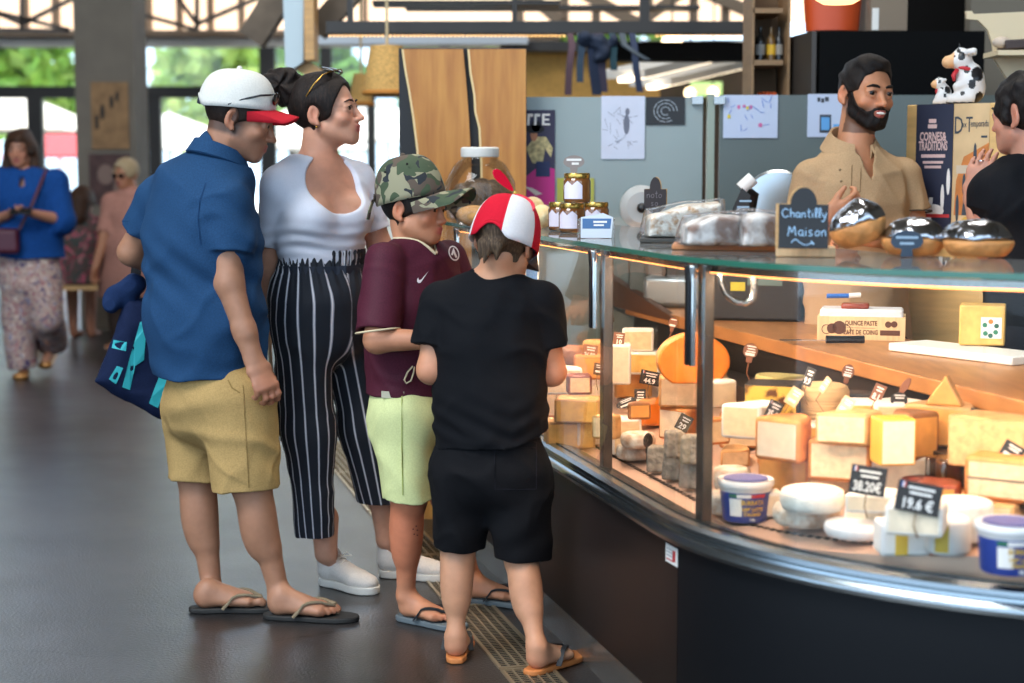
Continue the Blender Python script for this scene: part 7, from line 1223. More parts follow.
    F.ell(j(321, 178) + fw * .13, (.115, .115, .118), None, .006, 's'); F.ell(nb + V(0, 0, .035), (.09, .075, .085), None, .01, 's')
    F.plane(wl, V(0, 0, -1)); g1 = folds(13, 30, .0035, aniso=(.6, .6, 1.4)); fl = lambda P: .0035 * np.sin(P[:, 2] * 150 + np.sin(P[:, 0] * 20) * 1.6) * np.exp(-((P[:, 2] - j(0, 240)[2]) / .05) ** 2); F.wrinkle(lambda P: g1(P) + fl(P)); fobj(F, 'top', cloth('white_top', '#d5d6e0', var=.02), p)
    # trousers with white stripes
    F = Field(*bounds([j(270, 250), an, anl, j(385, 260), hip, pe], .17), VOX); ha, hb = j(316, 536, -.05), j(384, 522, .14)
    chain(F, [(j(322, 256), .14, .112), (j(322, 272), .142, .116), (j(321, 300), .17, .145), (j(322, 325), .172, .15)], rt, .04)
    for a, k_, b, e in ((j(302, 322, -.05), j(309, 430, -.05), ha, 0), (j(346, 322, .07), j(366, 425, .1), hb, 0)):
        F.econe(a, k_, (.098, .115), (.084, .09), rt, .035); F.econe(k_, b - V(0, 0, .05), (.084, .09), (.062, .066), rt, .04)
    F.plane(ha, V(0, 0, -1)); F.put(lambda X, Y_, Z: np.where(X > (ha[0] + hb[0]) / 2, hb[2] + 0 * X - Z, .1), hb - V(.15, .2, .1), hb + V(.2, .2, .05), 0, 's')
    for b in (ha, hb): hollow(F, b + V(0, 0, .05), b - V(0, 0, .1), .052, .058)
    ax = [(j(302, 322, -.05), ha), (j(346, 322, .07), hb)]
    def stripe(P):
        out = np.zeros(len(P)); ds = []
        for a, b in ax:
            t = np.clip((P[:, 2] - a[2]) / (b[2] - a[2]), 0, 1)[:, None]; c = a + (b - a) * t; ds.append(P - c)
        sel = np.linalg.norm(ds[0][:, :2], axis=1) < np.linalg.norm(ds[1][:, :2], axis=1)
        for i, m in ((0, sel), (1, ~sel)):
            q = ds[i][m]; back = nrm(-fw); out[m] = np.arctan2(q @ rt, q @ fw) / (2 * math.pi) * 15 + (.3 if i else 0)
        return out
    g1, g2 = folds(15, 14, .007, aniso=(1, 1, .5)), folds(16, 34, .003, aniso=(1, 1, .6)); F.wrinkle(lambda P: g1(P) + g2(P) + .004 * np.sin(stripe(P) * 6.28 * 2) * np.clip((P[:, 2] - j(0, 300)[2]) / .12, 0, 1))
    m = mat('striped_trousers', '#0b111c', .8); nt = m.node_tree; N, L_ = nt.nodes, nt.links; a = N.new('ShaderNodeAttribute'); a.attribute_name = 'stripe'; fr = N.new('ShaderNodeMath'); fr.operation = 'FRACT'; L_.new(a.outputs['Fac'], fr.inputs[0]); r = N.new('ShaderNodeValToRGB'); r.color_ramp.interpolation = 'CONSTANT'; els = r.color_ramp.elements; els[0].color = (*srgb('#0b111d'), 1); els[1].position = .42; els[1].color = (*srgb('#8d8f9b'), 1)
    e = els.new(.48); e.color = (*srgb('#d8d4d4'), 1); e = els.new(.55); e.color = (*srgb('#8d8f9b'), 1); e = els.new(.60); e.color = (*srgb('#0b111d'), 1); L_.new(fr.outputs[0], r.inputs[0]); L_.new(r.outputs[0], N['Principled BSDF'].inputs['Base Color'])
    tr = fobj(F, 'trousers', m, p, extra={'stripe': stripe})
    F = Field(*bounds([j(275, 250), j(372, 262)], .12), VOX); F.econe(j(322, 263), j(322, 251), (.146, .118), (.15, .122), rt, .01); F.plane(j(322, 264), V(0, 0, -1)); F.plane(j(322, 250), V(0, 0, 1)); F.wrinkle(lambda P: .005 * np.sin(np.arctan2((P - wa) @ rt, (P - wa) @ fw) * 34)); w = fobj(F, 'gathered_waistband', m, p, extra={'stripe': lambda P: np.arctan2((P - wa) @ rt, (P - wa) @ fw) / 6.28 * 30}); w.parent = tr
    mb = MB(); bc = j(322, 268.5); R = frame(rt, fw); band(mb, bc, R, [(.150, -.014), (.154, -.014), (.154, .014), (.150, .014)], 0, 2 * math.pi, 40, .82); b = mb.build('belt', mat('belt_navy', '#10192a', .7), p); b.parent = tr
    # white trainers
    mw, ms = cloth('trainer_white', '#cfc6bd', var=.06), mat('trainer_sole', '#d8d2c8', .6)
    for h_, d, rg in ((heel, fd, True), (heell, fdl, False)):
        r_ = V(d[1], -d[0], 0); a_ = an if rg else anl; F = Field(*bounds([h_, h_ + d * .26, h_ + V(0, 0, .13)], .09), .004); F.ell(h_ + d * .035 + V(0, 0, .055), (.042, .042, .045), None, .02); F.econe(h_ + d * .04 + V(0, 0, .065), h_ + d * .16 + V(0, 0, .042), (.037, .047), (.047, .032), r_, .02); F.ell(h_ + d * .19 + V(0, 0, .035), np.array((.06, .046, .032)), np.array([d, -r_, [0, 0, 1]]).T, .02); F.cone(h_ + d * .03 + V(0, 0, .06), h_ + d * .03 + V(0, 0, .1), .042, .042, .015); F.plane(h_ + V(0, 0, .018), V(0, 0, -1)); F.cone(a_ + V(0, 0, .2), h_ + d * .045 + V(0, 0, .085), .04, .036, .004, 's')
        s = fobj(F, 'trainer', mw, p); F = Field(*bounds([h_, h_ + d * .26], .09), .004); F.econe(h_ + d * .035 + V(0, 0, .0), h_ + d * .035 + V(0, 0, .026), (.043, .043), (.043, .043), d, .01); F.econe(h_ + d * .13, h_ + d * .13 + V(0, 0, .026), (.085, .044), (.085, .044), d, .03); F.econe(h_ + d * .19, h_ + d * .19 + V(0, 0, .026), (.064, .05), (.064, .05), d, .02); F.plane(h_ + V(0, 0, .027), V(0, 0, 1)); F.plane(h_ + V(0, 0, .001), V(0, 0, -1)); q = fobj(F, 'sole', ms, p); q.parent = s
        mb = MB()
        for k in range(5): c = h_ + d * (.085 + .018 * k) + V(0, 0, .103 - .009 * k); mb.tube([c - r_ * .024 - V(0, 0, .008), c + V(0, 0, .003), c + r_ * .024 - V(0, 0, .008)], .003, 6)
        for sg_ in (-1, 1): c = h_ + d * .083 + V(0, 0, .108); mb.tube([c, c + r_ * .02 * sg_ + V(0, 0, .012) + d * .01, c + r_ * .034 * sg_ + V(0, 0, .0) + d * .02, c], .0025, 6)
        q = mb.build('laces', ms, p); q.parent = s
    return p
woman()
def black_bag():
    Y = 5.86; j = lambda x, y, d=0: at(x, y, Y + d); r = empty('handbag', j(285, 437), 'black handbag with pale tag hanging between the man and the striped trousers', 'bag'); F = Field(*bounds([j(268, 385), j(300, 437)], .09), .005); F.rbox(j(283, 411), (.075, .04, .085), .02, None); g = lumps(19, 30, .003); F.wrinkle(lambda P: g(P)); fobj(F, 'bag_body', cloth('bag_black', '#0e1016'), r)
    mb = MB(); mb.tube([j(272, 388), j(270, 350), j(268, 300), j(272, 262)], .007, 6); mb.tube([j(290, 388), j(285, 350), j(276, 290), j(274, 262)], .007, 6); mb.build('strap', mat('strap_tan', '#b49a7c', .7), r)
    mb = MB(); mb.box(j(283, 439), (.12, .03, .012)); mb.build('pale_trim', M_white, r)
black_bag()
# ---------------------------------------------------------------- boy with the camouflage cap
def camo_mat():
    m = mat('camouflage', '#8c876c', .85, bump=.2, bscale=420, bdist=.003); nt = m.node_tree; N, L = nt.nodes, nt.links; tc = N.new('ShaderNodeTexCoord'); prev = None
    for i, (col, th, sc) in enumerate((('#55473c', .54, 15), ('#3d4a33', .53, 17), ('#20252a', .60, 19))):
        mp = N.new('ShaderNodeMapping'); mp.inputs['Location'].default_value = (3.1 * i + .7, 1.7 * i, 2.3 * i); n = N.new('ShaderNodeTexNoise'); n.inputs['Scale'].default_value = sc; n.inputs['Detail'].default_value = 1.5; n.inputs['Distortion'].default_value = .5; L.new(tc.outputs['Object'], mp.inputs[0]); L.new(mp.outputs[0], n.inputs['Vector']); g = N.new('ShaderNodeMath'); g.operation = 'GREATER_THAN'; g.inputs[1].default_value = th; L.new(n.outputs['Fac'], g.inputs[0])
        x = N.new('ShaderNodeMix'); x.data_type = 'RGBA'; L.new(g.outputs[0], x.inputs['Factor']); x.inputs['B'].default_value = (*srgb(col), 1); x.inputs['A'].default_value = (*srgb('#8c876c'), 1)
        if prev: L.new(prev, x.inputs['A'])
        prev = x.outputs['Result']
    L.new(prev, N['Principled BSDF'].inputs['Base Color']); return m
def camo_boy():
    Y = 5.28; fw = nrm(V(.72, -.69, 0)); rt = V(fw[1], -fw[0], 0); j = lambda x, y, d=0: at(x, y, Y + d)
    p = person(V(-.3, 5.3, 0), 'boy in a camouflage cap, maroon football shirt and pale yellow-green shorts')
    H = Head(j(414, 208), V(.93, -.36, -.06), V(.05, 0, 1), .98); nb, ch, wa, pe = j(413, 246), j(418, 285), j(414, 345), j(413, 398)
    sh, shl, el, ell_, wr, wrl = j(386, 262, -.12), j(448, 258, .12), j(377, 340, -.2), j(470, 315, .1), j(440, 340, -.24), j(492, 310, -.06)
    hip, kn, an = j(402, 420, -.06), j(409, 498, -.06), j(413, 597, -.05); hipl, knl, anl = j(430, 420, .08), j(447, 495, .1), j(470, 588, .2)
    heel, heell = V(*atz(400, 620, 0)), V(*atz(464, 602, 0)); fd, fdl = nrm(V(.78, -.5, 0)), nrm(V(.93, -.3, 0)); an = V(heel[0] + .02, heel[1] - .02, .085); anl = V(heell[0] + .025, heell[1] - .0, .085)
    lo, hi = bounds([sh, el, wr, shl, ell_, wrl, pe, heel, heel + fd * .24, heell, heell + fdl * .24, H.p(0, 0, .12), H.p(0, .13, 0)], .09); lo[2] = -.01; F = Field(lo, hi, .004)
    chain(F, [(pe, .12, .095), (wa, .11, .09), (ch, .125, .09), (nb - V(0, 0, .05), .085, .06)], rt, .05); F.cone(nb - V(0, 0, .03), H.p(0, -.028, -.05), .05, .047, .03)
    for s_, e_, w_ in ((sh, el, wr), (shl, ell_, wrl)): F.cone(nb - V(0, 0, .05), s_, .045, .045, .04); limb(F, [s_, e_], [.046, .038], .03); limb(F, [e_, w_], [.039, .025], .02)
    leg(F, hip, kn, an, -fw, .92); leg(F, hipl, knl, anl, -fw, .92); foot(F, heel, fd, an, .222, .022, True); foot(F, heell, fdl, anl, .222, .022, False)
    head_shape(F, H, kid=1); hand(F, wr, V(.6, .7, .1), V(-.5, .6, -.3), V(0, .1, 1), .155); hand(F, wrl, V(.8, -.5, 0), V(0, 0, -1), V(-.3, .8, 0), .155)
    body = fobj(F, 'body', skinmat('skin_boy'), p, skincol('#b87e5e', H, '#b0564e', flush=(1.15, .84, .78), flush_at=[(kn, .12), (kn * .5 + an * .5, .12), (heel + fd * .2, .06)]))
    pxdecal(p, 'graze', body, [oval(x, y, .9, .8, 7) for x, y in ((413, 529), (416, 526), (417, 530), (414, 534), (417, 535))], mat('graze', '#6d3a30', .8))
    eyes(H, p, '#3a281c', look=(0, 1, -.1), brow=hairmat('brow_black', '#1d1410'), browth=.0034)
    mh = hairmat('hair_black', '#17100d', '#2c2019'); fobj(hair_field(H, .009, *bounds([H.o], .2), .004, nape=-.075, face=((0, .088, -.05), (.08, .08, .112)), burn=-.012), 'hair', mh, p)
    F = Field(*bounds([sh, shl, el, ell_, pe, nb], .2), .004); hem = j(412, 393); mm = cloth('jersey_maroon', '#4a1c2a', rough=.6)
    chain(F, [(hem - V(0, 0, .03), .158, .135), (j(414, 345), .155, .13), (j(417, 300), .158, .125), (j(416, 265), .135, .095), (nb - V(0, 0, .03), .08, .068)], rt, .05); F.plane(hem, V(0, 0, -1))
    for s_, e_, q in ((sh, el, .9), (shl, ell_, .8)): h_ = s_ * (1 - q) + e_ * q; w_ = nrm(e_ - s_); F.cone(nb - V(0, 0, .06), s_, .052, .056, .04); F.tubecut([(s_, h_ + w_ * .04, .062, .068)], h_, w_, .046, .058, .012)
    NP = neckhole(F, nb + fw * .005, rt, fw, .062, .052, .092, 1)
    g1, g2 = folds(21, 17, .008, aniso=(1, 1, .7)), folds(22, 44, .003); F.wrinkle(lambda P: g1(P) + g2(P)); js = fobj(F, 'football_shirt', mm, p); T = bvh(js)
    mw, mc = mat('print_white', '#d8d2d2', .6), mat('trim_cream', '#cdbb98', .8)
    pxdecal(p, 'swoosh', T, [[(417.2, 279), (416.8, 281.5), (418.3, 283.2), (420.5, 282.8), (428.3, 271.2), (421, 279.6), (419.3, 280.2), (418.3, 279.4), (418.2, 277.8)]], mw, step=2)
    ring = [oval(453.5, 253.5, 5.2, 7.6, 24, -.3), oval(453.5, 253.5, 4.0, 6.2, 24, -.3)]
    pxdecal(p, 'crest', T, [[ring[0][i], ring[0][(i + 1) % 24], ring[1][(i + 1) % 24], ring[1][i]] for i in range(24)] + [[(450.5, 255), (453, 248.5), (454, 249), (452.5, 255.5)], [(453.5, 249), (456.8, 257.5), (455, 258), (453, 253)]], mw)
    rimtube(p, 'neck_trim', js, nb + fw * .005, rt, fw, NP, .005, .0045, mc, js)
    s_, e_ = sh, el; h_ = s_ * .1 + e_ * .9; mb = MB(); w_ = nrm(e_ - s_); mb.torus(h_ - w_ * .004, .0675, .003, 36, 6, frame(rt, np.cross(w_, rt))); c = mb.build('sleeve_trim', mc, p, smooth=180); c.parent = js
    mb = MB(); q = j(409, 376, -.155); mb.tube([q + V(.012, 0, .03), q + V(-.004, -.004, .012), q + V(-.014, -.004, -.012), q + V(-.008, -.004, -.022), q + V(.006, -.004, -.014), q + V(.014, 0, .01), q + V(.018, .004, .035)], .0028, 6); mb.build('cord_loop', mc, p)
    F = Field(*bounds([pe, kn, knl], .2), .004); ms = cloth('shorts_lime', '#ccd094', var=.06); hr, hl = j(408, 498, -.06), j(446, 492, .1); F.econe(j(412, 372), j(414, 412), (.138, .115), (.15, .135), rt, .04)
    for a, b in ((j(402, 412, -.06), hr), (j(432, 412, .08), hl)): w_ = nrm(b - a); F.tubecut([(a, b + w_ * .04, (.092, .105), (.078, .084))], b, V(0, 0, -1), .06, .07, .035, .05, rt)
    g1, g2 = folds(25, 20, .006), folds(26, 50, .003); F.wrinkle(lambda P: g1(P) + g2(P)); so = fobj(F, 'shorts', ms, p); pxdecal(p, 'side_seam', so, pl([(402, 396), (402, 440), (403, 495)], .6), cloth('seam_green', '#a3ab62'))
    mb = MB(); mb.box(j(393, 394.5, -.135), (.07, .02, .012), frame(V(1, -.1, .0), V(0, 0, 1))); mb.build('shirt_hem_lining', mat('lining', '#b9b39c', .8), p)
    m1, m2 = mat('sole_grey', '#5b6468', .7), mat('strap_black2', '#15161a', .6); flipflop(p, 'flip_flop', heel, fd, .242, True, m1, m2, .02); flipflop(p, 'flip_flop', heell, fdl, .242, False, m1, m2, .02)
    cm = camo_mat(); cp, L = cap(p, H, 'cap', [cm], dome=(.096, .116, .132), c=(0, -.014, .034), base=-.012, brim=cm, brimlen=.1, brimdrop=.008, brimw=.086, tilt=.27, arch=6)
    T = bvh(cp); mk = mat('eyelet', '#15140f', .9)
    for v, nm in (((.088, -.03, .085), 0), ((.08, .045, .095), 0)): q = L(v); mb = MB(); mb.ball(q, (.004, .004, .004), 6); e = mb.build('eyelet', mk, p); e.parent = cp
    ctr = L((.05, .2, .075)); fd_ = nrm(L((0, 1, 0)) - L((0, 0, 0))); rr = nrm(np.cross(fd_, H.M[:, 2])); q = decal(p, 'cap_emblem', T, L((.035, .115, .07)), nrm(rr * 1 - fd_ * .35), H.M[:, 2], [pl for t in (text_polys('N', .055, .15, 1.0, .001), text_polys('Y', .055, .15, 1.0, .001)) for pl in t], mk, lift=.003)
    mb = MB(); o = L((.012, -.118, .012)); mb.strip([L((.06, -.098, .02)), L((.0, -.119, .012)), L((-.05, -.104, .006))], [H.M[:, 2]] * 3, .018, .004); mb.strip([L((.045, -.108, .014)), L((.05, -.122, -.012)), L((.055, -.135, -.045))], [H.M[:, 0]] * 3, .018, .003); e = mb.build('cap_strap', cm, p); e.parent = cp
camo_boy()
# ---------------------------------------------------------------- boy in the black tee seen from behind
def tee_boy():
    Y = 4.84; fw = nrm(V(.24, .97, 0)); rt = V(fw[1], -fw[0], 0); j = lambda x, y, d=0: at(x, y, Y + d)
    p = person(V(-.04, 4.84, 0), 'boy seen from behind in a black tee, black shorts and red and white propeller cap')
    H = Head(j(506.5, 240), V(.36, .90, -.2), V(.16, .12, 1), 1.0); nb, ch, wa, pe = j(495, 272), j(492, 320), j(490, 390), j(490, 440)
    sh, shl, el, ell_, wr, wrl = j(541, 303, -.02), j(441, 303, .03), j(552, 372, .0), j(431, 370, .0), j(546, 340, .12), j(448, 345, .2)
    hip, kn, an = j(516, 470, -.02), j(521, 557, .0), V(0, 0, 0); hipl, knl = j(463, 470, .03), j(458, 552, .04)
    heel, heell = V(*atz(530, 676, 0)), V(*atz(455, 664, 0)); fd, fdl = nrm(V(.62, .78, 0)), nrm(V(.05, 1, 0)); an = heel + fd * .03 + V(0, 0, .08); anl = heell + fdl * .03 + V(0, 0, .08)
    lo, hi = bounds([sh, el, wr, shl, ell_, wrl, pe, heel, heel + fd * .24, heell, heell + fdl * .24, H.p(0, 0, .12), H.p(0, .13, 0)], .09); lo[2] = -.01; F = Field(lo, hi, .004)
    chain(F, [(pe, .125, .095), (wa, .115, .09), (ch, .13, .085), (nb - V(0, 0, .04), .085, .06)], rt, .05); F.cone(nb - V(0, 0, .04), H.p(0, -.028, -.05), .05, .05, .03)
    for s_, e_, w_ in ((sh, el, wr), (shl, ell_, wrl)): F.cone(nb - V(0, 0, .05), s_, .045, .043, .04); limb(F, [s_, e_], [.043, .039], .03); limb(F, [e_, w_], [.038, .025], .02)
    leg(F, hip, kn, an, -fw, .82); leg(F, hipl, knl, anl, -fw, .82); foot(F, heel, fd, an, .215, .02, True); foot(F, heell, fdl, anl, .215, .02, False)
    head_shape(F, H, kid=1); hand(F, wr, fw * .3 - rt + V(0, 0, .1), V(0, 0, -1), fw, .155); hand(F, wrl, fw + V(0, 0, .2), V(0, 0, -1), rt, .155)
    fobj(F, 'body', skinmat('skin_boy_fair'), p, skincol('#bf8a6a', H, '#b0564e', flush_at=[(heel, .06), (heell, .06), (el, .07), (ell_, .06)])); eyes(H, p, '#3a281c')
    mh = hairmat('hair_brown', '#3a2c20', '#6a5642'); F = hair_field(H, .012, *bounds([H.o], .2), .004, nape=-.068, burn=-.01); g = lumps(31, 110, .003, aniso=(1, 1, .3)); F.wrinkle(lambda P: g(P)); F.cone(H.p(-.005, -.098, -.03), H.p(-.012, -.105, -.085), .018, .003, .015); F.cone(H.p(-.03, -.096, -.03), H.p(-.028, -.1, -.075), .016, .003, .012); F.cone(H.p(.02, -.098, -.03), H.p(.022, -.1, -.07), .018, .004, .012); fobj(F, 'hair', mh, p)
    mt = cloth('tee_black', '#0d0e12', var=.15); F = Field(*bounds([sh, shl, el, ell_, pe, nb], .2), .004); hem = j(491, 452)
    chain(F, [(j(491, 462), .165, .14), (j(491, 400), .155, .13), (j(492, 340), .152, .12), (j(493, 305), .14, .095), (nb - V(0, 0, .04), .08, .06)], rt, .05)
    F.plane(j(433, 451), nrm(V(-.2, 0, -1)) if False else nrm(V(.21, 0, -1)))
    for s_, e_, q in ((sh, el, .62), (shl, ell_, .62)): h_ = s_ * (1 - q) + e_ * q; w_ = nrm(e_ - s_); F.cone(nb - V(0, 0, .055), s_, .05, .055, .04); F.tubecut([(s_, h_ + w_ * .04, .062, .066)], h_, w_, .043, .05, .012)
    NP = neckhole(F, nb, rt, fw, .062, .05, .07)
    cz = j(0, 420)[2]; g1, g2 = folds(33, 13, .010, aniso=(1, 1, .8)), folds(34, 36, .004, aniso=(.8, 1, 1.2)); F.wrinkle(lambda P: g1(P) + g2(P) + .0028 * np.sin((P[:, 2] - .45 * np.abs(P[:, 0] - .0)) * 110) * np.exp(-((P[:, 2] - cz) / .07) ** 2)); ts = fobj(F, 'tee_shirt', mt, p)
    rimtube(p, 'neck_band', ts, nb, rt, fw, NP, .004, .0085, mt, ts)
    F = Field(*bounds([pe, kn, knl], .2), .004); ms = cloth('shorts_black', '#0f0f12', var=.2); hr, hl = j(522, 556, .0), j(459, 547, .04); F.econe(j(490, 418), j(490, 465), (.145, .115), (.16, .14), rt, .04)
    for a, b, r0, r1 in ((j(518, 470, -.02), hr, (.092, .115), (.076, .09)), (j(463, 470, .03), hl, (.092, .115), (.074, .085))): w_ = nrm(b - a); F.tubecut([(a, b + w_ * .04, r0, r1)], b, V(0, 0, -1), .058, .07, .035, .05, rt)
    g1, g2 = folds(35, 18, .007), folds(36, 46, .0035); F.wrinkle(lambda P: g1(P) + g2(P)); so = fobj(F, 'shorts', ms, p); T = bvh(so); mse = cloth('seam_black', '#232228')
    ln = lambda a, b, w=.0013: (lambda d: [(a[0] - d[0], a[1] - d[1]), (b[0] - d[0], b[1] - d[1]), (b[0] + d[0], b[1] + d[1]), (a[0] + d[0], a[1] + d[1])])((-(b[1] - a[1]) / math.dist(a, b) * w, (b[0] - a[0]) / math.dist(a, b) * w))
    for nm, x0, x1, y0, y1 in (('back_pocket', 495, 536, 441, 489),):
        pxdecal(p, nm, T, pl([(x0, y0), (x1, y0 + 1), (x1, y1), (x0, y1), (x0, y0)], .4) + pl([(x0, y0 + 6), (x1, y0 + 7)], .4), mse)
    for (h_, a, ri) in ((hr, (.078, .092), 0), (hl, (.076, .087), 1)): mb = MB(); mb.torus(h_ + V(0, 0, .035), 1, .0016, 40, 4, np.diag([a[0] * .99, a[1] * .99, 1]))
    m1, m2 = mat('sole_orange', '#c4763c', .7), mat('strap_black2', '#15161a', .6); flipflop(p, 'flip_flop', heel, fd, .235, True, m1, m2); flipflop(p, 'flip_flop', heell, fdl, .235, False, m1, m2)
    mr, mw = cloth('cap_scarlet', '#c0162c', var=.04), cloth('cap_snow', '#ddd8d8', var=.03); cp, L = cap(p, H, 'cap', [mr, mw], dome=(.099, .117, .112), c=(0, -.012, .014), base=-.034, brim=cloth('cap_brim_grey', '#4a4a4e'), brimlen=.06, brimdrop=.02, panel=lambda b: 1 - int(((b + .3) % (2 * math.pi)) / (math.pi / 3)) % 2, tilt=-.12)
    mb = MB(); mb.tube([L((0, 0, .110)), L((0, 0, .128))], .004, 8); st = mb.build('propeller_pin', mat('pin_yellow', '#c9b13a', .4), p); st.parent = cp; mpr = mat('propeller_red', '#cc1030', .25)
    for sg in (-1, 1):
        base = L((0, 0, .124)); tip = base + (V(-.062, -.01, .066) if sg < 0 else V(.052, -.066, -.05)); ax = nrm(tip - base); sd = nrm(np.cross(ax, V(.2, -1, .3))); L_ = np.linalg.norm(tip - base); nn = nrm(np.cross(ax, sd)); mb = MB(); k = 14; vs = []
        for ly in (-1, 1):
            for i in range(k): a = 2 * math.pi * i / k; t = .54 - .46 * math.cos(a); w = .019 * math.sin(a) * (.45 + .75 * t); vs.append(base + ax * L_ * t + sd * w + nn * (.002 * ly + w * .35))
        mb.add(vs, [tuple(range(k - 1, -1, -1)), tuple(range(k, 2 * k))] + [(i, (i + 1) % k, k + (i + 1) % k, k + i) for i in range(k)]); b = mb.build('propeller_blade', mpr, p, smooth=60, bevel=.001); b.parent = cp
tee_boy()
# ---------------------------------------------------------------- bearded cheesemonger
def seller():
    Y = 5.85; fw = nrm(V(.3, -.95, 0)); rt = V(fw[1], -fw[0], 0); j = lambda x, y, d=0: at(x, y, Y + d)
    p = person(V(1.19, 5.85, 0), 'smiling bearded man in a beige polo shirt behind the counter')
    H = Head(j(866, 93), V(.36, -.93, -.05), V(.05, .0, 1), 1.05); nb, ch, wa, pe = j(853, 147), j(857, 195), j(857, 262), j(857, 320)
    sh, shl, el, ell_, wr, wrl = j(812, 178, -.03), j(902, 176, .03), j(800, 248, -.02), j(917, 240, .02), j(826, 218, -.26), j(872, 238, -.27)
    hip, kn, an = j(836, 350), j(836, 480), V(j(836, 480)[0], 5.85, .09); hipl, knl, anl = j(880, 350), j(880, 480), V(j(880, 480)[0], 5.9, .09)
    lo, hi = bounds([sh, el, wr, shl, ell_, wrl, pe, an, anl, H.p(0, 0, .12), H.p(0, .13, 0)], .12); lo[2] = -.01; F = Field(lo, hi, VOX)
    chain(F, [(pe, .14, .105), (wa, .135, .105), (ch, .14, .1), (nb - V(0, 0, .06), .09, .065)], rt, .04); F.cone(nb - V(0, 0, .05), H.p(0, -.028, -.05), .064, .06, .03)
    for s_, e_, w_ in ((sh, el, wr), (shl, ell_, wrl)): F.cone(nb - V(0, 0, .07), s_, .045, .045, .04); limb(F, [s_, e_], [.05, .047], .02); limb(F, [e_, w_], [.047, .029], .02)
    leg(F, hip, kn, an, -fw); leg(F, hipl, knl, anl, -fw); foot(F, (an[0], an[1] + .04), fw, an, .26, 0, True); foot(F, (anl[0], anl[1] + .04), fw, anl, .26, 0, False)
    head_shape(F, H, smile=1); hand(F, wr, V(.55, -.1, .25), V(.3, .5, -.4), V(.1, -.4, .8), .185, (.5, .9, .6)); hand(F, wrl, V(-.9, -.2, .1), V(0, 0, -1), V(0, -.6, .6), .185)
    fobj(F, 'body', skinmat('skin_seller'), p, skincol('#b57c5a', H, '#a8524c', stubble=('#2a1c16', .75), scalp=('#2a1d17', -.0))); mk = hairmat('beard_black', '#0f0b0a', '#241812')
    eyes(H, p, '#1f150f', 1, look=(.25, 1, -.05), brow=mk, lash=mat('lash', '#120c0a', .5), browth=.0052)
    lo, hi = bounds([H.o], .2); F = hair_field(H, .006, lo, hi, .0035, face=((0, .085, -.045), (.079, .078, .118)), nape=-.03, burn=-.005); g = lumps(41, 150, .0022); H.E(F, (0, .02, .092), (.06, .06, .03), .02); F.wrinkle(lambda P: g(P)); fobj(F, 'hair', mk, p)
    A = Field(lo, hi, .0035); head_shape(A, H, .0042, ears=False); B = Field(lo, hi, .0035)
    for sx in (-1, 1):
        H.C(B, (sx * .072, .012, -.012), (sx * .062, .03, -.062), .016, .026, .01); H.C(B, (sx * .06, .03, -.062), (sx * .032, .075, -.098), .028, .03, .01); H.C(B, (sx * .032, .075, -.098), (0, .09, -.103), .03, .03, .01); H.C(B, (0, .106, -.0505), (sx * .02, .1, -.053), .0085, .0085, .006); H.C(B, (sx * .02, .1, -.053), (sx * .035, .084, -.075), .0085, .014, .008)
    A.d = np.maximum(A.d, B.d); H.E(A, (0, .102, -.0665), (.0235, .026, .0125), .003, 's'); g = lumps(42, 220, .0015); A.wrinkle(lambda P: g(P)); fobj(A, 'beard', mk, p, one_piece=False)
    mb = MB(); mb.ball(H.p(0, .0975, -.0638), (.0175, .006, .0048), 10, H.M); mb.build('teeth', mat('teeth', '#efe9de', .3), p)
    F = Field(*bounds([sh, shl, el, ell_, pe, nb], .22), VOX); mp = cloth('polo_beige', '#a88a68', var=.08); hem = j(857, 345)
    chain(F, [(hem - V(0, 0, .02), .185, .15), (j(857, 262), .178, .152), (j(857, 205), .18, .145), (j(856, 178), .16, .115), (nb - V(0, 0, .05), .1, .08)], rt, .05); F.plane(hem, V(0, 0, -1))
    for s_, e_, q in ((sh, el, .72), (shl, ell_, .58)): h_ = s_ * (1 - q) + e_ * q; w_ = nrm(e_ - s_); F.cone(nb - V(0, 0, .07), s_, .064, .062, .035); F.tubecut([(s_, h_ + w_ * .04, .072, .075)], h_, w_, .054, .064, .010)
    NP = neckhole(F, nb, rt, fw, .07, .06, .125, 1); g1, g2 = folds(43, 13, .010, aniso=(1, 1, .6)), folds(44, 36, .004); F.wrinkle(lambda P: g1(P) + g2(P)); po = fobj(F, 'polo_shirt', mp, p)
    R = frame(rt, fw); mb = MB(); band(mb, nb + V(0, 0, .004), R, [(.074, -.02), (.072, .032), (.078, .035), (.112, -.022), (.108, -.027), (.079, .016)], .42, 2 * math.pi - .42, 36, 1.0, -.034); c = mb.build('collar', mp, p, smooth=60); c.parent = po
    T = bvh(po); q = pxdecal(p, 'placket', T, pl([(852, 165), (851, 192), (860, 192), (861, 168)], .4), cloth('polo_beige2', '#7d6344'))
    for k in range(2): mb = MB(); h = T.ray_cast(Vector(j(857, 170 + 12 * k, -.4)), Vector((0, 1, 0))); c = np.array(h[0]); mb.ball(c, (.005, .003, .005), 6); b = mb.build('button', mat('button_beige', '#7d6546', .4), p); b.parent = po
    for s_, e_, q in ((sh, el, .72), (shl, ell_, .58)): w_ = nrm(e_ - s_); h_ = s_ * (1 - q) + e_ * q; mb = MB(); mb.torus(h_ - w_ * .004, .0725, .0025, 36, 6, frame(rt, np.cross(w_, rt))); c = mb.build('cuff_piping', mat('piping_dark', '#3a2f26', .8), p, smooth=180); c.parent = po
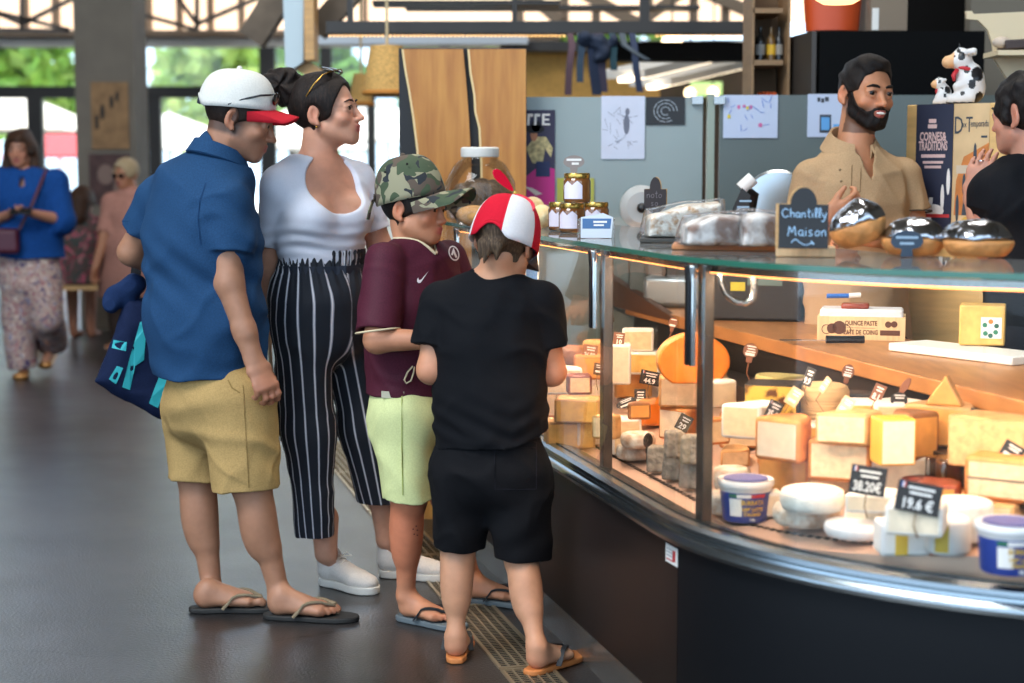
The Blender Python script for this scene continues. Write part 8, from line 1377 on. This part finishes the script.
    F = Field(*bounds([pe, an, anl], .18), .008); F.econe(j(857, 335), j(857, 370), (.165, .13), (.17, .14), rt, .04); F.econe(hip, an + V(0, 0, .02), (.1, .11), (.075, .085), rt, .03); F.econe(hipl, anl + V(0, 0, .02), (.1, .11), (.075, .085), rt, .03); F.plane(V(0, 0, .03), V(0, 0, -1)); fobj(F, 'trousers', cloth('trousers_dark', '#1c1d22'), p)
seller()
# ---------------------------------------------------------------- dark-haired woman at the right edge
def right_woman():
    Y = 5.15; fw = nrm(V(-.5, .87, 0)); rt = V(fw[1], -fw[0], 0); j = lambda x, y, d=0: at(x, y, Y + d)
    p = person(V(1.58, 5.15, 0), 'dark-haired woman in a black tee turned away at the right edge behind the counter')
    H = Head(j(1026, 114), V(-.6, .78, -.06), V(-.05, .05, 1), 1.03); nb, ch, wa, pe = j(1027, 165), j(1030, 205), j(1032, 262), j(1032, 315)
    shl, sh, ell_, el, wrl, wr = j(994, 190, -.05), j(1078, 190, .1), j(986, 245, -.04), j(1085, 250, .1), j(972, 198, .16), j(1060, 250, .25)
    hip, kn, an = j(1050, 350, .04), j(1050, 480, .04), V(j(1050, 480)[0], 5.17, .09); hipl, knl, anl = j(1012, 350, -.04), j(1012, 480, -.04), V(j(1012, 480)[0], 5.08, .09)
    lo, hi = bounds([sh, el, wr, shl, ell_, wrl, pe, an, anl, H.p(0, 0, .12), H.p(0, .13, 0)], .14); lo[2] = -.01; F = Field(lo, hi, .005)
    chain(F, [(pe, .15, .115), (wa, .13, .105), (ch, .145, .105), (nb - V(0, 0, .05), .1, .07)], rt, .05); F.cone(nb - V(0, 0, .04), H.p(0, -.028, -.05), .055, .052, .03)
    for s_, e_, w_ in ((sh, el, wr), (shl, ell_, wrl)): F.cone(nb - V(0, 0, .06), s_, .05, .052, .04); limb(F, [s_, e_], [.052, .043], .03); limb(F, [e_, w_], [.042, .026], .02)
    leg(F, hip, kn, an, -fw); leg(F, hipl, knl, anl, -fw); foot(F, an - fw * .04, fw, an, .24, 0, True); foot(F, anl - fw * .04, fw, anl, .24, 0, False)
    head_shape(F, H, fem=1); hand(F, wrl, V(.22, .0, 1), V(.6, .7, 0), V(.6, -.4, .3), .175, (.15, .25, .2)); hand(F, wr, V(-.5, .6, .1), V(0, 0, -1), V(.3, .3, 0), .175)
    fobj(F, 'body', skinmat('skin_woman2'), p, skincol('#b5806a', H, '#a4504a')); eyes(H, p, '#2b1d15', brow=hairmat('brow_black', '#1d1410'), lash=mat('lash', '#120c0a', .5))
    mh = hairmat('hair_black_curly', '#0d0a0a', '#221a18'); F = hair_field(H, .015, *bounds([H.o], .26), .0042, nape=-.07, face=((0, .1, -.05), (.082, .075, .12)), burn=-.03); F.cone(H.p(0, -.07, .02), H.p(0, -.085, -.05), .065, .05, .03); g, g2 = lumps(51, 75, .007), lumps(52, 170, .003); F.wrinkle(lambda P: g(P) + g2(P)); fobj(F, 'hair', mh, p)
    mt = cloth('tee_black_woman', '#0f1014', var=.15); F = Field(*bounds([sh, shl, el, ell_, pe, nb], .2), .005); hem = j(1030, 345)
    chain(F, [(hem - V(0, 0, .02), .17, .135), (j(1031, 262), .15, .125), (j(1030, 205), .165, .125), (j(1028, 180), .14, .095), (nb - V(0, 0, .04), .1, .075)], rt, .06); F.plane(hem, V(0, 0, -1))
    for s_, e_, q in ((sh, el, .3), (shl, ell_, .3)): h_ = s_ * (1 - q) + e_ * q; w_ = nrm(e_ - s_); F.cone(nb - V(0, 0, .065), s_, .055, .06, .05); F.tubecut([(s_, h_ + w_ * .04, .064, .066)], h_, w_, .05, .056, .012)
    neckhole(F, nb, rt, fw, .07, .06, .09); g1, g2 = folds(53, 14, .008), folds(54, 40, .0035); F.wrinkle(lambda P: g1(P) + g2(P)); fobj(F, 'tee_shirt', mt, p)
    F = Field(*bounds([pe, an, anl], .18), .008); F.econe(j(1031, 335), j(1031, 370), (.165, .13), (.17, .14), rt, .04); F.econe(hip, an, (.1, .11), (.07, .08), rt, .03); F.econe(hipl, anl, (.1, .11), (.07, .08), rt, .03); F.plane(V(0, 0, .03), V(0, 0, -1)); fobj(F, 'trousers', cloth('trousers_dark', '#1c1d22'), p)
    mb = MB(); mb.torus(wrl + V(.026, 0, .115), .0095, .002, 16, 6); mb.build('ring', M_chrome, p)
right_woman()
# ---------------------------------------------------------------- people far behind
def floral(name, c, spots, sc=26):
    m = mat(name, c, .85); nt = m.node_tree; N, L = nt.nodes, nt.links; tc = N.new('ShaderNodeTexCoord'); n = N.new('ShaderNodeTexNoise'); n.inputs['Scale'].default_value = sc; n.inputs['Detail'].default_value = 1.5; n.inputs['Distortion'].default_value = 1; L.new(tc.outputs['Object'], n.inputs['Vector']); r = N.new('ShaderNodeValToRGB'); r.color_ramp.interpolation = 'CONSTANT'; e = r.color_ramp.elements; e[0].color = (*srgb(spots[0]), 1); e[1].position = .38; e[1].color = (*srgb(c), 1)
    for pos, q in zip((.5, .56, .64), spots[1:]): x = e.new(pos); x.color = (*srgb(q), 1)
    L.new(n.outputs['Fac'], r.inputs[0]); L.new(r.outputs[0], N['Principled BSDF'].inputs['Base Color']); return m
def blue_woman():
    Y = 11.6; fw = nrm(V(.12, -1, 0)); rt = V(fw[1], -fw[0], 0); j = lambda x, y, d=0: at(x, y, Y + d); h = .008
    p = person(V(-3.3, 11.6, 0), 'walking woman in a bright blue blouse and floral trousers looking at her phone'); H = Head(j(20, 149), V(.0, -1, -.1), sc=1.05); nb, ch, wa, pe = j(25, 172), j(28, 195), j(30, 232), j(30, 262)
    sh, shl, el, ell_, wr, wrl = j(-1, 182), j(55, 182), j(-8, 222), j(62, 220, -.05), j(10, 214, -.25), j(34, 214, -.25); hip, kn, an = j(20, 275), j(20, 320), j(23, 366); hipl, knl, anl = j(42, 275), j(46, 318, -.06), j(48, 350, .2)
    an = V(an[0], 11.62, .09); anl = V(anl[0], 11.85, .16); lo, hi = bounds([sh, shl, ell_, el, pe, an, anl, wr, H.p(0, 0, .14)], .16); lo[2] = -.02; F = Field(lo, hi, h)
    chain(F, [(pe, .15, .11), (wa, .13, .1), (ch, .13, .095), (nb - V(0, 0, .06), .09, .06)], rt, .05); F.cone(nb - V(0, 0, .06), H.p(0, -.028, -.05), .06, .055, .03)
    for s_, e_, w_ in ((sh, el, wr), (shl, ell_, wrl)): F.cone(nb - V(0, 0, .06), s_, .055, .055, .04); limb(F, [s_, e_], [.052, .045], .03); limb(F, [e_, w_], [.045, .03], .02)
    leg(F, hip, kn, an, -fw); leg(F, hipl, knl, anl, -fw); foot(F, an - fw * .04, fw, an, .24, .0, True); F.cone(anl, anl + V(0, -.12, -.07), .035, .03, .02); head_shape(F, H, fem=1); hand(F, wr, V(.6, -.5, .1), V(0, 0, 1), V(-.2, -1, 0), .17); hand(F, wrl, V(-.6, -.5, .1), V(0, 0, 1), V(.2, -1, 0), .17)
    fobj(F, 'body', skinmat('skin_far'), p, skincol('#b07a60', H, '#a0504a')); eyes(H, p, '#2b1d15', look=(-.3, 1, 0), brow=hairmat('brow_brown', '#2c1d15'))
    F = hair_field(H, .022, *bounds([H.o], .3), h, nape=-.18, ear=0.001); F.cone(H.p(-.07, -.03, .0), H.p(-.09, -.0, -.13), .045, .04, .03); F.cone(H.p(.07, -.03, .0), H.p(.085, -.0, -.12), .045, .04, .03); g = lumps(61, 60, .006); F.wrinkle(lambda P: g(P)); fobj(F, 'hair', hairmat('hair_chestnut', '#2e1c12', '#5a3b26'), p)
    F = Field(*bounds([sh, shl, el, ell_, pe], .22), h); chain(F, [(j(31, 262), .235, .17), (wa, .2, .16), (ch, .2, .15), (nb - V(0, 0, .05), .13, .1)], rt, .06); F.plane(j(30, 258), V(0, 0, -1))
    for s_, e_, w_ in ((sh, el, wr), (shl, ell_, wrl)): F.cone(nb - V(0, 0, .07), s_, .075, .08, .05); F.cone(s_, e_, .086, .088, .03); q = e_ * .75 + w_ * .25; d = nrm(w_ - e_); F.tubecut([(s_, e_, .09, .095), (e_, q + d * .04, .095, .085)], q, d, .05, .06, .03, .03)
    F.cone(nb + V(0, 0, .02), nb + fw * .11 - V(0, 0, .09), .07, .03, .005, 's'); g = lumps(62, 16, .008); F.wrinkle(lambda P: g(P)); fobj(F, 'blouse', cloth('blouse_blue', '#123f7c', vscale=60), p)
    F = Field(*bounds([pe, an, anl, hip], .22), h); F.econe(j(30, 252), j(30, 278), (.19, .15), (.21, .16), rt, .05); a = V(an[0], an[1], .06); F.tubecut([(hip, kn, .125, .11), (kn, a, .11, .105)], a, V(0, 0, -1), .06, .08); b = anl + V(.02, .03, .05); F.tubecut([(hipl, knl, .125, .11), (knl, b, .11, .10)], b, nrm(anl - knl), .06, .08); g = lumps(63, 14, .01); F.wrinkle(lambda P: g(P)); fobj(F, 'trousers', floral('floral_trousers', '#a89488', ('#4a3a5e', '#8a4a56', '#c9b8a8', '#5a5f86')), p)
    mg = mat('sandal_gold', '#9a6a36', .35, .5); F = Field(*bounds([an, anl], .28), .007); r_ = rt; q = an - fw * .04; F.econe(V(q[0], q[1], .02) + fw * .04, V(q[0], q[1], .02) + fw * .2, (.045, .03), (.055, .028), r_, .02); fobj(F, 'sandal', mg, p); F = Field(*bounds([anl], .28), .007); F.econe(anl + V(0, .03, -.04), anl + V(0, -.13, -.09), (.045, .035), (.05, .03), r_, .02); fobj(F, 'sandal', mg, p)
    bg = empty('handbag', j(6, 243, -.22), 'burgundy handbag on a thin strap at the hip of the woman in blue', 'bag'); F = Field(*bounds([j(6, 240, -.24)], .2), .007); F.rbox(j(5, 241, -.24), (.095, .035, .085), .03, None); fobj(F, 'bag_body', mat('burgundy', '#4a1228', .5), bg); mb = MB(); mb.tube([j(47, 168, -.02), j(42, 180, -.13), j(32, 205, -.21), j(20, 228, -.22), j(14, 236, -.23)], .011, 6); mb.build('strap', mat('burgundy', '#4a1228', .5), bg)
    ph = empty('mobile_phone', j(22, 211, -.34), 'dark phone in the hands of the woman in the blue blouse', 'phone'); mb = MB(); mb.box(j(21, 211, -.36), (.14, .075, .01), rotx(.5)); mb.build('case', M_black, ph, bevel=.003); mb = MB(); mb.box(j(21, 211, -.36) + rotx(.5) @ V(0, 0, .006), (.13, .066, .002), rotx(.5)); mb.build('screen', mat('screen_dark', '#14181c', .1), ph)
blue_woman()
def seated_woman():
    Y = 14.0; j = lambda x, y, d=0: at(x, y, Y + d); fw = V(.1, 1, 0); rt = V(1, -.1, 0); h = .01; p = person(V(j(82, 280)[0], 14, 0), 'woman seen from behind in a colourful floral dress sitting on a bench'); H = Head(j(83, 202), V(.2, 1, -.1), sc=1.0); nb, ch, pe = j(82, 218), j(80, 240), j(79, 274)
    sh, shl, el, ell_ = j(100, 226), j(62, 226), j(103, 256, -.02), j(57, 256, -.02); wr, wrl = el + V(-.05, .25, -.03), ell_ + V(.05, .25, -.03); kn, knl = j(90, 280, .42), j(72, 280, .42); an, anl = V(kn[0], 14.42, .08), V(knl[0], 14.42, .08)
    lo, hi = bounds([sh, shl, pe, kn, an, anl, H.p(0, 0, .14)], .16); lo[2] = -.02; F = Field(lo, hi, h); chain(F, [(pe, .16, .12), (ch, .16, .12), (nb - V(0, 0, .05), .1, .08)], rt, .05); F.cone(nb - V(0, 0, .05), H.p(0, -.028, -.05), .06, .055, .03)
    for s_, e_, w_ in ((sh, el, wr), (shl, ell_, wrl)): limb(F, [s_, e_, w_], [.055, .045, .03], .03)
    for hx, k_, a_ in ((.08, kn, an), (-.08, knl, anl)): limb(F, [pe + V(hx, .05, 0), k_, a_], [.085, .06, .04], .03); foot(F, a_ - V(0, .04, 0), fw, a_, .24)
    head_shape(F, H, fem=1); hand(F, wr, V(-.3, .8, -.2), V(0, 0, -1), V(-1, 0, 0), .17); hand(F, wrl, V(.3, .8, -.2), V(0, 0, -1), V(1, 0, 0), .17); fobj(F, 'body', skinmat('skin_far'), p, skincol('#a06a50', H, '#a0504a'))
    F = hair_field(H, .025, *bounds([H.o], .3), h, nape=-.16, ear=.001); F.cone(H.p(0, -.06, 0), H.p(0, -.08, -.13), .09, .07, .03); fobj(F, 'hair', hairmat('hair_chestnut', '#2e1c12', '#5a3b26'), p)
    F = Field(*bounds([sh, shl, pe, el, ell_, kn, knl], .2), h); chain(F, [(j(79, 283), .215, .18), (j(79, 262), .19, .16), (ch, .19, .15), (nb - V(0, 0, .04), .12, .1)], rt, .06)
    for s_, e_ in ((sh, el), (shl, ell_)): F.cone(nb - V(0, 0, .07), s_, .07, .075, .05); q = s_ * .45 + e_ * .55; d = nrm(e_ - s_); F.tubecut([(s_, q + d * .04, .075, .075)], q, d, .05, .06)
    F.econe(pe + V(.09, .05, 0), kn, (.11, .1), (.085, .08), V(1, 0, 0), .04); F.econe(pe + V(-.09, .05, 0), knl, (.11, .1), (.085, .08), V(1, 0, 0), .04); F.plane(j(79, 283), V(0, 0, -1)); fobj(F, 'dress', floral('floral_dress', '#4a3a34', ('#7a2438', '#2e3d3a', '#a8485a', '#6b6a5a'), 14), p)
    b = empty('bench', V(j(82, 282)[0], 14, 0), 'wooden bench under the seated woman in the floral dress', 'bench'); z = j(82, 283)[2]; mb = MB(); mb.box((b.location[0], 14.05, z - .03), (.85, .4, .04)); mb.build('seat', M_woodh, b)
    for dx in (-.35, .35):
        for dy in (-.1, .2): mb = MB(); mb.box((b.location[0] + dx, 14 + dy, (z - .05) / 2), (.06, .06, z - .05)); mb.build('leg', M_wood, b)
seated_woman()
def elder():
    Y = 13.5; j = lambda x, y, d=0: at(x, y, Y + d); fw = nrm(V(-.55, -.83, 0)); rt = V(fw[1], -fw[0], 0); h = .009; p = person(V(j(125, 280)[0], 13.5, 0), 'elderly woman with pale hair and sunglasses in a dusty pink tunic by the pillar'); H = Head(j(126, 174), V(-.5, -.86, -.1), sc=1.0); nb, ch, wa, pe = j(130, 192), j(126, 215), j(124, 245), j(124, 270)
    sh, shl, el, ell_ = j(112, 203), j(148, 201), j(105, 235, -.1), j(152, 236); wr, wrl = j(96, 266, -.15), j(150, 265); hip, hipl, an, anl = j(118, 280), j(134, 280), V(j(118, 280)[0], 13.5, .08), V(j(134, 280)[0], 13.55, .08)
    lo, hi = bounds([sh, shl, el, ell_, wr, wrl, an, anl, H.p(0, 0, .13)], .16); lo[2] = -.02; F = Field(lo, hi, h); chain(F, [(pe, .16, .13), (wa, .15, .13), (ch, .15, .12), (nb - V(0, 0, .05), .1, .08)], rt, .05); F.cone(nb - V(0, 0, .05), H.p(0, -.028, -.05), .058, .055, .03)
    for s_, e_, w_ in ((sh, el, wr), (shl, ell_, wrl)): F.cone(nb - V(0, 0, .06), s_, .055, .055, .04); limb(F, [s_, e_, w_], [.053, .045, .03], .03)
    for a, b in ((hip, an), (hipl, anl)): leg(F, a, (a + b) / 2, b, -fw, .95); foot(F, b - fw * .04, fw, b, .235, 0, a is hip)
    head_shape(F, H, fem=1); hand(F, wr, V(-.2, -.1, -1), V(1, 0, 0), fw, .17); hand(F, wrl, V(0, 0, -1), V(-1, 0, 0), fw, .17); fobj(F, 'body', skinmat('skin_far'), p, skincol('#b07a5c', H, '#a0504a'))
    F = hair_field(H, .018, *bounds([H.o], .25), h, nape=-.1, ear=.001); fobj(F, 'hair', hairmat('hair_pale', '#a08a6a', '#cdbb98'), p)
    mb = MB(); mb.tube([H.p(.07, .0, 0), H.p(.06, .085, .002), H.p(-.06, .085, .002), H.p(-.07, 0, 0)], .004, 6); g = mb.build('sunglasses', M_black, p)
    for sx in (-1, 1): mb = MB(); mb.ball(H.p(sx * .034, .098, -.004), (.028, .006, .021), 8, H.M); l = mb.build('lens', mat('lens_black', '#0a0a0b', .08, spec=.8), p, smooth=180); l.parent = g
    F = Field(*bounds([sh, shl, el, ell_, pe, wr], .22), h); chain(F, [(j(124, 300), .23, .19), (wa, .2, .17), (ch, .185, .15), (nb - V(0, 0, .045), .12, .1)], rt, .06); F.plane(j(124, 298), V(0, 0, -1))
    for s_, e_ in ((sh, el), (shl, ell_)): F.cone(nb - V(0, 0, .06), s_, .072, .075, .05); q = e_; d = nrm(e_ - s_); F.tubecut([(s_, q + d * .04, .075, .078)], q, d, .05, .06)
    g = lumps(66, 14, .008); F.wrinkle(lambda P: g(P)); fobj(F, 'tunic', cloth('tunic_pink', '#a8786a', vscale=60), p)
    F = Field(*bounds([hip, an, anl], .16), .01); F.econe(j(118, 290), an, (.1, .1), (.07, .07), rt, .02); F.econe(j(134, 290), anl, (.1, .1), (.07, .07), rt, .02); F.plane(V(0, 0, .06), V(0, 0, -1)); fobj(F, 'trousers', cloth('trousers_brown', '#4a3b34'), p, one_piece=False)
elder()
# ================================================================== camera and light
cam = bpy.data.cameras.new('camera'); co = bpy.data.objects.new('camera', cam); COL.objects.link(co); co.location = (0, 0, CAMH); co.rotation_euler = (math.pi / 2 - TH, 0, 0)
cam.sensor_width = 36; cam.lens = FPX * 36 / 1024; cam.clip_end = 200; cam.dof.use_dof = True; cam.dof.focus_distance = 5.15; cam.dof.aperture_fstop = 2.4; SC.camera = co
W = bpy.data.worlds.new('World'); SC.world = W; W.use_nodes = True; bg = W.node_tree.nodes['Background']; bg.inputs[0].default_value = (.60, .79, 1, 1); bg.inputs[1].default_value = 2.4
def lamp(name, kind, loc, rot, energy, col, size=1, sy=None, target=None):
    l = bpy.data.lights.new(name, kind); l.energy = energy; l.color = col; o = bpy.data.objects.new(name, l); COL.objects.link(o); o.location = tuple(map(float, loc)); o.rotation_euler = rot or (0, 0, 0) or (0, 0, 0)
    if target is not None: o.rotation_euler = Vector(np.array(target) - np.array(loc)).to_track_quat('-Z', 'Y').to_euler()
    if kind == 'AREA': l.size = size; l.shape = 'RECTANGLE' if sy else 'SQUARE'; l.size_y = sy or size
    if kind == 'SUN': l.angle = math.radians(2)
    return o
lamp('sun', 'SUN', (0, 30, 20), None, 8, (1, .95, .86), target=(2, 22, 0))
lamp('overhead_fill', 'AREA', (-3.4, 2.0, 7.8), None, 1050, (.93, .97, 1), 4, 6, target=(-1.2, 5.2, .8))  # this and the next two area lamps are added fill, no opening above
lamp('overhead_fill', 'AREA', (1.6, 6.8, 7.8), None, 300, (1, .94, .86), 2, 4, target=(.9, 5.6, 1))
lamp('overhead_fill', 'AREA', (-3, 11, 7.8), None, 70, (.95, .98, 1), 3, 4, target=(-3, 11, 0))
# warm case lamps under the glass top
for t in np.arange(.6, TEND - .75, .45):
    p, n = cpt(t + .2); c = p - n * .075 + V(0, 0, 1.183); q = p - n * .42 + V(0, 0, .6); o = lamp('case_lamp', 'AREA', c, None, 4.6 if t < TL0 - .2 else 2.9, (1, .69, .47), .42, .03, target=q)
SC.view_settings.view_transform = 'Standard'; SC.view_settings.look = 'None'; SC.view_settings.gamma = 1; SC.view_settings.use_curve_mapping = False; SC.view_settings.exposure = .36
SC.cycles.use_denoising = True; SC.cycles.max_bounces = 8; SC.cycles.transparent_max_bounces = 16; SC.cycles.caustics_reflective = False; SC.cycles.caustics_refractive = False; SC.cycles.sample_clamp_indirect = 6
